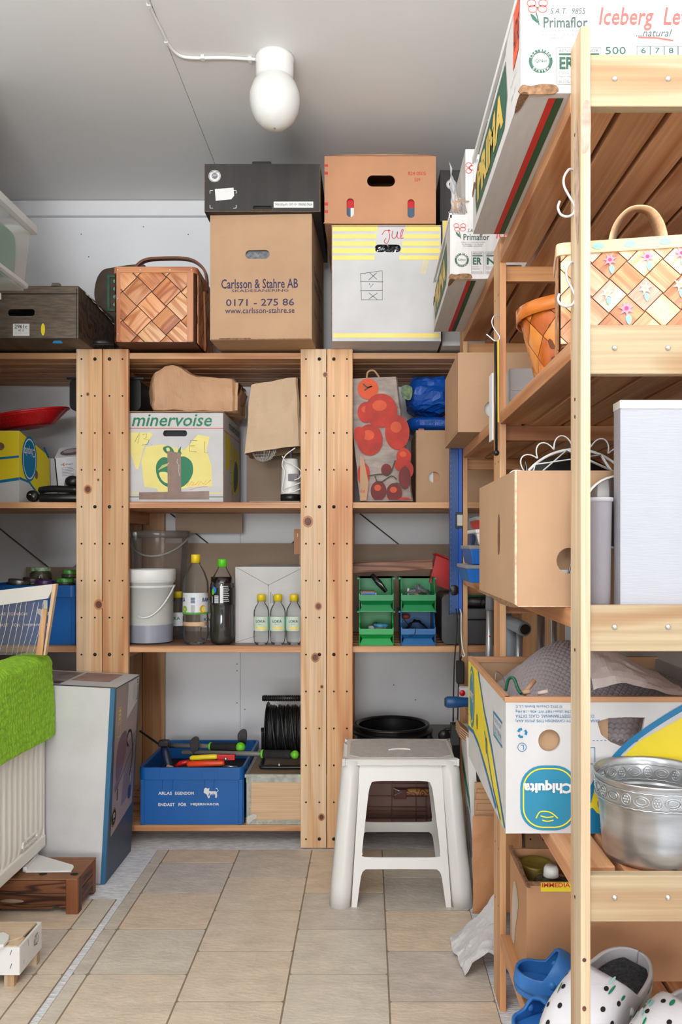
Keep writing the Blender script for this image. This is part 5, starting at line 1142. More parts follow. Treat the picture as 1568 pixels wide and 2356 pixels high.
# wooden metal-edged case
y = 2.775; bx = X(567, y); w = .30; h = Z(1788, y) - zb0
b = CB('wooden_case', 'plywood case with riveted metal edges under the cable reel', 'box', bx, y, zb0, w, .36, h, wood('plywood', (214, 180, 142), (198, 160, 120), 0, rings=3, sc=1.2))
m_met = pm('edge_steel', (170, 172, 162), .4, metal=.55, var=.15, ns=40)
for fr, L, H_ in ((b.f, w, h), (b.l, .36, h)):
    for q in (rect(0, 0, L, .016), rect(0, h - .018, L, h), rect(0, .016, .016, h - .018)): MB(True).plate(fr, q, .0012, (), 0, .0012).build('edge_strip', m_met, b.r)
MB(True).plate(b.tp, rect(-.004, -.005, w, .36), .010, (), 0, .010).build('lid', pm('dark_plywood', (150, 118, 92), .6, var=.12, ns=14), b.r)
for q in (rect(-.0055, -.0065, w, .004), rect(-.0055, .004, .006, .355)): MB(True).plate(b.tp, q, .0115, (), 0, .0115).build('lid_edge', m_met, b.r)
MB(True).plate(b.f, spl([(.0, .02), (.004, .028), (.024, .038), (.034, .034), (.035, .024), (.022, .016), (.006, .004)], 3), .0015, (), 0, .003).build('corner_clip', m_zinc, b.r)
mb = MB(True)
for k in range(8): mb.disc(b.f, .030 + .0135 * k if k < 8 else 0, .008, .0024, 8, .0016)
for k in range(5): mb.disc(b.f, .0105, .035 + .021 * k, .0032, 8, .0016)
mb.build('rivet_holes', m_cardd, b.r)['kind'] = 'stuff'
# cable reel
zc_ = zb0 + h + .0115
cx_ = X(612, 2.90); cz_ = zc_ + .118; yr_ = 2.93
t = thing('cable_reel', 'black cable reel with wound black cord and tubular stand on the wooden case', 'reel', (cx_ + .08, yr_, zc_)); c = (cx_, yr_, cz_)
MB().lathe([(0, 0), (.100, 0), (.103, .002), (.100, .005), (0, .005)], c, 40, 0, 'X').build('flange', m_black, t); MB().lathe([(0, .0), (.100, 0), (.103, .002), (.1, .005), (0, .005)], (cx_ + .165, yr_, cz_), 40, 0, 'X').build('flange', m_black, t)
MB().lathe([(0, -.022), (.008, -.022), (.008, .17), (0, .17)], c, 16, 0, 'X').build('axle', m_bolt, t)
mb = MB(); n_ = 15
P_ = []
for i in range(n_ * 24 + 1):
    a = 2 * PI * i / 24; q = i / 24; P_.append(Vector((cx_ + .010 + .0098 * q + .003 * math.sin(a * .37), yr_ + (.086 + .002 * math.sin(q * 2.3)) * math.cos(a), cz_ + (.086 + .002 * math.sin(q * 2.3)) * math.sin(a))))
mb.tube(P_, .0052, 6); 
for k in range(4):
    a0 = -1.2 + .5 * k; mb.tube([Vector((cx_ + .02 + .035 * k + .03 * s_, yr_ - .0935 * math.cos(-1.1 + 2.0 * s_), cz_ + .0935 * math.sin(1.1 - 2.2 * s_))) for s_ in [i / 8 for i in range(9)]], .0048, 6)
mb.build('cord', m_black, t)
MB().lathe([(0, .006), (.080, .006), (.080, .164), (0, .164)], c, 30, 0, 'X').build('drum', m_blackm, t)
fy = yr_ - .10
MB().tube(ospl([Vector(p) for p in ((cx_ + .19, fy, zc_ + .0075), (cx_ + .02, fy, zc_ + .0075), (cx_ - .012, fy + .012, zc_ + .0075), (cx_ - .015, yr_, zc_ + .0075), (cx_ - .012, yr_ + .09, zc_ + .0075), (cx_ + .19, yr_ + .1, zc_ + .0075))], 5), .0062, 10).build('stand', m_black, t)
MB().tube([(cx_ - .016, yr_, zc_ + .010), (cx_ - .016, yr_, cz_ - .01), (cx_ - .010, yr_, cz_)], .006, 8).build('upright', m_black, t)
MB().tube([(cx_ - .014, yr_ - .03, cz_ + .122), (cx_ + .17, yr_ - .03, cz_ + .122)], .010, 12).build('handle_core', m_black, t)
mb = MB()
for k in range(26): mb.lathe([(.0105, -.0016), (.0128, 0), (.0105, .0016)], (cx_ - .006 + .0068 * k, yr_ - .03, cz_ + .122), 14, 0, 'X')
mb.build('grip_rings', m_black, t)['kind'] = 'stuff'
MB().lathe([(0, -.014), (.0042, -.014), (.0042, .006), (0, .006)], (cx_ + .055, fy, zc_ + .018), 10, 0, 'Z').build('stand_bolt', m_zinc, t)
# ================================================================ bottom of the right unit, seen round the stool
sl_z = .0765
t = thing('basin', 'black round plastic basin with stacked rims behind the stool', 'basin', (X(905, 2.98), 2.98, sl_z)); c = (X(902, 2.93), 2.955, 0); zt_ = Z(1683, 2.85)
MB().lathe([(0, sl_z + .012), (.10, sl_z + .012), (.105, sl_z + .03), (.132, zt_ - .02), (.132, zt_)], c, 40).build('body', m_black, t)
MB().lathe([(.128, zt_ - .004), (.139, zt_ - .002), (.139, zt_ + .006), (.130, zt_ + .008), (.124, zt_ + .001)], c, 40).build('upper_rim', m_black, t); MB().lathe([(.132, zt_ - .026), (.150, zt_ - .022), (.152, zt_ - .014), (.132, zt_ - .012)], c, 40).build('lower_rim', m_black, t)
m_mauve = pm('mauve_brown_plastic', (124, 92, 82), .55, var=.08)
t = thing('storage_crate', 'mauve-brown crate behind the stool with thin wire rack in front', 'crate', (-.10, 2.775, .078)); cb_ = CB('storage_crate', None, None, -.105, 2.845, .078, .40, .09, .21, m_mauve, build=False); bpy.data.objects.remove(cb_.r)
MB().box(-.105, 2.800, .078, .222, 2.812, .262).build('front_panel', m_mauve, t); MB().box(-.105, 2.790, .078, .222, 2.7995, .092).build('lower_ledge', m_mauve, t)
t = thing('wire_rack', 'thin brown wire rack standing behind the stool', 'rack', (-.10, 2.78, .079)); m_rw = pm('rusty_wire', (128, 88, 80), .5, metal=.3)
mb = MB()
for z in (.102, .118, .132, .170, .215, .240, .300): mb.tube([(-.10, 2.788, z), (.21, 2.788, z)], .0016, 6)
for x in (-.07, .0, .085, .17, .205): mb.tube([(x, 2.785, .079), (x, 2.785, .300)], .0016, 6)
mb.build('wires', m_rw, t)['kind'] = 'stuff'
t = thing('hand_saw', 'small saw with striped wooden handle behind the stool', 'saw', (.06, 2.768, .19)); a = tl(940, 1822, 2.775); 
MB().tube([tl(934, 1822, 2.768), tl(940, 1822, 2.768), tl(1004, 1823, 2.768)], [.008, .0115, .012], 12).build('handle', wood('striped_handle', (196, 140, 88), (110, 60, 30), 1, rings=7, sc=3), t)
MB().box(X(905, 2.79), 2.765, Z(1834, 2.79), X(934, 2.79), 2.78, Z(1812, 2.79)).build('socket', pm('dark_red_paint', (88, 30, 26), .4), t, bevel=.002)
MB().tube([tl(905, 1814, 2.763), tl(924, 1822, 2.762), tl(905, 1830, 2.763)], .0022, 6).build('steel_tip', m_zinc, t)
t = thing('black_case', 'black case with grab handle standing right of the basin', 'case', (X(990, 2.9), 2.9, sl_z)); x0 = X(990, 2.9)
MB().box(x0, 2.85, sl_z, x0 + .16, 3.1, Z(1702, 2.85)).build('body', m_black, t, bevel=.006)
MB().tube(ospl([Vector((x0 + .03, 2.86, Z(1700, 2.86))), Vector((x0 + .035, 2.86, Z(1685, 2.86))), Vector((x0 + .06, 2.86, Z(1678, 2.86))), Vector((x0 + .11, 2.86, Z(1678, 2.86)))], 5), .006, 8).build('handle', m_black, t)
MB().lathe([(0, 0), (.022, .002), (.022, .02), (0, .022)], (x0 + .045, 2.84, Z(1694, 2.84)), 16, 0, 'Y').build('plug', m_black, t)
# ================================================================ right-hand shelving: top level, lettuce cartons
m_pgr = pm('print_grey_green', (72, 88, 84), .6)
ZR = 1.7155
m_lett = pm('lettuce_card', (208, 204, 200), .6, var=.03, ns=14, stretch=(6, 1, 1)); m_lred = pm('coral_red', (226, 92, 84), .5, var=.03)
def lettuce(lb, x, y, z, w, d, h, detail=True, side=True):
    b = CB('lettuce_carton', lb, 'box', x, y, z, w, d, h, m_lett, group='lettuce cartons', top=False, skip=('l',), t=.005)
    # side panel with cut-away and rim bar
    MB(True).plate(b.l, [(.0052, 0), (d - .0052, 0), (d - .0052, h), (d - .10, h), (d - .13, h * .86), (.10, h * .80), (.06, h * .62), (.0052, h * .5)], .005).build('side_panel', m_lett, b.r)
    MB(True).plate(b.l, rect(0.0, h - .008, d, h + .004), .006, (), 0, .002).build('top_rim', m_white, b.r)
    mb = MB(True); mb.plate(b.bt, rect(.0435, .004, .0542, d - .012), 0, (), 0, .0008); mb.build('red_stripe', pm('stripe_red', (206, 48, 40), .5), b.r)
    MB(True).plate(b.bt, rect(.0545, .004, .0660, d - .012), 0, (), 0, .0008).build('green_stripe', pm('stripe_green', (30, 84, 56), .5), b.r)
    # torn lower corner
    e = MB(True); e.plate(b.f, spl([(-.001, -.001), (.002, .012), (.014, .010), (.03, .013), (.052, .011), (.050, -.001)], 3), .002, (), 0, .0012)
    e.plate(b.bt, spl([(-.001, d + .001), (.0, d - .05), (.006, d - .045), (.010, d - .02), (.012, d)], 3), .001, (), 0, .0010)
    each(e, 'torn_edge', m_edge, b.r)
    f = b.f; g = lambda u0, v0, u1, v1: (u0, v0, u1, v1)
    k = h / .158
    # butterfly mark
    def mark(fr, u, v, s):
        mb = MB(True)
        for a, c, r1 in ((-.010, .012, .0), (.010, .012, .0), (-.008, .002, .0), (.009, .002, .0)):
            q = ell(u + a * s, v + c * s, .0085 * s, .007 * s, n=16); mb.plate(fr, q, 0, [ell(u + a * s, v + c * s, .0066 * s, .0052 * s, n=16)], 0, .0008)
        o = mb.build('butterfly_mark', m_lred, b.r); o['kind'] = 'stuff'
        mb = MB(True); stroke2(fr, [(u - .002 * s, v - .004 * s), (u + .001 * s, v - .016 * s), (u + .003 * s, v - .026 * s)], .002 * s, mb); mb.plate(fr, spl([(u - .012 * s, v - .006 * s), (u - .003 * s, v - .012 * s), (u + .001 * s, v - .022 * s), (u - .008 * s, v - .016 * s)], 3), 0, (), 0, .0008)
        mb.disc(fr, u, v + .004 * s, .0016 * s, 8, .001); o = mb.build('stem_mark', m_dgreen, b.r); o['kind'] = 'stuff'
    if detail:
        mark(f, .024, .122, .85)
        text(b.r, f, 'S.A.T.  9855', .043, .1165, .095, .1245, m_pgr, shear=.2); text(b.r, f, 'Primaflor', .033, .096, .098, .112, m_pgr, bold=.015)
        for k_, s in enumerate(('C/Ballesteros 2 . 04640 PULPI (ALMERIA)', 'Tel.: 950-46-42-11 . Fax: 950-46-47', 'C.I.F. F-04088094 . R.S.I. 21-07.001')): text(b.r, f, s, .026 + .003 * k_, .089 - .0048 * k_, .087 - .004 * k_, .0925 - .0048 * k_, m_gpr)
        MB(True).plate(f, ell(.029, .047, .0175, n=30), 0, [ell(.029, .047, .0132, n=30)], 0, .0008).build('seal_ring', m_dgreen, b.r)
        MB(True).plate(f, ell(.029, .047, .0128, n=30), 0, [ell(.029, .047, .0123, n=30)], 0, .0008).build('seal_inner_ring', m_dgreen, b.r)
        text(b.r, f, 'IQNet', .0195, .044, .0385, .050, m_dgreen)
        for a, s in ((1, 'CERTIFIED'), (-1, 'SYSTEM')):
            n = len(s)
            for i, ch in enumerate(s):
                th = a * (PI / 2 - (i - (n - 1) / 2) * .30); u_, v_ = .029 + .0154 * math.cos(th), .047 + .0154 * math.sin(th)
                ft = Fr(f.p(u_, v_), (math.cos(th - a * PI / 2), 0, math.sin(th - a * PI / 2)), (math.cos(th) * a, 0, math.sin(th) * a)); text(b.r, ft, ch, -.0014, -.0017, .0014, .0017, m_paper, off=.0012, name='seal_letter')
        for j, s in enumerate(('ER', 'N')):
            u = .0525 + j * .0345; MB(True).plate(f, rect(u, .0125, u + .031, .067), 0, [rect(u + .0006, .0131, u + .0304, .0664)], 0, .0008).build('cert_frame', m_gpr, b.r)
            text(b.r, f, 'AENOR', u + .003, .060, u + .027, .065, m_gpr); MB(True).plate(f, rect(u + .003, .056, u + .028, .0585), 0, (), 0, .0008).build('green_bar', m_dgreen, b.r)
            text(b.r, f, s, u + .004, .035, u + .026, .053, m_dgreen, bold=.03)
            text(b.r, f, 'Empresa', u + .003, .0275, u + .018, .031, m_gpr); text(b.r, f, 'Registrada', u + .003, .0225, u + .020, .026, m_gpr)
            text(b.r, f, ('ER-0105/1/96', '054/001/97')[j], u + .003, .0145, u + .028, .0185, m_gpr)
        text(b.r, f, 'Iceberg  Lettuce', .1145, .092, .290, .126, m_lred, shear=.2, bold=.01); text(b.r, f, '...natural', .169, .083, .222, .094, m_pgr, shear=.3)
        mb = MB(True); stroke2(f, [(.172, .082), (.20, .081), (.224, .077)], .0022, mb); mb.build('red_flourish', m_lred, b.r)
        text(b.r, f, '500', .124, .057, .154, .068, m_dgreen)
        mb = MB(True)
        for i in range(5):
            u = .170 + .0203 * i; mb.plate(f, rect(u, .045, u + .020, .069), 0, [rect(u + .0006, .0456, u + .0194, .0684)], 0, .0008)
            text(b.r, f, '67890'[i] if i < 4 else '10', u + .0065, .0585, u + .0135, .0665, m_dgreen)
        each(mb, 'number_box', m_dgreen, b.r)
    # long side: framed word
    q = [(d * .02, h * .45), (d * .06, h * .16), (d * .66, h * .12), (d * .86, h * .30), (d * .86, h * .60), (d * .70, h * .72), (d * .10, h * .70)]
    if side:
        q = [(.10, h * .18), (.46, h * .22), (.475, h * .34), (.46, h * .80), (.10, h * .70), (.085, h * .5)]
        q = [(.055, h * .12), (.395, h * .12), (.42, h * .36), (.405, h * .78), (.065, h * .70), (.04, h * .40)]
        o = [(a, c) for a, c in q]; cx_, cy_ = sum(a for a, c in q) / 6, sum(c for a, c in q) / 6
        sc = lambda s: [(cx_ + (a - cx_) * s, cy_ + (c - cy_) * s) for a, c in q]
        MB(True).plate(b.l, sc(1), 0, [sc(.985)], 0, .0008).build('outer_line', m_dgreen, b.r); MB(True).plate(b.l, sc(.965), 0, (), 0, .0008).build('word_panel', m_dgreen, b.r)
        text(b.r, b.l, 'PRIMA', .075, h * .22, .385, h * .64, pm('letter_yellow', (222, 190, 92), .5), bold=.05, off=.0014)
        e = MB(True)
        pts = [(.0 + .02 * i, h * (.50 + .05 * math.sin(i * 2.1) + .02 * i)) for i in range(6)]
        for i in range(5): e.plate(b.l, [pts[i], pts[i + 1], (pts[i + 1][0] + .004, pts[i + 1][1] + .012), (pts[i][0] - .002, pts[i][1] + .010)], .002, (), 0, .0015)
        e.build('frayed_edge', m_edge, b.r)
    return b, mark
xl = .2255
b, mark = lettuce('large lettuce carton on the top shelf nearest the camera', xl, 1.1705, ZR, .39, .530, .158)
b.poly(b.l, [(.455, h_ * .158) for h_ in ()] or [(.472, .066), (.515, .075), (.524, .150), (.478, .150)], pm('orange_sticker', (240, 86, 46), .5), 'orange_sticker', .001)
text(b.r, b.l, 'AKTAS', .478, .088, .520, .128, m_inkk, off=.0016, rot=0)
text(b.r, b.l, 'Registro Sanitario', .450, .050, .500, .055, m_gpr); text(b.r, b.l, 'lote  21', .455, .028, .49, .034, m_gpr)
for k in range(3): MB(True).plate(b.tp, rect(.0, .02 + .17 * k, .39, .15 + .17 * k), .004, (), 0, -.003).build('top_flap', m_lett, b.r)
b2, mark = lettuce('smaller-looking lettuce carton on the top shelf, behind the nearest one', .206, 1.985, ZR, .39, .49, .160)
b3 = CB('lettuce_carton', 'lettuce carton stacked on the rear one, mostly hidden by the nearest', 'box', .246, 2.00, ZR + .1660, .36, .46, .165, m_lett, group='lettuce cartons', top=False)
mb = MB(True)
for a, c in ((.004, .11), (.004, .125), (.012, .118)): mb.plate(b3.f, ell(a + .004, c, .008, .007, n=14), 0, [ell(a + .004, c, .006, .005, n=14)], 0, .0008)
mb.build('butterfly_mark', m_lred, b3.r)['kind'] = 'stuff'
mb = MB(True); crumple(mb, lambda u, v: Vector((-.030 + .035 * u, .02 + .1 * v, .002 + .13 * (1 - u) * v + .06 * v)), 8, 12, .008, 4, 12); mb.build('frayed_corner', m_cardw, b3.r)
mb = MB(True)
for i in range(14):
    a = R.random(); mb.tube([(-.03 + .035 * a, -.004, .003), (-.034 + .03 * a + R.uniform(-.006, .006), -.006, .018 + R.random() * .02), (-.03 + .04 * R.random(), -.004, .03 + R.random() * .02)], .0008, 4)
mb.build('paper_shreds', m_card, b3.r)['kind'] = 'stuff'
# ---- level under: painted basket, orange basket, cartons
ZR2 = 1.3515
w, d, h = .34, .10, .156; x0, y0 = .291, 1.208
t = thing('painted_basket', 'pale woven chip basket painted with pink and white flowers, two strap handles', 'basket', (x0, y0, ZR2), -.19); core = MB(True)
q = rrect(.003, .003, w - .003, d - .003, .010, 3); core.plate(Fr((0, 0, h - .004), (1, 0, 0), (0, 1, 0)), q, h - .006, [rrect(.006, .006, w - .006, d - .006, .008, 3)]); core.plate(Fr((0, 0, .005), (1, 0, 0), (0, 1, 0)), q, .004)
core.build('weave_shade_core', pm('basket_pale_shadow', (170, 112, 74), .7), t)  # inner shell coloured as the shade between the pale splints
sp2 = [wood('pale_splint_a', (236, 202, 162), (212, 160, 116), 0, sc=3, rings=4, rough=.35), wood('pale_splint_b', (226, 178, 134), (200, 142, 98), 0, sc=3, rings=4, rough=.35), wood('pale_splint_c', (228, 206, 188), (204, 170, 146), 0, sc=3, rings=4, rough=.35), wood('pale_splint_d', (218, 156, 106), (190, 122, 78), 0, sc=3, rings=4, rough=.35)]
ff = Fr((0, 0, 0), (1, 0, 0), (0, 0, 1)); fl = Fr((0, d, 0), (0, -1, 0), (0, 0, 1))
def pf(px, py): return (X(px, y0) - x0, Z(py, y0) - ZR2)
a_ = .0255; o_ = pf(1435, 650)
weave(t, ff, .002, .004, w - .002, h - .012, a_, sp2, ou=(o_[0] - .002) % (2 * a_) , ov=(o_[1] - .004) % (2 * a_) - 2 * a_ * 0, rise=.0016)
weave(t, fl, .002, .004, d - .002, h - .012, a_, sp2[1:2] + sp2[3:], rise=.0016)
m_prim = wood('pale_rim', (238, 206, 164), (222, 178, 134), 0, sc=1.5, rings=3, rough=.4)
MB(True).plate(Fr((0, 0, h), (1, 0, 0), (0, 1, 0)), rrect(-.005, -.006, w + .004, d + .005, .010, 3), .0185, [rrect(.006, .006, w - .006, d - .006, .008, 3)]).build('rim', m_prim, t, bevel=.001)
def strap(yc_, nm='handle'):
    mb = MB(True); P_ = ospl([Vector(p) for p in ((.080, yc_, h - .012), (.081, yc_, h + .004), (.088, yc_, h + .040), (.104, yc_, h + .062), (.122, yc_, h + .067), (.140, yc_, h + .060), (.153, yc_, h + .035), (.160, yc_, h - .012))], 5)
    n = len(P_); vs = []
    for i, p in enumerate(P_):
        dd = (P_[min(i + 1, n - 1)] - P_[max(i - 1, 0)]).normalized(); nn = Vector((-dd.z, 0, dd.x))
        for sy, sn in ((-.013, -.001), (.013, -.001), (.013, .001), (-.013, .001)): k_ = (i / (n - 1) - .5) * 2; vs.append(p + Vector((.72 * sy * -k_, sy * (1 - .35 * abs(k_)), 0)) + nn * sn)
    mb.add(vs, [(4 * i + j, 4 * i + (j + 1) % 4, 4 * i + 4 + (j + 1) % 4, 4 * i + 4 + j) for i in range(n - 1) for j in range(4)], 0, True); mb.build(nm, m_prim, t)
strap(.055)
m_pink = pm('paint_pink', (232, 150, 172), .5, var=.08, ns=200); m_magenta = pm('paint_magenta', (216, 60, 110), .5); m_pwhite = pm('paint_white', (246, 244, 240), .5); m_mint = pm('paint_mint', (150, 208, 188), .5)
def flower(px, py, r, kind):
    u, v = pf(px, py); s = r * 1.35 / 1557
    leaf = MB(True); leaf.plate(ff, spl([(u + .1 * s, v - .6 * s), (u + .6 * s, v - 1.1 * s), (u + .3 * s, v - 1.9 * s), (u - .1 * s, v - 1.2 * s)], 3), 0, (), 0, .0050); leaf.build('painted_leaf', m_mint, t)
    mb = MB(True); n = 6 if kind else 7; pts = []
    for i in range(n * 2): rr = s * (1.0 if i % 2 == 0 else .45); pts.append((u + rr * math.cos(PI * i / n + .3), v + rr * math.sin(PI * i / n + .3)))
    mb.plate(ff, spl(pts, 3), 0, (), 0, .0054); mb.build('painted_flower', m_pink if kind == 0 else m_pwhite, t)
    MB(True).disc(ff, u, v, s * .25, 8, .0058).build('painted_centre', m_magenta if kind == 0 else m_pyel, t)
for f_ in ((1397, 608, 13, 0), (1478, 606, 13, 0), (1551, 603, 13, 0), (1433, 720, 15, 0), (1391, 683, 11, 1), (1473, 677, 12, 1), (1547, 673, 12, 1), (1563, 712, 12, 0)): flower(*f_)
for px, py in ((1371, 574), (1440, 571), (1516, 570)):
    u, v = pf(px, py)[0], h - .009; MB(True).plate(ff, spl([(u - .009, v), (u - .004, v + .004), (u + .003, v + .0045), (u + .009, v), (u + .003, v - .0045), (u - .004, v - .004)], 3), 0, (), 0, .0068).build('painted_leaf', m_mint, t)
# orange lacquered basket
t = thing('chip_basket', 'round-rimmed orange lacquered chip basket behind the painted basket', 'basket', (.425, 1.600, ZR2)); c0 = Vector((.425, 1.600, ZR2)); hh = .170
def bas(u, v):
    a = 2 * PI * u + PI / 4 * 0; k = 1 / max(abs(math.cos(a)), abs(math.sin(a))); rt = .118; rb = .072
    r = (rb * (k * .92)) * (1 - v ** .8) + rt * v ** .8; return c0 + Vector((r * math.cos(a), r * math.sin(a), .002 + (hh - .002) * v))
MB().grid(lambda u, v: c0 + (bas(u, v) - c0) * .975 + Vector((0, 0, .002)), 48, 10).build('weave_shade_core', pm('basket_shadow_orange', (120, 62, 24), .6), t)  # inner shell, shade between the lacquered splints put into its colour
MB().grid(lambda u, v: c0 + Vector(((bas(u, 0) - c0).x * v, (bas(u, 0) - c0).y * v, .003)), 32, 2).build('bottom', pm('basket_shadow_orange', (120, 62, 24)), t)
m_or = [pm('lacquer_a', (226, 126, 44), .22, var=.12, ns=20, coat=.5, stretch=(1, 1, 4)), pm('lacquer_b', (206, 104, 34), .22, var=.14, ns=20, coat=.5, stretch=(4, 1, 1)), pm('lacquer_c', (236, 148, 66), .22, var=.1, ns=20, coat=.5)]
NU, NV = 20, 5
for i in range(NU):
    for j in range(NV + 1):
        if (i + j) % 2: continue
        cu, cv = (i + .0) / NU, j / NV
        q = clip([(cu - 1 / NU * .97, cv), (cu, cv - .97 / NV), (cu + .97 / NU, cv), (cu, cv + .97 / NV)], -2, .02, 3, .90)
        if len(q) < 3: continue
        ar = sum(q[k - 1][0] * q[k][1] - q[k][0] * q[k - 1][1] for k in range(len(q)))
        if ar < 0: q = q[::-1]
        mu, mv = sum(a for a, c in q) / len(q), sum(c for a, c in q) / len(q)
        def on(a, c_, o): p = bas(a, c_); n_ = Vector(((p - c0).x, (p - c0).y, 0)).normalized(); return p + n_ * o
        vs = [on(a, c_, .0005) for a, c_ in q] + [on(mu + (a - mu) * .6, mv + (c_ - mv) * .6, .0028) for a, c_ in q]; n = len(q)
        MB().add(vs, [(k, (k + 1) % n, n + (k + 1) % n, n + k) for k in range(n)] + [tuple(range(n, 2 * n))], 0, True).build('splint', m_or[R.randrange(3)], t)
mb = MB(); mb.grid(lambda u, v: c0 + (bas(u, 1) - c0) * 1.0 + Vector(((bas(u, 1) - c0).x * .045, (bas(u, 1) - c0).y * .045, -.024 + .026 * v)), 48, 1); mb.build('rim', m_or[0], t, solid=.003)
# hanging-over carton, white cartons
b = CB('brown_carton', 'brown carton overhanging the aisle, above the blue spirit level', 'box', .2405, 2.115, 1.3515, .34, .355, Z(811, 2.115) - 1.3515, m_card,
       holes={'f': [ell(X(1132, 2.115) - .2405, Z(941, 2.115) - 1.3515, .0215)], 'l': [rrect(.22, .10, .226, .15, .002)]})
MB(True).box(.03, .010, .03, .13, .02, .13).build('white_content', m_white, b.r); b.poly(b.l, rect(.18, .006, .355, .0068), m_edge, 'seam')
for k, (z0, z1) in enumerate(((1.3515, 1.418), (1.4185, 1.470))):
    b = CB('white_box', ('lower of two flat white boxes beside the orange basket', 'upper of two flat white boxes beside the orange basket')[k], 'box', .338, 1.885, z0, .11, .20, z1 - z0, m_cardw, group='flat white boxes')
# ---- middle level: carton, wire basket, white flat box, tubs
ZR3 = .9575
b = CB('brown_carton', 'worn brown carton with round hole at centre of the right shelving', 'box', .2215, 1.200, ZR3, .36, .375, .2055, m_card, top=False,
       holes={'f': [ell(X(1309, 1.2) - .2215, Z(1290, 1.2) - ZR3, .0195)], 'l': [rrect(.232, .085, .237, .135, .002, 3)]})
mb = MB(True); mb.plate(b.l, rect(.3735, 0, .375, .2055), 0, (), 0, .0008); mb.plate(b.f, rect(0, 0, .0035, .2055), 0, (), 0, .0008); mb.plate(b.f, rect(0, 0, .36, .0012), 0, (), 0, .0010)
for v0, v1 in ((.06, .066), (.12, .128), (.02, .024)): mb.plate(b.l, rect(.37, v0, .3755, v1), 0, (), 0, .0012)
mb.build('worn_edge', pm('worn_edge', (226, 192, 160), .8, var=.2, ns=100), b.r)['kind'] = 'stuff'
mb = MB(True); mb.plate(b.l, spl([(.228, .078), (.241, .085), (.243, .11), (.240, .14), (.229, .143), (.226, .11)], 3), 0, [rrect(.232, .085, .237, .135, .002, 3)], 0, .001); mb.build('torn_slot', m_edge, b.r)
MB(True).plate(b.l, spl([(0, 0), (.12, .002), (.24, -.004), (.375, -.001), (.375, .004), (0, .004)], 3), .001, (), 0, .0012).build('frayed_bottom', m_edge, b.r)
b.poly(b.f, [(.118, .118), (.124, .119), (.124, .121), (.118, .121)], m_paper, 'scratch')
MB(True).box(.06, .02, .01, .13, .03, .055).build('paper_content', m_paper, b.r); MB(True).box(.06, .022, .055, .13, .03, .12).build('card_content', m_card, b.r)
MB(True).tube(ospl([Vector(p) for p in ((.098, .012, .095), (.090, .012, .07), (.085, .012, .045), (.098, .012, .036))], 4), .0016, 6).build('wire_loop', m_steel, b.r)
cw = Vector((.392, 1.44, 1.058)); 
t = thing('pan', 'black round pan standing upright in the worn carton', 'pan', (.39, 1.45, ZR3 + .006))
MB().lathe([(0, -.012), (.105, -.012), (.118, .012), (.122, .014), (.122, .010), (.110, -.016), (0, -.017)], (.374, 1.462, 1.096), 40, 0, 'Y').build('body', m_black, t)
MB().tube([(.374, 1.466, 1.212), (.372, 1.468, 1.230), (.386, 1.468, 1.230), (.388, 1.466, 1.212)], .004, 8).build('handle_loop', m_black, t)
t = thing('wire_basket', 'white wire basket with wavy rim standing on edge in the worn carton', 'basket', (.39, 1.42, ZR3 + .006)); cc = Vector((.374, 1.432, 1.112)); rr = .111
mb = MB(); mb.tube([cc + Vector((rr * math.cos(a), 0, rr * math.sin(a))) for a in [2 * PI * i / 60 for i in range(60)]], .0026, 8, 0, True); mb.build('hoop', m_white, t)
mb = MB()
for i in range(60 * 6):
    pass
P_ = []
for i in range(361):
    a = 2 * PI * i / 360; q = 22 * a; P_.append(cc + Vector(((rr + .016 + .010 * math.sin(q)) * math.cos(a - .035 * math.cos(q)), -.01 + .0 * math.sin(q), (rr + .016 + .010 * math.sin(q)) * math.sin(a - .035 * math.cos(q)))))
mb.tube(P_[:-1], .0014, 5, 0, True); mb.build('wavy_rim', m_white, t)
mb = MB()
for i in range(11):
    for s_ in (1, -1):
        a = 2 * PI * i / 11; e = a + s_ * 1.15; mb.tube([cc + Vector((rr * math.cos(a), -.004 * s_, rr * math.sin(a))), cc + Vector((rr * math.cos(e), -.004 * s_, rr * math.sin(e)))], .0013, 5)
mb.build('lattice', m_white, t)['kind'] = 'stuff'
MB().tube([(.275, 1.40, 1.165), (.276, 1.385, 1.195), (.280, 1.385, 1.165)], .0018, 6).build('bracket', m_steel, t)
xw = X(1425, 1.140)
b = CB('white_flat_box', 'large white linen-textured flat box standing at the front, right side', 'box', xw, 1.1375, ZR3 + .0, .30, .030, Z(923, 1.14) - ZR3, pm('white_linen', (176, 177, 184), .5, var=.02, ns=60, bump=.18, bs=120, stretch=(.3, 1, 6)))
MB(True).plate(b.tp, rect(-.001, -.0015, .301, .0315), .012, (), 0, .001).build('lid', m_white, b.r, bevel=.001)
t = thing('plastic_tub', 'tall translucent plastic tub with lid beside the white flat box', 'tub', (.337, 1.160, ZR3)); c = (.337, 1.160, ZR3)
MB().lathe([(0, .002), (.014, .002), (.016, .01), (.0185, .158)], c, 24).build('body', clear('milky_tub', (222, 220, 224), .2, .2, milky=.62, milk=(206, 202, 208)), t)
MB().lathe([(.0185, .156), (.0205, .157), (.0205, .162), (0, .163)], c, 24).build('lid', clear('milky_lid', (230, 230, 234), .2, .2, milky=.85, milk=(226, 224, 228)), t)
t = thing('plastic_wrapped_plate', 'dark plate in clear film leaning behind the translucent tub', 'plate', (.372, 1.188, ZR3)); MB().lathe([(0, -.0015), (.052, -.0015), (.054, .0015), (0, .002)], (.376, 1.190, 1.100), 36, 0, 'Y').build('plate', pm('dark_taupe', (92, 80, 76), .15, coat=.6), t)
MB().lathe([(.0525, -.002), (.0555, -.002), (.0555, .002)], (.376, 1.190, 1.100), 36, 0, 'Y').build('film_edge', m_white, t)
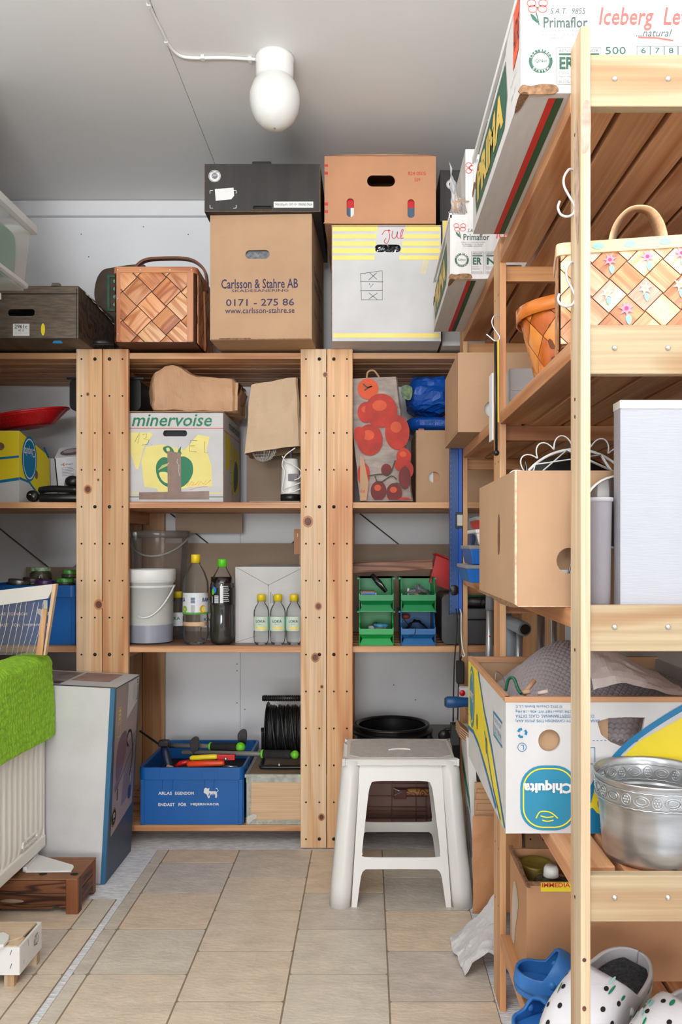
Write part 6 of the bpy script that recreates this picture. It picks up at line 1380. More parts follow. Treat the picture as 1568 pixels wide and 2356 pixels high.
MB().box(.3745, 1.187, ZR3, .3775, 1.193, 1.05).build('foot', MATS['dark_taupe'], t)
# plastic assortment boxes behind
for k, (lb, x, y, z0, z1, dx, m) in enumerate((('blue plastic box with clear lid, lowest of the stack behind the worn carton', .2375, 1.90, ZR3 + .003, 1.003, .0, m_blue2), ('blue plastic box with clear lid, second from bottom of the stack', .246, 1.905, 1.0045, 1.050, 0, m_blue2), ('white plastic box, third in the stack behind the worn carton', .262, 1.915, 1.0515, 1.089, 0, m_white), ('red plastic box with clear lid, top of the stack', .265, 1.925, 1.0900, 1.120, 0, m_red))):
    t = thing('plastic_box', lb, 'box', (x, y, z0), 0, 'stacked plastic boxes'); w_, d_ = .19, .20 - .02 * k; h_ = z1 - z0
    vs = [(x + .008, y + .006, z0), (x + w_ - .008, y + .006, z0), (x + w_ - .008, y + d_ - .006, z0), (x + .008, y + d_ - .006, z0), (x, y, z1 - .009), (x + w_, y, z1 - .009), (x + w_, y + d_, z1 - .009), (x, y + d_, z1 - .009)]
    MB().add(vs, [(3, 2, 1, 0), (4, 5, 6, 7), (0, 1, 5, 4), (1, 2, 6, 5), (2, 3, 7, 6), (3, 0, 4, 7)]).build('body', m, t, bevel=.002)
    MB().box(x - .002, y - .002, z1 - .0088, x + w_ + .002, y + d_ + .002, z1).build('lid', m if k == 2 else clear('clear_lid', (214, 222, 234), .4, .1, milky=.35), t, bevel=.0015)
    if k == 3: MB().box(x + .018, y - .0015, z0 + .001, x + .06, y + .001, z0 + .010).build('grey_label', m_gpr, t)
t = MB().box(.250, 1.93, 1.0515, .2605, 1.99, 1.078).build('dark_bottle', pm('dark_blue_plastic', (20, 40, 80), .3), bevel=.002); tag(t, 'small dark blue block beside the white plastic box', 'box')
# ---- level with the banana carton
ZR4 = .5785; y0 = 1.302; x0 = .2262; w, d, h = .42, .478, Z(1610, 1.302) - ZR4
b = CB('banana_carton', 'large white, yellow and blue banana carton full of bubble wrap', 'box', x0, y0, ZR4, w, d, h, m_cardw, top=False, t=.006,
       holes={'f': [ell(*((X(1263, y0) - x0), (Z(1704, y0) - ZR4)), .0182, n=28), [(X(a, y0) - x0, Z(c, y0) - ZR4) for a, c in ((1373, 1660), (1400, 1652), (1440, 1650), (1483, 1651), (1478, 1680), (1466, 1706), (1445, 1712), (1430, 1718), (1405, 1708), (1382, 1690))]]})
P = b.P
MB(True).box(.02, .010, .05, .17, .014, .20).build('inner_card', m_card, b.r)
for fr, L in ((b.f, w), (b.l, d)): MB(True).plate(fr, rect(-.002, h - .004, L + .001, h + .005), .009, (), 0, .0015).build('brown_rim', m_cardd, b.r, bevel=.001)
MB(True).plate(b.bk, rect(0, h - .008, w, h + .004), .010, (), 0, .001).build('brown_rim', m_cardd, b.r)
MB(True).plate(b.bk, rect(.006, .01, w - .006, h - .008), .001, (), 0, -.0065).build('inner_face', m_card, b.r); MB(True).plate(b.l, rect(.006, .01, d - .006, h - .004), .001, (), 0, -.0065).build('inner_face', m_card, b.r)
text(b.r, b.f, '© 2012 Chiquita Brands L.L.C', *P(1185, 1629), *P(1292, 1621), m_cblue, rot=2); text(b.r, b.f, 'LENGTH: 20cm / NET WT: 40lb - 18.14kg', *P(1185, 1640), *P(1330, 1632), m_cblue, rot=2)
text(b.r, b.f, 'COUNTRY: DESSERT BANANAS, CLASS: EXTRA', *P(1185, 1651), *P(1366, 1643), m_cblue, rot=2); text(b.r, b.f, 'BANANAS / VARIETY: CAVENDISH TYPE (MUSA AAA)', *P(1185, 1661.5), *P(1378, 1653), m_cblue, rot=2)
q = P(1263, 1704); 
mb = MB(True)
for k in range(3):
    a = 2 * PI * k / 3 + PI / 2; cu, cv = P(1200, 1686); r_ = .0065
    p1 = (cu + r_ * math.cos(a), cv + r_ * math.sin(a)); p2 = (cu + r_ * math.cos(a + 1.3), cv + r_ * math.sin(a + 1.3)); stroke2(b.f, [p1, (cu + r_ * 1.1 * math.cos(a + .65), cv + r_ * 1.1 * math.sin(a + .65)), p2], .0040, mb)
mb.build('recycling_mark', m_cblue, b.r)['kind'] = 'stuff'
cu, cv = P(1200, 1719); MB(True).plate(b.f, ell(cu, cv, .0074, n=24), 0, [ell(cu, cv, .0064, n=24)], 0, .0008).build('ring_mark', m_cblue, b.r); text(b.r, b.f, 'L', cu - .002, cv - .004, cu + .003, cv + .004, m_cblue, rot=2)
a, c = P(1196, 1906)[0], P(0, 1910)[1]; e, g = P(1327, 0)[0], P(0, 1761)[1]
ov = rrect(a, c, e, g, .036, 7)
MB(True).plate(b.f, ov, 0, (), 0, .0008).build('oval_ground', pm('logo_blue', (36, 134, 168), .45, var=.03), b.r)
MB(True).plate(b.f, rrect(a + .004, c + .004, e - .004, g - .004, .033, 7), 0, [rrect(a + .0062, c + .0062, e - .0062, g - .0062, .031, 7)], 0, .0013).build('oval_ring', m_yel, b.r)
text(b.r, b.f, 'Chiquita', a + .005, P(0, 1825)[1], e - .008, P(0, 1794)[1], m_paper, rot=2, bold=.045, off=.0022); 
mb = MB(True)
for s_ in ([(1232, 1882), (1240, 1868), (1254, 1866), (1268, 1870), (1282, 1882)], [(1242, 1876), (1256, 1880), (1272, 1878)], [(1246, 1886), (1258, 1889), (1272, 1886)]):
    stroke2(b.f, [P(*p) for p in ospl([Vector(p) for p in s_], 3)], .0020, mb, .0016)
mb.build('fruit_bowl_lines', m_yel, b.r)['kind'] = 'stuff'
pp = lambda L: [P(*p) for p in L]
MB(True).plate(b.f, pp([(1356, 1917), (1356, 1830), (1400, 1770), (1470, 1705), (1569, 1650), (1640, 1618), (1640, 1917)]), 0, (), 0, .0006).build('yellow_field', m_yel, b.r)
mb = MB(True); st = pp([(1352, 1845), (1362, 1812), (1392, 1768), (1440, 1715), (1500, 1670), (1569, 1628), (1620, 1602)]); stroke2(b.f, [Vector(q_) for q_ in ospl([Vector(q_) for q_ in st], 4)], .0095, mb, .0011)
mb.build('blue_arc', m_cblue, b.r); 
MB(True).plate(b.f, pp([(1348, 1917), (1348, 1862), (1362, 1858), (1372, 1870), (1395, 1880), (1380, 1886), (1398, 1896), (1378, 1904), (1400, 1912), (1384, 1916)]), 0, (), 0, .0011).build('blue_leaf', m_cblue, b.r)
# cover white hole region handled by cut-out
mb = MB(True)
for x_ in range(1362, 1392, 9): mb.plate(b.f, [P(x_, 1704.5), P(x_ + 5, 1704.5), P(x_ + 5, 1703), P(x_, 1703)], 0, (), 0, .0008)
for y_ in range(1664, 1704, 8): mb.plate(b.f, [P(1313, y_ + 5), P(1314.5, y_ + 5), P(1314.5, y_), P(1313, y_)], 0, (), 0, .0008)
mb.build('dashed_line', m_cblue, b.r)['kind'] = 'stuff'
MB(True).plate(b.f, [P(1356, 1758), P(1368, 1758), P(1368, 1719), P(1356, 1719)], 0, [[P(1357, 1756.5), P(1366.5, 1756.5), P(1366.5, 1720.5), P(1357, 1720.5)]], 0, .0008).build('blue_frame', m_cblue, b.r)
MB(True).plate(b.f, ell(*P(1384, 1848), .008, .010), 0, (), 0, .0014).build('brown_spot', m_edge, b.r)
L_ = b.l; PLf = b.PL
def pq(L): return [PLf(*p) for p in L]
MB(True).plate(L_, [(0, h - .004), (d * .34, h - .004), (d * .62, h * .52), (d * .80, h * .30), (d * .97, .004), (d * .93, .004), (d * .62, h * .20), (d * .30, h * .34), (0, h * .30)], 0, (), 0, .0006).build('yellow_field', m_yel, b.r)
mb = MB(True)
stroke2(L_, [(d * .33, h - .004), (d * .50, h * .70), (d * .68, h * .50), (d * .82, h * .28), (d * .985, .006)], .008, mb, .0011); stroke2(L_, [(0, h * .30), (d * .18, h * .34), (d * .36, h * .30), (d * .60, h * .17), (d * .80, .010)], .008, mb, .0011); stroke2(L_, [(d * .52, h * .52), (d * .60, h * .36), (d * .74, h * .16), (d * .90, .006)], .006, mb, .0011)
mb.build('blue_bands', m_cblue, b.r)['kind'] = 'stuff'
MB(True).plate(L_, ell(d * .13, h * .66, d * .085, h * .30, n=26), 0, (), 0, .0012).build('oval_ground', MATS['logo_blue'], b.r); MB(True).plate(L_, ell(d * .13, h * .66, d * .070, h * .26, n=26), 0, [ell(d * .13, h * .66, d * .062, h * .235, n=26)], 0, .0016).build('oval_ring', m_yel, b.r)
text(b.r, L_, 'Chiquita', d * .07, h * .62, d * .19, h * .74, m_paper, rot=2, off=.002, bold=.02)
u0, u1, v0, v1 = d * .74, d * .93, h * .60, h * .80
MB(True).plate(L_, rect(u0, v0, u1, v1), 0, [rect(u0 + .003, v0 + .004, u1 - .001, v1 - .004)], 0, .0008).build('blue_frame', m_cblue, b.r); text(b.r, L_, 'LIKE A QUALITY', u0 + .01, v0 + .028, u1 - .01, v1 - .007, m_cblue, rot=2); text(b.r, L_, 'NATURAL TASTES', u0 + .01, v0 + .007, u1 - .01, v0 + .022, m_cblue, rot=2)
for u_, v_ in ((d * .30, h * .50), (d * .57, h * .42)): MB(True).plate(L_, ell(u_, v_, .009, .016, n=14), 0, (), 0, .0014).build('torn_vent', m_edge, b.r)
# bubble wrap
c_bub = clear('bubble_film', (250, 246, 246), .34, .14, milky=.45, milk=(246, 240, 244))
t = thing('bubble_wrap', 'heap of clear bubble wrap filling the banana carton', 'bubble wrap', (x0 + .2, y0 + .2, .70))
def bub(u, v):
    x = x0 + .018 + .385 * u; y = y0 + .02 + .435 * v
    hz = .770 + .085 * math.exp(-((u - .38) / .26) ** 2 - ((v - .62) / .33) ** 2) + .012 * math.exp(-((u - .8) / .3) ** 2 - ((v - .5) / .4) ** 2) - .035 * math.exp(-((u - .05) / .12) ** 2) + .006 * math.sin(9 * u + 4 * v) - .045 * max(0, 1 - v * 6)
    a, c_ = x / .0105, y / .0091; jj = math.floor(c_); a += .5 * (jj % 2); fx, fy = a - math.floor(a) - .5, c_ - jj - .5
    bmp = max(0, .19 - fx * fx - fy * fy); return Vector((x, y, hz + .0040 * min(1, bmp * 9) ** .5))
mb = MB(); mb.grid(bub, 210, 240); mb.build('film', c_bub, t)
mb = MB(); mb.grid(lambda u, v: (lambda p: Vector((p.x, p.y, p.z - .016)))(bub(round(u * 30) / 30, v)), 30, 30); mb.build('under_layer', clear('bubble_under', (240, 232, 228), .3, .2, milky=.97, milk=(232, 220, 218)), t)
t = thing('plastic_sheet', 'folded translucent white plastic sheet on the banana carton, right of the near post', 'plastic', (.46, 1.36, .79)); mb = MB()
def ps(u, v): return Vector((X(1362 + 215 * u, 1.36), 1.345 + .16 * v, .806 + (.072 * (1 - u ** 1.4 * .62)) * v ** .7 * (.4 + .6 * min(1, 1.2 - u)) + .01 * math.sin(5 * u)))
crumple(mb, ps, 24, 12, .004, 3, 7); mb.build('film', pm('cloudy_film', (226, 214, 208), .35, var=.05, ns=12, alpha=.92, bump=.3, bs=14), t)
for k, (a, e, r_, m, lb) in enumerate((((.262, 1.335, .800), (.282, 1.345, .822), .0042, m_cardi, 'beige plastic tube end lying at the rim of the banana carton'), ((.258, 1.333, .803), (.272, 1.330, .806), .0040, m_card, 'pale short dowel at the carton rim'), ((.285, 1.328, .803), (.300, 1.322, .808), .0035, pm('pale_pink', (214, 190, 176), .6), 'pale pinkish dowel at the carton rim'))):
    o = MB(); o.tube([a, e], r_, 10); o = o.build('dowel', m); tag(o, lb, 'dowel', 'dowels at the carton rim')
o = MB(); o.tube(ospl([Vector(p) for p in ((.236, 1.36, .802), (.240, 1.355, .822), (.247, 1.345, .825), (.252, 1.335, .810), (.256, 1.326, .803))], 4), .0028, 8); tag(o.build('green_wire', pm('green_wire', (14, 84, 58), .4)), 'green coated wire curling over the corner of the banana carton', 'wire')
o = MB(); o.tube(ospl([Vector(p) for p in ((.236, 1.47, .800), (.240, 1.48, .815), (.246, 1.46, .812), (.248, 1.44, .802))], 4), .001, 6); tag(o.build('thin_wire', m_steel), 'thin steel wire loop near the left rim of the banana carton', 'wire')
# metal planter
t = thing('metal_planter', 'embossed zinc planter pot on the low shelf beside the banana carton', 'planter', (.4345, 1.2145, ZR4)); c = (.4345, 1.2145, ZR4)
m_zp = pm('brushed_zinc', (196, 198, 200), .30, metal=.82, var=.16, ns=11, bump=.12, bs=24, stretch=(.7, .7, 3)); HP = .1275
prof = [(0, .003), (.066, .003), (.071, .001), (.0735, .008), (.0775, HP * .45), (.0805, HP * .68), (.0822, HP * .70), (.0835, HP * .72), (.0835, HP * .90), (.0845, HP * .925), (.0865, HP * .955), (.0890, HP * .975), (.0893, HP * .99), (.0875, HP), (.0855, HP * .985), (.0830, HP * .93), (.0815, HP * .72), (.0750, HP * .4), (.070, .008), (0, .006)]
MB().lathe(prof, c, 72).build('body', m_zp, t)
mb = MB()
def onp(a, z, r): return Vector((c[0] + r * math.sin(a), c[1] - r * math.cos(a), c[2] + z))
for sgn in (1, -1):                                    # outside and inside bands of ovals and rosettes
    rr_ = .0842 if sgn == 1 else .0818; zc__ = HP * .81; n_ = 24
    for i in range(n_):
        a0 = 2 * PI * i / n_; big = i % 2 == 0; ra, rz = (.135, .0075) if big else (.088, .0085)
        pts = [onp(a0 + ra * math.cos(q), zc__ + rz * math.sin(q), rr_) for q in [2 * PI * k / 14 for k in range(14)]]; mb.tube(pts, .0008, 4, 0, True)
        if big: mb.tube([onp(a0 + ra * .62 * math.cos(q), zc__ + rz * .6 * math.sin(q), rr_) for q in [2 * PI * k / 10 for k in range(10)]], .0009, 4, 0, True)
        else:
            for k in range(6): q = 2 * PI * k / 6; mb.ball(onp(a0 + .045 * math.cos(q), zc__ + .0045 * math.sin(q), rr_), .0018, 5)
            mb.ball(onp(a0, zc__, rr_), .0018, 5)
    for zz in (HP * .715, HP * .905):
        mb.tube([onp(2 * PI * k / 150, zz + .0006 * math.sin(k * PI * .5), rr_ + (.0006 if sgn > 0 else -.0004)) for k in range(150)], .0010, 4, 0, True)
mb.build('embossed_band', pm('zinc_relief', (206, 208, 210), .35, metal=.75, var=.1, ns=90), t)['kind'] = 'stuff'
# ---- bottom level: carton with jars, clogs
ZR5 = .1755
b = CB('brown_carton', 'tall open brown carton with jars, lowest shelf, yellow warning tape on rim', 'box', .3185, 1.595, ZR5, .34, .182, .198, m_cardd, top=False, t=.005)
MB(True).plate(b.f, rect(-.002, .192, .342, .1995), .006, (), 0, .0008).build('torn_rim', m_edge, b.r); MB(True).plate(b.l, spl([(0, .205), (.04, .201), (.09, .206), (.14, .199), (.182, .200), (.182, .192), (0, .192)], 3), .006, (), 0, .0012).build('torn_rim', m_edge, b.r)
u0 = X(1243, 1.595) - .3185; u1 = X(1330, 1.595) - .3185
MB(True).plate(b.f, rect(u0, .181, u1, .1995), 0, (), 0, .0016).build('yellow_tape', m_yel, b.r); text(b.r, b.f, 'IMMEDIATE', u0 + .002, .190, u1 - .002, .199, m_rpr, off=.0022, bold=.02)
b.poly(b.l, spl([(.02, .02), (.05, .01), (.07, .06), (.10, .12), (.06, .15), (.03, .11)], 3), pm('pale_tear', (206, 190, 176), .8, var=.1), 'torn_patch')
zj_ = ZR5 + .005
t = thing('jar', 'glass jar with white cap inside the open brown carton', 'jar', (.374, 1.64, zj_)); c = (.380, 1.648, zj_)
MB().lathe([(0, .004), (.038, .004), (.04, .01), (.04, .165), (.03, .182), (.015, .186), (.015, .192)], c, 28).build('glass', clear('jar_clear', (206, 208, 190), .35, .04, milky=.18, milk=(150, 150, 130)), t); MB().lathe([(0, .206), (.0115, .206), (.0145, .200), (.0155, .1865), (.0155, .185)], c, 20, lobes=lambda z, a: 1 + .03 * math.cos(20 * a)).build('cap', m_white, t)
t = thing('tin', 'round yellow-green tin at the back of the open brown carton', 'tin', (.376, 1.72, zj_)); c = (.366, 1.731, zj_); MB().lathe([(0, .003), (.037, .003), (.037, .178), (.034, .182), (.034, .176), (0, .176)], c, 28).build('body', pm('olive_tin', (150, 132, 60), .35, metal=.3), t)
t = thing('foil_packet', 'crumpled clear plastic packet in the open brown carton', 'packet', (.44, 1.70, zj_)); mb = MB(); crumple(mb, lambda u, v: Vector((.43 + .07 * u + .01 * v, 1.69 + .05 * v, zj_ + .02 + .22 * v)), 10, 14, .012, 5, 9); mb.build('film', clear('packet_film', (224, 216, 186), .5, .1, milky=.3, milk=(190, 176, 130)), t)
mb = MB(); 
def clog(lb, heel, toe, m, wd=.098, ht=.085, up=(0, 0, 1), holes=True, print_=None, fleece=True, grp=None):
    """clog from heel point to toe point (sole level), built round its own axis"""
    heel = Vector(heel); toe = Vector(toe); L = (toe - heel).length; ax = (toe - heel).normalized(); up = Vector(up); sd = ax.cross(up).normalized(); upn = sd.cross(ax)
    t = thing('clog', lb, 'clog', tuple(heel), 0, grp)
    def W(s): return wd / 2 * (.72 + .28 * math.sin(PI * .5 * min(1, s / .66))) * math.sqrt(max(.0004, 1 - max(0, (s - .70) / .30) ** 2)) * math.sqrt(max(.0004, 1 - max(0, (.22 - s) / .22) ** 2.4))
    def Hh(s): return ht * (.74 + .26 * math.sin(PI * min(1, max(0, s) * 1.02) ** .8)) * (1 - max(0, (s - .52) / .48) ** 2.2 * .52)
    def T(s): return .0 if s > .50 else min(.78, .80 * min(1, (.50 - s) / .14) ** .6)
    def pt(s, tt, g=1):
        w = W(s) * g; h = Hh(s) * (1 if s > .5 else (.86 + .14 * abs((s - .25) / .25)))
        th = tt * PI / 2; x = w * math.copysign(abs(math.sin(th)) ** .62, th); z = .012 + (h - .012) * abs(math.cos(th)) ** .62
        return heel + ax * (L * s) + sd * x + upn * z
    def fn(u, v):
        s = .5 - .5 * math.cos(PI * u); q = v * 2 - 1; to = T(s)
        tt = math.copysign(to + (1 - to) * abs(q), q) if to > 0 else q
        return pt(s, tt)
    mb = MB(); mb.grid(fn, 44, 24, 0, lambda u, v: not (T(.5 - .5 * math.cos(PI * u)) > 0 and abs(v * 2 - 1) < 1 / 24 * 1.2)); mb.build('upper', m, t, solid=.006, weld=True)
    q = [.5 - .5 * math.cos(PI * s / 24) for s in range(25)]; out = [heel + ax * (L * s) + sd * (W(s) * 1.05) for s in q] + [heel + ax * (L * s) - sd * (W(s) * 1.05) for s in q[::-1]]
    n = len(out); vs = [p + upn * .016 for p in out] + [p for p in out]
    MB().add(vs, [tuple(range(n))[::-1], tuple(range(n, 2 * n))] + [(i, (i + 1) % n, n + (i + 1) % n, n + i) for i in range(n)]).build('sole', m, t, bevel=.003)
    if fleece:
        q2 = [s for s in q if .02 < s < .6]; out = [heel + ax * (L * s) + sd * (W(s) * .86) + upn * .024 for s in q2] + [heel + ax * (L * s) - sd * (W(s) * .86) + upn * .024 for s in q2[::-1]]
        MB().add(out, [tuple(range(len(out)))[::-1]]).build('fleece_lining', pm('grey_fleece', (72, 74, 78), 1, var=.35, ns=170, bump=1, bs=260), t)
    def nrm(s, tt):
        a = pt(s + .01, tt) - pt(s - .01, tt); c_ = pt(s, tt + .02) - pt(s, tt - .02); n_ = a.cross(c_).normalized(); return n_ if n_.dot(upn) > 0 or n_.dot(pt(s, tt) - (heel + ax * L * s)) > 0 else -n_
    def spot_(s, tt, r, r2, mat, nm, o):
        p = pt(s, tt); n_ = nrm(s, tt); a = (ax - n_ * ax.dot(n_)).normalized(); c_ = n_.cross(a); k = 12
        MB().add([p + n_ * o + a * r * math.cos(2 * PI * i / k) + c_ * r2 * math.sin(2 * PI * i / k) for i in range(k)], [tuple(range(k))]).build(nm, mat, t)
    if holes:
        for s, row in ((.58, (-.5, -.17, .17, .5)), (.68, (-.6, -.3, 0, .3, .6)), (.78, (-.5, -.17, .17, .5)), (.87, (-.3, .0, .3))):
            for tt in row: spot_(s, tt, .0050, .0038, m_dark, 'vent_hole', .0036)
        for s in (.60, .74): 
            for tt in (-.86, .86): spot_(s, tt, .003, .0045, m_dark, 'vent_hole', .0036)
    if print_:
        for k in range(40):
            s, tt = R.uniform(.08, .93), R.uniform(-.9, .9)
            if T(s) > abs(tt) - .05: tt = math.copysign(.9, tt)
            spot_(s, tt, R.uniform(.005, .013), R.uniform(.0012, .0032), R.choice(print_), 'leaf_print', .0044 + .0001 * (k % 3))
    P_ = [pt(.49, .90) + sd * .006, heel + ax * (L * .36) + sd * (W(.4) * 1.1 + .005) + upn * (ht * .52), heel + ax * (L * .16) + sd * (W(.2) * 1.1 + .003) + upn * (ht * .58), heel - ax * .012 + upn * (ht * .6), heel + ax * (L * .16) - sd * (W(.2) * 1.1 + .003) + upn * (ht * .58), heel + ax * (L * .36) - sd * (W(.4) * 1.1 + .005) + upn * (ht * .52), pt(.49, -.90) - sd * .006]
    if fleece:
        for g_ in (1, -1):
            MB().beam(pt(.48, .93 * g_) + sd * g_ * .006, pt(.68, .96 * g_) + sd * g_ * .009 - upn * .012, .004, .017, up=tuple(upn)).build('strap', pm('strap_grey', (196, 194, 198), .4, var=.12, ns=90), t)
    MB().ball(pt(.48, .84), .008, 10, 0, (1, 1, 1)).build('strap_rivet', m, t); MB().ball(pt(.48, -.84), .008, 10).build('strap_rivet', m, t)
    return t, ax, sd, upn
m_cl = pm('clog_white', (224, 221, 224), .42, var=.02, bump=.1, bs=200); m_cb = pm('clog_blue', (52, 118, 190), .5, var=.03, bump=.15, bs=160)
pr = [pm('leaf_teal', (140, 206, 200), .5), pm('leaf_teal_pale', (180, 220, 216), .5), pm('leaf_green', (30, 128, 92), .5)]
clog('white clog with green leaf print and dark holes, left one, heel raised', (.500, 1.475, .262), (.290, 1.262, .204), m_cl, wd=.112, ht=.100, up=(-.25, -.45, .86), print_=pr, grp='leaf-printed clogs')
clog('white clog with green leaf print, right one at the frame edge', (.594, 1.366, .240), (.392, 1.180, .226), m_cl, wd=.112, ht=.096, up=(-.2, -.42, .88), print_=pr, grp='leaf-printed clogs')
clog('upper blue rubber clog on the lowest shelf', (.283, 1.540, .200), (.420, 1.500, .178), m_cb, wd=.085, ht=.085, fleece=False, grp='blue clogs', holes=False)
clog('lower blue rubber clog at the shelf edge', (.262, 1.395, .176), (.365, 1.440, .176), m_cb, wd=.08, ht=.06, fleece=False, grp='blue clogs', holes=False)
# ================================================================ hooks, level, hanging things on the posts
def shook(lb, pts, Y, r=.0019):
    t = thing('s_hook', lb, 'hook', (X(pts[0][0], Y), Y, Z(pts[0][1], Y)), 0, 'steel hooks on the near post')
    MB().tube(ospl([Vector((X(a, Y), Y + (.0 if i else .006), Z(c, Y))) for i, (a, c) in enumerate(pts)], 7), r, 8).build('wire', pm('white_steel', (214, 214, 222), .2, metal=.5), t)
Yh = 1.150
shook('upper steel S-hook on the near pine post', [(1322, 387), (1308, 390), (1297, 408), (1297, 428), (1308, 450), (1320, 472), (1319, 490), (1306, 498), (1290, 494), (1283, 478), (1287, 463)], Yh)
shook('lower steel S-hook on the near pine post', [(1322, 601), (1312, 604), (1303, 620), (1304, 642), (1314, 662), (1322, 682), (1318, 698), (1305, 705), (1291, 702), (1283, 690), (1286, 676)], Yh)
shook('small steel S-hook on the second pine post', [(1150, 726), (1138, 726), (1131, 738), (1134, 752), (1143, 766), (1149, 776), (1145, 784), (1137, 784), (1127, 776), (1118, 769)], 1.775, .0016)
t = thing('hanging_rod', 'long black rod with yellow ruler edge hanging from the small hook', 'rod', (X(1141, 1.77), 1.77, Z(1050, 1.77)))
mb = MB(); mb.tube([(X(1139, 1.77), 1.77, Z(786, 1.77)), (X(1141, 1.77), 1.77, Z(1040, 1.77))], .0032, 8); mb.ball((X(1141, 1.77), 1.77, Z(1042, 1.77)), .007, 10); mb.build('rod', m_black, t)
MB().box(X(1143.5, 1.775), 1.772, Z(972, 1.775), X(1146.5, 1.775), 1.774, Z(783, 1.775)).build('yellow_edge', m_yel, t)
tag(MB().box(X(1131, 1.80), 1.800, Z(1012, 1.80), X(1135, 1.80), 1.84, Z(858, 1.80)).build('paper_sheet', m_paper), 'white paper sheets tucked beside the second post', 'paper')
xs0, xs1 = X(1036, 2.50), X(1067, 2.50) - .0075; zt0, zt1 = Z(1410, 2.5), 1.60
t = thing('spirit_level', 'long blue spirit level hanging on the far post of the right shelving', 'spirit level', ((xs0 + xs1) / 2, 2.50, zt0)); m_lv = pm('level_blue_dark', (16, 72, 140), .35)
MB().box(xs0, 2.494, zt0, xs0 + .024, 2.514, zt1).build('web', m_lv, t, bevel=.001); MB().box(xs0 + .024, 2.488, zt0, xs1, 2.520, zt1).build('flange', pm('level_blue', (10, 84, 190), .3), t, bevel=.001); MB().box(xs0 - .003, 2.488, zt0, xs0, 2.520, zt1).build('flange', m_lv, t)
MB().box(xs0 - .003, 2.486, zt0 - .006, xs1, 2.522, zt0).build('end_cap', m_black, t)
zv = Z(1197, 2.49); MB().box(xs0 + .014, 2.484, zv - .025, xs0 + .036, 2.492, zv + .025).build('vial_frame', m_black, t, bevel=.001); MB().box(xs0 + .019, 2.4825, zv - .017, xs0 + .036, 2.484, zv + .017).build('vial', pm('vial_pale', (206, 206, 196), .2), t)
MB().lathe([(0, -.003), (.013, -.003), (.016, 0)], (xs0 + .010, 2.491, Z(1358, 2.49)), 20, 0, 'Y').build('round_vial', m_black, t)
mb = MB()
for k in range(46): mb.box(xs0 - .0005, 2.4905, zt0 + .01 + .016 * k, xs0 + .0006, 2.492, zt0 + .016 + .016 * k)
mb.build('scale_marks', m_paper, t)['kind'] = 'stuff'
MB().tube([((xs0 + xs1) / 2, 2.51, zt1), (.290, 2.512, zt1 + .02)], .002, 6).build('hanging_wire', m_steel, t)
Yc = 2.44
for lb, L, mt, r_ in (('left thin black lead hanging to the chargers', [(1051, 1412), (1050, 1450), (1045, 1520), (1043, 1580), (1042, 1660)], m_black, .0022), ('right thin black lead hanging to the chargers', [(1058, 1412), (1058, 1480), (1055, 1560), (1052, 1662)], m_black, .0022), ('thin white lead with hook end beside the far post', [(1060.5, 1412), (1060, 1450), (1062, 1480), (1066, 1500), (1069, 1506), (1066, 1511), (1063, 1508)], m_white, .0026)):
    t = thing('lead', lb, 'cable', (X(L[-1][0], Yc), Yc, Z(L[-1][1], Yc)), 0, 'leads hanging by the far post'); MB().tube(ospl([Vector((X(a, Yc), Yc, Z(c, Yc))) for a, c in L], 5), r_, 6).build('cord', mt, t)
    MB().tube([(X(L[0][0], Yc), Yc, Z(L[0][1], Yc)), (X(L[0][0], Yc), Yc + .03, Z(L[0][1], Yc) + .01), (X(L[0][0], Yc), 2.474, Z(L[0][1], Yc) + .012)], r_ * .8, 6).build('tie', mt, t)
t = thing('charger', 'black power adapter hanging at the end of the thin leads', 'charger', (X(1048, Yc), Yc, Z(1712, Yc)), 0); MB().box(X(1036, Yc), Yc - .018, Z(1713, Yc), X(1056, Yc), Yc + .02, Z(1664, Yc)).build('body', m_black, t, bevel=.003)
t = thing('rubber_boot_clamp', 'black plastic clamp hanging above the blue handle', 'clamp', (X(1060, 2.43), 2.44, Z(1560, 2.43))); MB().box(X(1051, 2.43), 2.43, Z(1575, 2.43), X(1068, 2.43), 2.468, Z(1523, 2.43)).build('body', m_blackm, t, bevel=.004); MB().tube([(X(1060, 2.43), 2.45, Z(1524, 2.43)), (X(1064, 2.43), 2.47, Z(1516, 2.43)), (.299, 2.485, Z(1514, 2.43))], .002, 6).build('loop', m_black, t)
zq = ZR4 + .0185
t = thing('file_tool', 'tool with blue rounded grip sticking out behind the banana carton', 'tool', (.235, 2.30, ZR4)); c = (X(1024, 2.30), 2.30, zq)
MB().lathe([(0, -.002), (.0135, 0), (.0165, .006), (.0165, .03), (.0135, .055), (.0135, .16), (0, .16)], c, 20, 0, 'X').build('grip', pm('handle_blue', (18, 74, 128), .35, var=.1), t); MB().lathe([(0, -.003), (.012, -.002), (.012, 0)], c, 18, 0, 'X').build('dark_end', pm('dark_rust', (66, 44, 40), .6), t)
t = thing('white_tool', 'white tool with red end lying beside the blue-gripped tool', 'tool', (.28, 2.345, ZR4)); MB().box(X(1056, 2.345), 2.335, ZR4 + .0005, .42, 2.365, ZR4 + .054).build('white_part', m_cardw, t, bevel=.005); MB().lathe([(0, -.003), (.008, -.002), (.009, .0)], (X(1063, 2.335), 2.335, ZR4 + .038), 14, 0, 'Y').build('red_part', m_red, t)
t = thing('jug', 'beige plastic bottle half hidden beside the banana carton', 'bottle', (.30, 2.26, ZR4)) if 0 else None
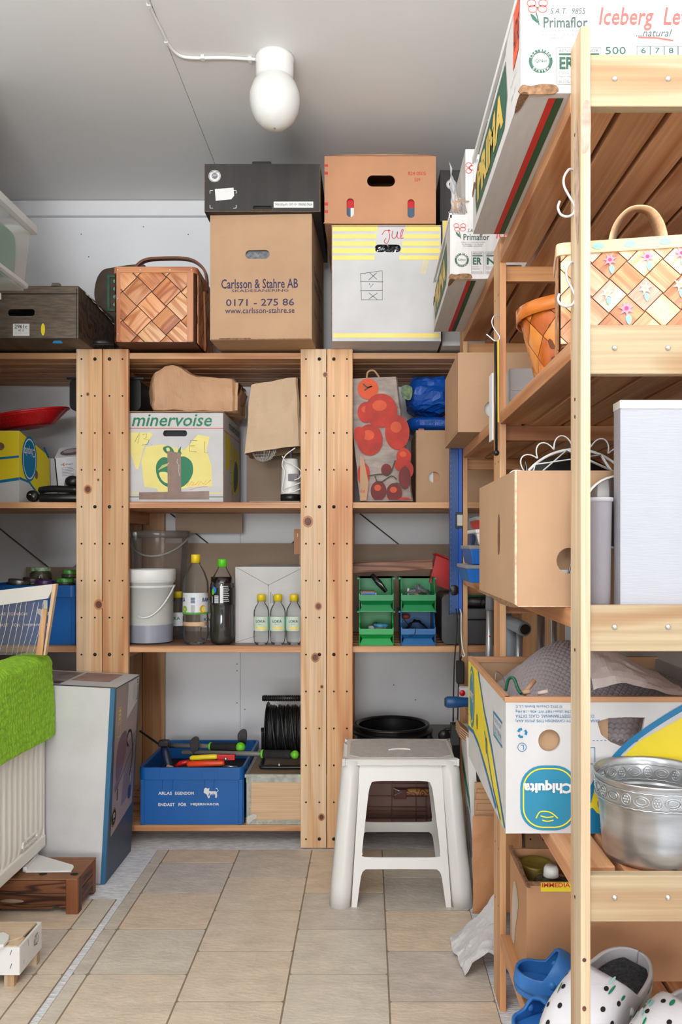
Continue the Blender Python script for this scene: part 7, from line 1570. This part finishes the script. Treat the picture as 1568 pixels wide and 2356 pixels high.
# crutches / tubes behind, standing on the low shelf of the far bay
m_alu = pm('brushed_alu', (176, 178, 182), .3, metal=.7, var=.06); m_gp = pm('crutch_grey', (132, 138, 146), .4)
def tube(nm, lb, pts, r_, m, cat='tube', extra=None, grp=None):
    P_ = [Vector(p) for p in pts]; t = thing(nm, lb, cat, tuple(min(P_, key=lambda p: p.z)), 0, grp); MB().tube(P_, r_, 16).build('tube', m, t); return t
t = tube('crutch', 'aluminium crutch tube with grey collar, left of the second post', [(X(1122, 2.20), 2.20, ZR4), (X(1127, 2.20), 2.20, .905)], .0100, m_alu, 'crutch'); MB().tube([(X(1126.5, 2.2), 2.2, .872), (X(1127.5, 2.2), 2.2, .926)], .0125, 16).build('collar', m_gp, t); MB().ball((X(1125, 2.2), 2.190, .80), .0025, 8).build('button', m_red, t)
t = thing('crutch', 'grey crutch with round hollow grip facing the camera', 'crutch', (X(1188, 2.10), 2.10, ZR4)); a = Vector((X(1188, 2.1), 2.10, ZR4)); e = Vector((X(1195, 2.1), 2.10, .835))
MB().tube([a, e], .0095, 16).build('tube', m_alu, t); g0 = Vector((X(1176, 2.1), 2.13, .845)); g1 = Vector((X(1205, 2.05), 2.04, .835)); MB().tube([Vector((X(1178, 2.1), 2.12, .60)), Vector((X(1178, 2.1), 2.12, .80)), g0, g1], [.016, .018, .020, .0185], 20).build('grip', m_gp, t)
dn = (g1 - g0).normalized(); MB().tube([g1 + dn * .0005, g1 + dn * .002], .0135, 20).build('hollow_end', m_dark, t)
tube('tube', 'silver tube right of the grey crutch', [(X(1243, 2.2), 2.20, ZR4), (X(1244, 2.2), 2.20, .86)], .0105, m_alu, grp='silver tubes'); tube('tube', 'thin silver tube nearest the near post', [(X(1274, 2.3), 2.30, ZR4), (X(1275, 2.3), 2.30, .86)], .007, m_alu, grp='silver tubes')
o = MB().box(X(1208, 2.3), 2.335, ZR4, X(1258, 2.3), 2.353, .90).build('plank', w_pine); tag(o, 'brown plank standing behind the silver tubes', 'plank'); o = MB().box(X(1284, 2.3), 2.335, ZR4, X(1306, 2.3), 2.35, .90).build('plank', w_pale); tag(o, 'narrow pale plank standing beside the thin silver tube', 'plank')
# ---- floor clutter by the right shelving
t = thing('folded_paper_bags', 'bundle of folded brown paper bags standing on the floor beside the second post', 'paper bags', (.33, 2.24, .0)); zt = .385
for k in range(7):
    y = 2.176 + .009 * k; mb = MB(); zz = zt - .012 * (6 - k) - .004 * (k % 2); off = .003 * (k % 3)
    vs = lambda yy: [(X(1088, y) + off, yy, .045), (.42, yy, .045), (.42, yy, zz), (X(1092, y) + off, yy, zz)]
    mb.add(vs(y) + vs(y + .0075), [(0, 1, 2, 3), (7, 6, 5, 4), (0, 4, 5, 1), (1, 5, 6, 2), (2, 6, 7, 3), (3, 7, 4, 0)]); mb.build('paper_bag', m_kraft, t)
mb = MB(); crumple(mb, lambda u, v: Vector((X(1086, 2.165) + (.42 - X(1086, 2.165)) * u, 2.168 - .008 * math.sin(PI * v), .048 + .265 * v)), 14, 22, .0035, 3, 5); mb.build('front_bag', pm('kraft_orange', (204, 146, 100), .6, var=.05, bump=.3, bs=24), t)
m_wb = pm('white_film', (226, 224, 226), .35, var=.03, bump=.3, bs=20)
t = thing('plastic_bag', 'crumpled white plastic bag on the floor beside the stool leg', 'bag', (.28, 2.12, 0)); mb = MB()
def wbf(u, v):
    y = 1.925 + .19 * v; xl_ = .235 - .02 * v; x = xl_ + (.345 - xl_) * u; hz = (.012 + .12 * u ** 1.5 * v ** .7 + .05 * math.sin(PI * u) * (1 - v)) ; return Vector((x, y, hz))
crumple(mb, wbf, 18, 20, .006, 7, 7)
for q in mb.v: q.z = max(q.z, .004); q.x = max(q.x, .215)
mb.build('film', m_wb, t); MB().box(.318, 1.945, .004, .36, 1.975, .05).build('blue_print', m_blue2, t, bevel=.01)
xx = 0
t = thing('poster_carton', 'white and green printed carton leaning beside the stool', 'carton', (X(1075, 2.42), 2.42, .004)); xx = .322
mb = MB(); fr = Fr((.312, 2.42, .009), (0, -1, 0), (-.06, 0, 1)); mb.plate(fr, rect(0, 0, .14, .50), .022); mb.build('body', m_cardw, t); MB().plate(fr, [(0, .36), (.14, .27), (.14, .31), (0, .42)], 0, (), 0, .001).build('green_band', m_green_p, t); MB().plate(fr, ell(.08, .20, .05, .075), 0, (), 0, .001).build('grey_photo', m_lamp, t); MB().plate(fr, rect(.0, 0, .012, .27), 0, (), 0, .0012).build('green_edge', m_green_p, t)
MB().plate(Fr((.312, 2.28, .009), (1, 0, 0), (-.06, 0, 1)), rect(0.0, .1, .022, .5), 0, (), 0, .001).build('front_print', m_paper, t)
t = thing('folded_cartons', 'pile of folded brown cardboard standing edge-on beside the charger', 'cardboard', (.285, 2.31, .45)); 
for k in range(5):
    mb = MB(); mb.beam((.262 + .001 * k, 2.31 + .010 * k, .535 - .009 * k), (.292, 2.31 + .010 * k, .510 - .009 * k), .10, .004); mb.build('flat_carton', m_card, t)
# ================================================================ white plastic stool
t = thing('stool', 'white moulded plastic stool standing in front of the post pair', 'stool', (.098, 2.46, 0)); m_st = pm('stool_white', (226, 223, 219), .32, var=.012, ns=5)
sx, HT = .098, .420
def corner(ix, iy, z):                       # the splaying corners: half widths at height z
    k = z / HT; hx = .196 - .035 * k; yf = 2.300 + .060 * k; yb = 2.635 - .050 * k
    return Vector((sx + ix * hx, yf if iy < 0 else yb, z))
def side(a0, a1, b0, b1, nm, w, hls, bot, toph=HT - .006):
    """slanted panel between bottom corners a0,b0 and top corners a1,b1 with a window and an arch"""
    def mp(u, v, n=0):
        z = v; k = z / HT; a = a0.lerp(a1, k); b = b0.lerp(b1, k); p = a.lerp(b, u); d = (b - a).normalized(); nn = d.cross(a1 - a0).normalized(); return p + nn * n
    fr2 = Fr((0, 0, 0), (1, 0, 0), (0, 1, 0)); q = MB(True); q.plate(fr2, bot, .004, hls); mb = MB()
    mb.v = [mp(v.x, v.y, v.z) for v in q.v]; mb.f = q.f; mb.m = q.m; mb.s = q.s
    mb.build(nm, m_st, t, bevel=.0012)
def win(r):       # densified rounded shapes in (u, z)
    return r
ox = .13
def panel_shape(rear):
    wf = 0 if not rear else 1
    out = [(.145, 0), (.165, .0), (.195, .055)] + [(.200 + .022 * (1 - math.cos(a)), .085 + .020 * math.sin(a)) for a in [PI / 2 * i / 5 for i in range(6)]] + [(.5, .107)]
    out = [(.13, .0), (.17, .0), (.185, .07), (.190, .088), (.200, .100), (.222, .107), (.5, .1075)]
    out += [(1 - a, b) for a, b in out[::-1][1:]]
    out += [(.985 - .0, 0)] if 0 else []
    L_ = [(.13, 0)] + [(.13, .1 * i) for i in range(1, 4)] + [(.125, .412)]
    top = [(.875, .412)] + [(.87, .1 * i) for i in range(3, 0, -1)]
    return out + top[::-1] + L_[::-1][:-1]
hole_f = spl([(.195, .150), (.190, .165), (.205, .25), (.220, .320), (.236, .343), (.272, .353), (.5, .354), (.728, .353), (.764, .343), (.780, .320), (.795, .25), (.810, .165), (.805, .150), (.785, .141), (.5, .140), (.215, .141)], 3)
cs = {(i, j, k): corner(i, j, k) for i in (-1, 1) for j in (-1, 1) for k in (0, HT)}
ins = .0
sh = panel_shape(0)
side(cs[-1, -1, 0], cs[-1, -1, HT], cs[1, -1, 0], cs[1, -1, HT], 'front_panel', 0, [hole_f], sh)
side(cs[1, 1, 0], cs[1, 1, HT], cs[-1, 1, 0], cs[-1, 1, HT], 'rear_panel', 0, [hole_f], sh)
side(cs[-1, 1, 0], cs[-1, 1, HT], cs[-1, -1, 0], cs[-1, -1, HT], 'side_panel', 0, [hole_f], sh)
side(cs[1, -1, 0], cs[1, -1, HT], cs[1, 1, 0], cs[1, 1, HT], 'side_panel', 0, [hole_f], sh)
for i in (-1, 1):
    for j in (-1, 1):
        a = corner(i, j, 0.0015) + Vector((-i * .020, -j * .020, 0)); b = corner(i, j, HT - .008) + Vector((-i * .018, -j * .018, 0))
        mb = MB(); n = 10; vs = []
        def ring(p, r, z):
            out = []
            a0 = math.atan2(j, i)
            for k in range(n + 1):
                q = a0 - PI * .62 + PI * 1.24 * k / n; out.append(p + Vector((r * 1.25 * math.cos(q), r * 1.25 * math.sin(q), 0)))
            return out
        steps = 8
        for s_ in range(steps + 1): vs += ring(a.lerp(b, s_ / steps), .0255 - .003 * s_ / steps, 0)
        fs = [(s_ * (n + 1) + k, s_ * (n + 1) + k + 1, (s_ + 1) * (n + 1) + k + 1, (s_ + 1) * (n + 1) + k) for s_ in range(steps) for k in range(n)]
        mb.add(vs, fs, 0, True); mb.build('leg', m_st, t, solid=.004)
        MB().lathe([(0, 0), (.019, 0), (.021, .004), (0, .005)], tuple(a - Vector((0, 0, .001))), 16).build('foot', m_st, t)
# seat with cut corners and a raised grip
W2, y0, y1 = .160, 2.352, 2.590; c = .045
oc = [(sx - W2 + .012, y0), (sx + W2 - .012, y0), (sx + W2, y0 + .012), (sx + W2, y1 - .012), (sx + W2 - .012, y1), (sx - W2 + .012, y1), (sx - W2, y1 - .012), (sx - W2, y0 + .012)]
MB().plate(Fr((0, 0, HT), (1, 0, 0), (0, 1, 0)), spl(oc, 4), .020).build('seat', m_st, t, bevel=.004, segs=3)
oc2 = [(sx - W2 + c, y0 + .006), (sx + W2 - c, y0 + .006), (sx + W2 - .008, y0 + c * .8), (sx + W2 - .008, y1 - c * .8), (sx + W2 - c, y1 - .006), (sx - W2 + c, y1 - .006), (sx - W2 + .008, y1 - c * .8), (sx - W2 + .008, y0 + c * .8)]
MB().plate(Fr((0, 0, HT + .002), (1, 0, 0), (0, 1, 0)), oc2, .003).build('seat_pad', pm('seat_textured', (204, 198, 193), .6, var=.06, ns=60, bump=.5, bs=190), t, bevel=.0012)
MB().tube(ospl([Vector((sx - .034, 2.440, HT + .0025)), Vector((sx - .015, 2.447, HT + .004)), Vector((sx + .015, 2.449, HT + .004)), Vector((sx + .034, 2.444, HT + .0025))], 4), .0028, 6).build('grip_ridge', m_st, t)
# ================================================================ radiator with towel
m_rad = pm('radiator_cream', (246, 243, 234), .35, var=.012)
XR = -.990; YA, YZ = 1.25, 2.447; ZA, ZB = .125, .695
t = thing('radiator', 'cream ribbed panel radiator on the left wall', 'radiator', (-1.05, 1.85, ZA))
mb = MB(); NR = 34
def rp_(u, v):
    y = YA + .01 + (YZ - YA - .02) * u; ph = (u * NR) % 1; dpt = .007 * (1 if .30 < ph < .78 else 0 if (ph < .18 or ph > .90) else (ph - .18) / .12 if ph < .30 else (.90 - ph) / .12)
    e = min(1, (1 - abs(2 * v - 1)) * 14); return Vector((XR - .007 + dpt * e, y, ZA + .035 + (ZB - ZA - .05) * v))
mb.grid(rp_, NR * 10, 16, 0, sm=True); mb.build('ribbed_panel', m_rad, t)
MB().box(XR - .012, YA, ZA + .002, XR - .0075, YZ, ZB - .004).build('back_sheet', m_rad, t); MB().box(XR - .009, YA, ZA, XR + .001, YZ, ZA + .038).build('bottom_rail', m_rad, t, bevel=.004)
MB().box(XR - .075, YA, ZA + .004, XR - .070, YZ - .01, ZB - .004).build('rear_panel', m_rad, t); MB().box(XR - .076, YZ - .006, ZA + .01, XR - .002, YZ, ZB).build('side_cover', m_rad, t, bevel=.002)
MB().box(XR - .076, YA, ZB - .004, XR, YZ, ZB + .002).build('top_grille', m_rad, t, bevel=.001); MB().plate(Fr((XR - .001, 0, 0), (0, 1, 0), (0, 0, 1)), rrect(2.28, ZA + .052, 2.385, ZA + .072, .006), .006, [rrect(2.286, ZA + .056, 2.379, ZA + .068, .004)], 0, .005).build('embossed_slot', m_rad, t)
for y in (1.5, 2.2): MB().box(-1.150, y, .25, XR - .0762, y + .03, .45).build('bracket', m_steel, t)
m_tow = pm('towel_green', (172, 232, 60), .95, var=.12, ns=60, bump=1, bs=420, stretch=(1, 1.6, 1)); 
from mathutils import noise as _nz
def tw(u, v):       # u along Y, v from the far lower hem over the top to the front lower hem
    y = 1.30 + 1.150 * u + .004 * math.sin(v * 9); a = v
    zt, xf, xb = ZB + .022, XR + .018, XR - .098
    if a < .3: x, z = xb, .50 + (zt - .03 - .50) * a / .3
    elif a < .5:
        q = PI * (a - .3) / .2; x = (xf + xb) / 2 - (xf - xb) / 2 * math.cos(q); z = zt - .03 + .030 * math.sin(q) ** .8
    else: zl = .470 + .004 * math.sin(u * 11); z = zt - .03 - (zt - .03 - zl) * (a - .5) / .5; x = xf + .010 * (a - .5) * 2
    g = _nz.noise(Vector((y * 5, z * 4, 1))) * .005 + .0007 * math.sin(y * 420 + 2 * math.sin(z * 60)) + .0009 * math.sin(z * 330 + math.sin(y * 70)); return Vector((x + (g if a > .4 else -abs(g)), y, z + (abs(g) if .3 <= a < .5 else 0)))
MB().grid(tw, 330, 150).build('towel', m_tow, None, solid=.006); o = bpy.data.objects['towel']; tag(o, 'lime green textured towel draped over the radiator', 'towel')
# ================================================================ net screen on the radiator
YF_ = 2.36; t = thing('net_screen', 'white-topped wooden frame screen with white vertical strings standing on the radiator', 'screen', (-1.05, YF_, ZB + .0035)); fr = Fr((0, YF_, 0), (1, 0, 0), (0, 0, 1)); zb = ZB + .029
pxz = lambda a, c: (X(a, YF_), Z(c, YF_))
MB().plate(fr, [pxz(-75, 1400), pxz(0, 1393), pxz(110, 1377), pxz(128, 1343), pxz(0, 1358), pxz(-75, 1364)], .014).build('top_rail', pm('cream_rail', (216, 210, 202), .45, var=.02), t, bevel=.001)
MB().plate(fr, [(X(100, YF_), zb), (X(121, YF_) - .02, zb) if 0 else (X(104, YF_), zb), pxz(130, 1344), pxz(121, 1344)], .018, (), 0, .002).build('side_stile', w_pale, t, bevel=.001)
MB().plate(fr, [(X(81, YF_), zb), (X(96, YF_), zb), pxz(107, 1400), pxz(97, 1400)], .010, (), 0, -.003).build('inner_strip', w_pine, t, bevel=.001)
MB().plate(fr, [(-1.140, zb), (X(84, YF_), zb), pxz(108, 1379), pxz(-75, 1398)], 0, (), 0, -.008).build('clear_film', clear('screen_film', (252, 250, 250), .2, .15, milky=.18, milk=(226, 220, 224)), t)
mb = MB()
for k in range(13):
    xa_ = -60 + 13 * k; mb.tube([(X(xa_ - 22 + 3 * math.sin(k), YF_), YF_ + .006, zb + .001), (X(xa_ - 8, YF_), YF_ + .006, (zb + Z(1392, YF_)) / 2), (X(xa_ + 4 + 3 * math.sin(k * 2), YF_), YF_ + .006, Z(1386, YF_))], .0007, 4)
mb.build('strings', m_white, t)['kind'] = 'stuff'
MB().box(X(101, YF_), YF_ - .004, Z(1400, YF_), X(110, YF_), YF_ - .001, Z(1381, YF_)).build('metal_corner', m_zinc, t)
# ================================================================ tall appliance carton
w, d, h = .34, .268, .606; bx = -.812 - w
b = CB('appliance_carton', 'tall white and blue vacuum cleaner carton leaning by the posts', 'box', bx, 2.462, .0005, w, d, h, m_cardw, rot=(0, .052, 0))
b.r.location.z = .0195; INV[b.r] = None; del INV[b.r]
m_eb = pm('box_side_blue', (52, 106, 142), .4, var=.03); m_en = pm('box_navy', (66, 80, 100), .45, var=.02)
b.poly(b.f, rect(w - .014, 0, w + .0002, h), m_eb, 'blue_edge'); b.poly(b.rt, rect(0, 0, d, h), m_en, 'navy_side', .0006)
b.poly(b.rt, rect(.0, .0, .012, h), m_eb, 'blue_edge', .0010)
b.poly(b.rt, [(.030, .135), (d - .02, .175), (d - .012, h - .004), (.014, h - .004)], pm('photo_taupe', (178, 158, 152), .45, var=.1, ns=5), 'photo_print', .0010)
b.poly(b.rt, [(.12, .20), (d - .03, .22), (d - .02, .42), (.15, .40)], pm('photo_mauve', (150, 132, 134), .45, var=.16, ns=7), 'photo_shade', .0013)
b.poly(b.rt, [(d - .13, h - .125), (d - .022, h - .085), (d - .012, h - .006), (d - .13, h - .006)], m_paper, 'white_panel', .0014)
text(b.r, b.rt, 'Electrolux', d - .034, h - .080, d - .020, h - .028, m_inkk, rot=1, bold=.02, off=.0018); b.poly(b.rt, rect(d - .034, h - .024, d - .020, h - .010), m_inkk, 'square_logo', .0018); mb = MB(True); mb.plate(b.rt, ell(d - .027, h - .017, .0045, n=12), 0, (), 0, .0021); mb.build('logo_ring', m_paper, b.r)
for k in range(4): text(b.r, b.rt, ('Vacuum cleaner', 'Aspirateur', 'Staubsauger', 'Dammsugare')[k], d - .048 - .010 * k, h - .085 + .006 * k, d - .042 - .010 * k, h - .020, m_gpr, rot=1, off=.0018)
for k, (v0, v1) in enumerate(((.070, .118), (.122, .165))): MB(True).plate(b.rt, rect(.045, h - v1, .075, h - v0), 0, [rect(.047, h - v1 + .002, .073, h - v0 - .002)], 0, .0016).build('cream_frame', m_pyel, b.r)
mb = MB(True); 
for k in range(3): mb.plate(b.rt, rect(.052, h - .112 + .013 * k, .068, h - .102 + .013 * k), 0, (), 0, .0016)
mb.build('cream_marks', m_pyel, b.r)['kind'] = 'stuff'
mm = pm('cleaner_violet', (130, 100, 112), .35, var=.12, ns=12)
b.poly(b.rt, spl([(.045, .33), (.050, .40), (.085, .44), (.13, .445), (.15, .42), (.14, .36), (.10, .31), (.065, .295)], 4), mm, 'cleaner_picture', .0018)
MB(True).plate(b.rt, ell(.060, .285, .022, .014), 0, (), 0, .0021).build('wheel_picture', pm('violet_pale', (140, 120, 132), .4), b.r)
mb = MB(True); stroke2(b.rt, [Vector(p) for p in ospl([Vector((.20, .28)), Vector((.22, .34)), Vector((.20, .42)), Vector((.165, .435)), Vector((.15, .405)), Vector((.17, .385))], 5)], .009, mb, .0019); stroke2(b.rt, [(.045, .27), (.12, .31), (.20, .36), (.24, .39)], .003, mb, .0021); stroke2(b.rt, [(.072, .275), (.075, .235)], .007, mb, .0021); mb.build('hose_picture', m_blackm, b.r)['kind'] = 'stuff'
MB(True).plate(b.rt, ell(.050, .190, .024, .030, n=24), 0, (), 0, .0018).build('round_badge', m_dark, b.r); MB(True).plate(b.rt, ell(.050, .190, .022, .0275, n=24), 0, [ell(.050, .190, .0205, .026, n=24)], 0, .0021).build('badge_ring', m_pyel, b.r); text(b.r, b.rt, '10', .042, .187, .060, .204, m_paper, off=.0021, bold=.03); text(b.r, b.rt, 'YEAR', .044, .176, .058, .181, m_paper, off=.0021)
b.poly(b.rt, rrect(d - .075, .20, d - .045, .245, .01), m_navy, 'blue_badge', .0018); text(b.r, b.rt, '9000', d - .060, .255, d - .048, .30, m_paper, rot=1, off=.0018)
MB(True).plate(b.tp, rect(0, 0, w, .016), 0, (), 0, .0008).build('dark_edge', m_en, b.r); MB(True).plate(b.tp, rect(.02, .08, w * .46, d - .02), 0, (), 0, .0008).build('top_photo', pm('top_photo_a', (150, 138, 134), .5, var=.3, ns=14), b.r); MB(True).plate(b.tp, rect(w * .49, .10, w - .05, d - .02), 0, (), 0, .0008).build('top_photo', pm('top_photo_b', (160, 132, 128), .5, var=.2, ns=9), b.r); MB(True).plate(b.tp, rect(.02, .03, w * .46, .078), 0, (), 0, .0008).build('top_photo', pm('top_photo_c', (92, 84, 84), .5, var=.4, ns=24), b.r)
# ================================================================ crates on the floor at left
m_wp = wood('wood_print_brown', (128, 80, 50), (60, 32, 20), 0, sc=2.4, rings=9, rough=.5); m_wpz = wood('wood_print_post', (136, 80, 46), (66, 34, 20), 2, sc=2.4, rings=6, rough=.5); m_wpy = wood('wood_print_side', (126, 72, 42), (58, 30, 18), 1, sc=2.4, rings=6, rough=.5)
w, d, h = .50, .155, .105; bx, by = -.822 - w, 2.256
t = thing('wood_print_tray', 'dark brown wood-print cardboard tray upside down under the radiator', 'crate', (bx, by, 0)); M_ = MB(True)
MB(True).plate(Fr((0, 0, h), (1, 0, 0), (0, 1, 0)), [(0, 0), (w, 0), (w, d), (0, d)], .004).build('top_board', pm('cardboard_brown_print', (146, 98, 66), .7, var=.1, ns=20), t)
for z0, z1 in ((.064, .0985), (.030, .061)):
    MB(True).box(0, .002, z0, w - .034, .008, z1).build('plank', m_wp, t, bevel=.001); MB(True).box(w - .008, .034, z0, w - .002, d, z1).build('plank', m_wpy, t, bevel=.001)
MB(True).plate(Fr((0, .003, 0), (1, 0, 0), (0, 0, 1)), [(0, .018), (w - .075, .018), (w - .068, .026), (w - .055, .026), (w - .05, .018), (w - .034, .018), (w - .034, .0285), (0, .0285)], .004).build('plank', m_wp, t); MB(True).plate(Fr((w - .003, 0, 0), (0, 1, 0), (0, 0, 1)), [(.034, .018), (d - .04, .018), (d - .03, .008), (d, .008), (d, .0285), (.034, .0285)], .004).build('plank', m_wpy, t)
MB(True).box(w - .034, 0, .0005, w + .001, .034, .103).build('corner_post', m_wpz, t, bevel=.003); MB(True).box(w - .034, d - .02, .0005, w, d, .1005).build('corner_post', m_wpz, t, bevel=.003); MB(True).box(0, d - .02, .0005, .03, d, .1005).build('corner_post', m_wpz, t, bevel=.003)
f_ = Fr((0, 0, h), (1, 0, 0), (0, 1, 0)); text(t, f_, 'CT 400x300x90', w - .26, .018, w - .13, .028, m_knot, rot=2); MB(True).plate(f_, rect(w - .10, .075, w - .06, .125), 0, [rect(w - .098, .077, w - .062, .123)], 0, .0008).build('printed_square', m_knot, t)
mb = MB(True); 
for u, v in ((w - .11, .03), (w - .145, .10), (w - .02, .03)): mb.plate(f_, ell(u, v, .012, .008), 0, (), 0, .0010)
each(mb, 'punched_slot', m_dark, t)
MB(True).plate(Fr((0, .002, 0), (1, 0, 0), (0, 0, 1)), spl([(w - .22, .040), (w - .20, .046), (w - .16, .044), (w - .155, .038), (w - .19, .036)], 3), 0, (), 0, .001).build('torn_patch', m_cardg, t)
def pt_(px, py, z): Y = (H - z) * F / (py - HY); return (X(px, Y), Y)
q = [pt_(a, c, .107) for a, c in ((52, 2005), (80, 1967), (168, 1993), (170, 1998), (164, 2007), (60, 2008))]
t = thing('white_bracket', 'white tapered plastic bracket lying on the dark wood-print tray', 'bracket', (q[0][0], q[0][1], .1062)); MB().plate(Fr((0, 0, .1115), (1, 0, 0), (0, 1, 0)), q, .005).build('blade', m_white, t, bevel=.001); MB().plate(Fr((0, 0, .119), (1, 0, 0), (0, 1, 0)), [q[0], q[1], (q[1][0] + .012, q[1][1] - .004), (q[0][0] + .012, q[0][1])], .010).build('flange', m_white, t, bevel=.001)
# small white wooden crate
w, d = .30, .128; bx, by = -.822 - w, 1.880
t = thing('small_crate', 'small white-sided wooden crate with pegged board top, lower left corner', 'crate', (bx, by, 0)); m_ws = pm('white_laminate', (232, 230, 228), .4, var=.01)
MB(True).box(0, 0, .034, w, .006, .100).build('side_board', m_ws, t, bevel=.0008); MB(True).box(w - .006, .006, .034, w, d, .100).build('side_board', m_ws, t, bevel=.0008); MB(True).box(0, d - .006, .034, w - .006, d, .100).build('side_board', m_ws, t)
for u, v in ((w - .040, .004), (w - .026, d - .030), (.006, .006)): MB(True).box(u, v + .003, .0005, u + .024, v + .024, .098).build('foot', w_near, t, bevel=.001)
f_ = Fr((0, 0, .1045), (1, 0, 0), (0, 1, 0)); 
MB(True).plate(f_, [(.004, .004), (w - .052, .004), (w - .012, .045), (w - .008, d - .012), (.004, d - .004)], .004, [ell(w - .125, .085, .007, .006, n=14), ell(w - .070, .062, .007, .006, n=14), ell(w - .082, .030, .007, .006, n=14)]).build('top_board', wood('plywood_top', (216, 192, 162), (202, 172, 140), 0, rings=3), t)
MB(True).plate(Fr((0, 0, .102), (1, 0, 0), (0, 1, 0)), [(w - .05, .004), (w - .006, .004), (w - .006, .045), (w - .014, .045)], .004).build('corner_block', w_near, t)
mb = MB(True); r_ = Fr((w, 0, 0), (0, 1, 0), (0, 0, 1))
for s_ in ([(.085, .068), (.092, .083), (.098, .070)], [(.083, .083), (.103, .085)], [(.086, .062), (.100, .060)], [(.080, .080), (.080, .064), (.104, .064), (.104, .080)]): stroke2(r_, s_, .0018, mb)
for s_ in ([(.045, .097), (.048, .080)], [(.02, .05), (.022, .06)]): stroke2(r_, s_, .0012, mb)
for s_ in ([(w - .022, .050), (w - .018, .062)], [(w - .022, .082), (w - .018, .094)]): stroke2(Fr((0, 0, 0), (1, 0, 0), (0, 0, 1)), s_, .0012, mb)
mb.build('black_marks', m_inkk, t)['kind'] = 'stuff'
q = [pt_(a, c, .106) for a, c in ((-30, 2160), (8, 2150), (21, 2158), (20, 2166), (8, 2180), (-30, 2182))]
t = thing('white_bracket', 'white plastic bracket end lying on the small white crate', 'bracket', (q[1][0], q[1][1], .1052)); MB().plate(Fr((0, 0, .113), (1, 0, 0), (0, 1, 0)), q, .0075).build('blade', m_white, t, bevel=.001)
# ================================================================ storage tub on a wall shelf, top left
t = thing('wall_shelf', 'white narrow shelf on the left wall under the clear tub', 'shelf', (-1.149, 1.5, 1.70)); MB().box(-1.1495, 1.3, 1.705, -.975, 2.12, 1.722).build('board', m_white, t, bevel=.001)
for y in (1.5, 2.0): MB().box(-1.1495, y, 1.60, -1.0, y + .02, 1.7045).build('bracket', m_white, t)
t = thing('storage_tub', 'clear plastic storage tub with white rim and green cloth inside, top left', 'tub', (-1.0, 1.85, 1.7225)); zt = 1.905; x1 = -.900; ya, yz = 1.45, 2.125; c_tub = clear('clear_tub', (250, 250, 250), .22, .1, milky=.32, milk=(232, 230, 228))
vs = [(-1.135, ya + .02, 1.7245), (x1 - .010, ya + .02, 1.7245), (x1 - .010, yz - .02, 1.7245), (-1.135, yz - .02, 1.7245), (-1.142, ya, zt - .01), (x1, ya, zt - .01), (x1, yz, zt - .01), (-1.142, yz, zt - .01)]
MB().add(vs, [(3, 2, 1, 0), (0, 1, 5, 4), (1, 2, 6, 5), (2, 3, 7, 6), (3, 0, 4, 7)]).build('body', c_tub, t)
MB().plate(Fr((0, 0, zt), (1, 0, 0), (0, 1, 0)), rrect(-1.147, ya - .008, x1 + .016, yz + .016, .012), .020, [rrect(-1.140, ya + .002, x1 - .004, yz - .004, .008)]).build('rim', clear('tub_rim', (240, 240, 240), .3, .2, milky=.75, milk=(224, 222, 220)), t, bevel=.002)
MB().plate(Fr((0, 0, 1.7420), (1, 0, 0), (0, 1, 0)), rrect(-1.140, ya + .015, x1 + .002, yz - .010, .012), .010, [rrect(-1.13, ya + .026, x1 - .012, yz - .024, .008)]).build('foot_ring', MATS['tub_rim'], t, bevel=.002)
o = lump('green_cloth', 'teal green cloth folded inside the clear storage tub', 'cloth', (-1.017, 1.800, 1.808), .104, .303, .060, pm('teal_cloth', (66, 148, 118), .8, var=.12, ns=14), .003, 3, pw=.22)
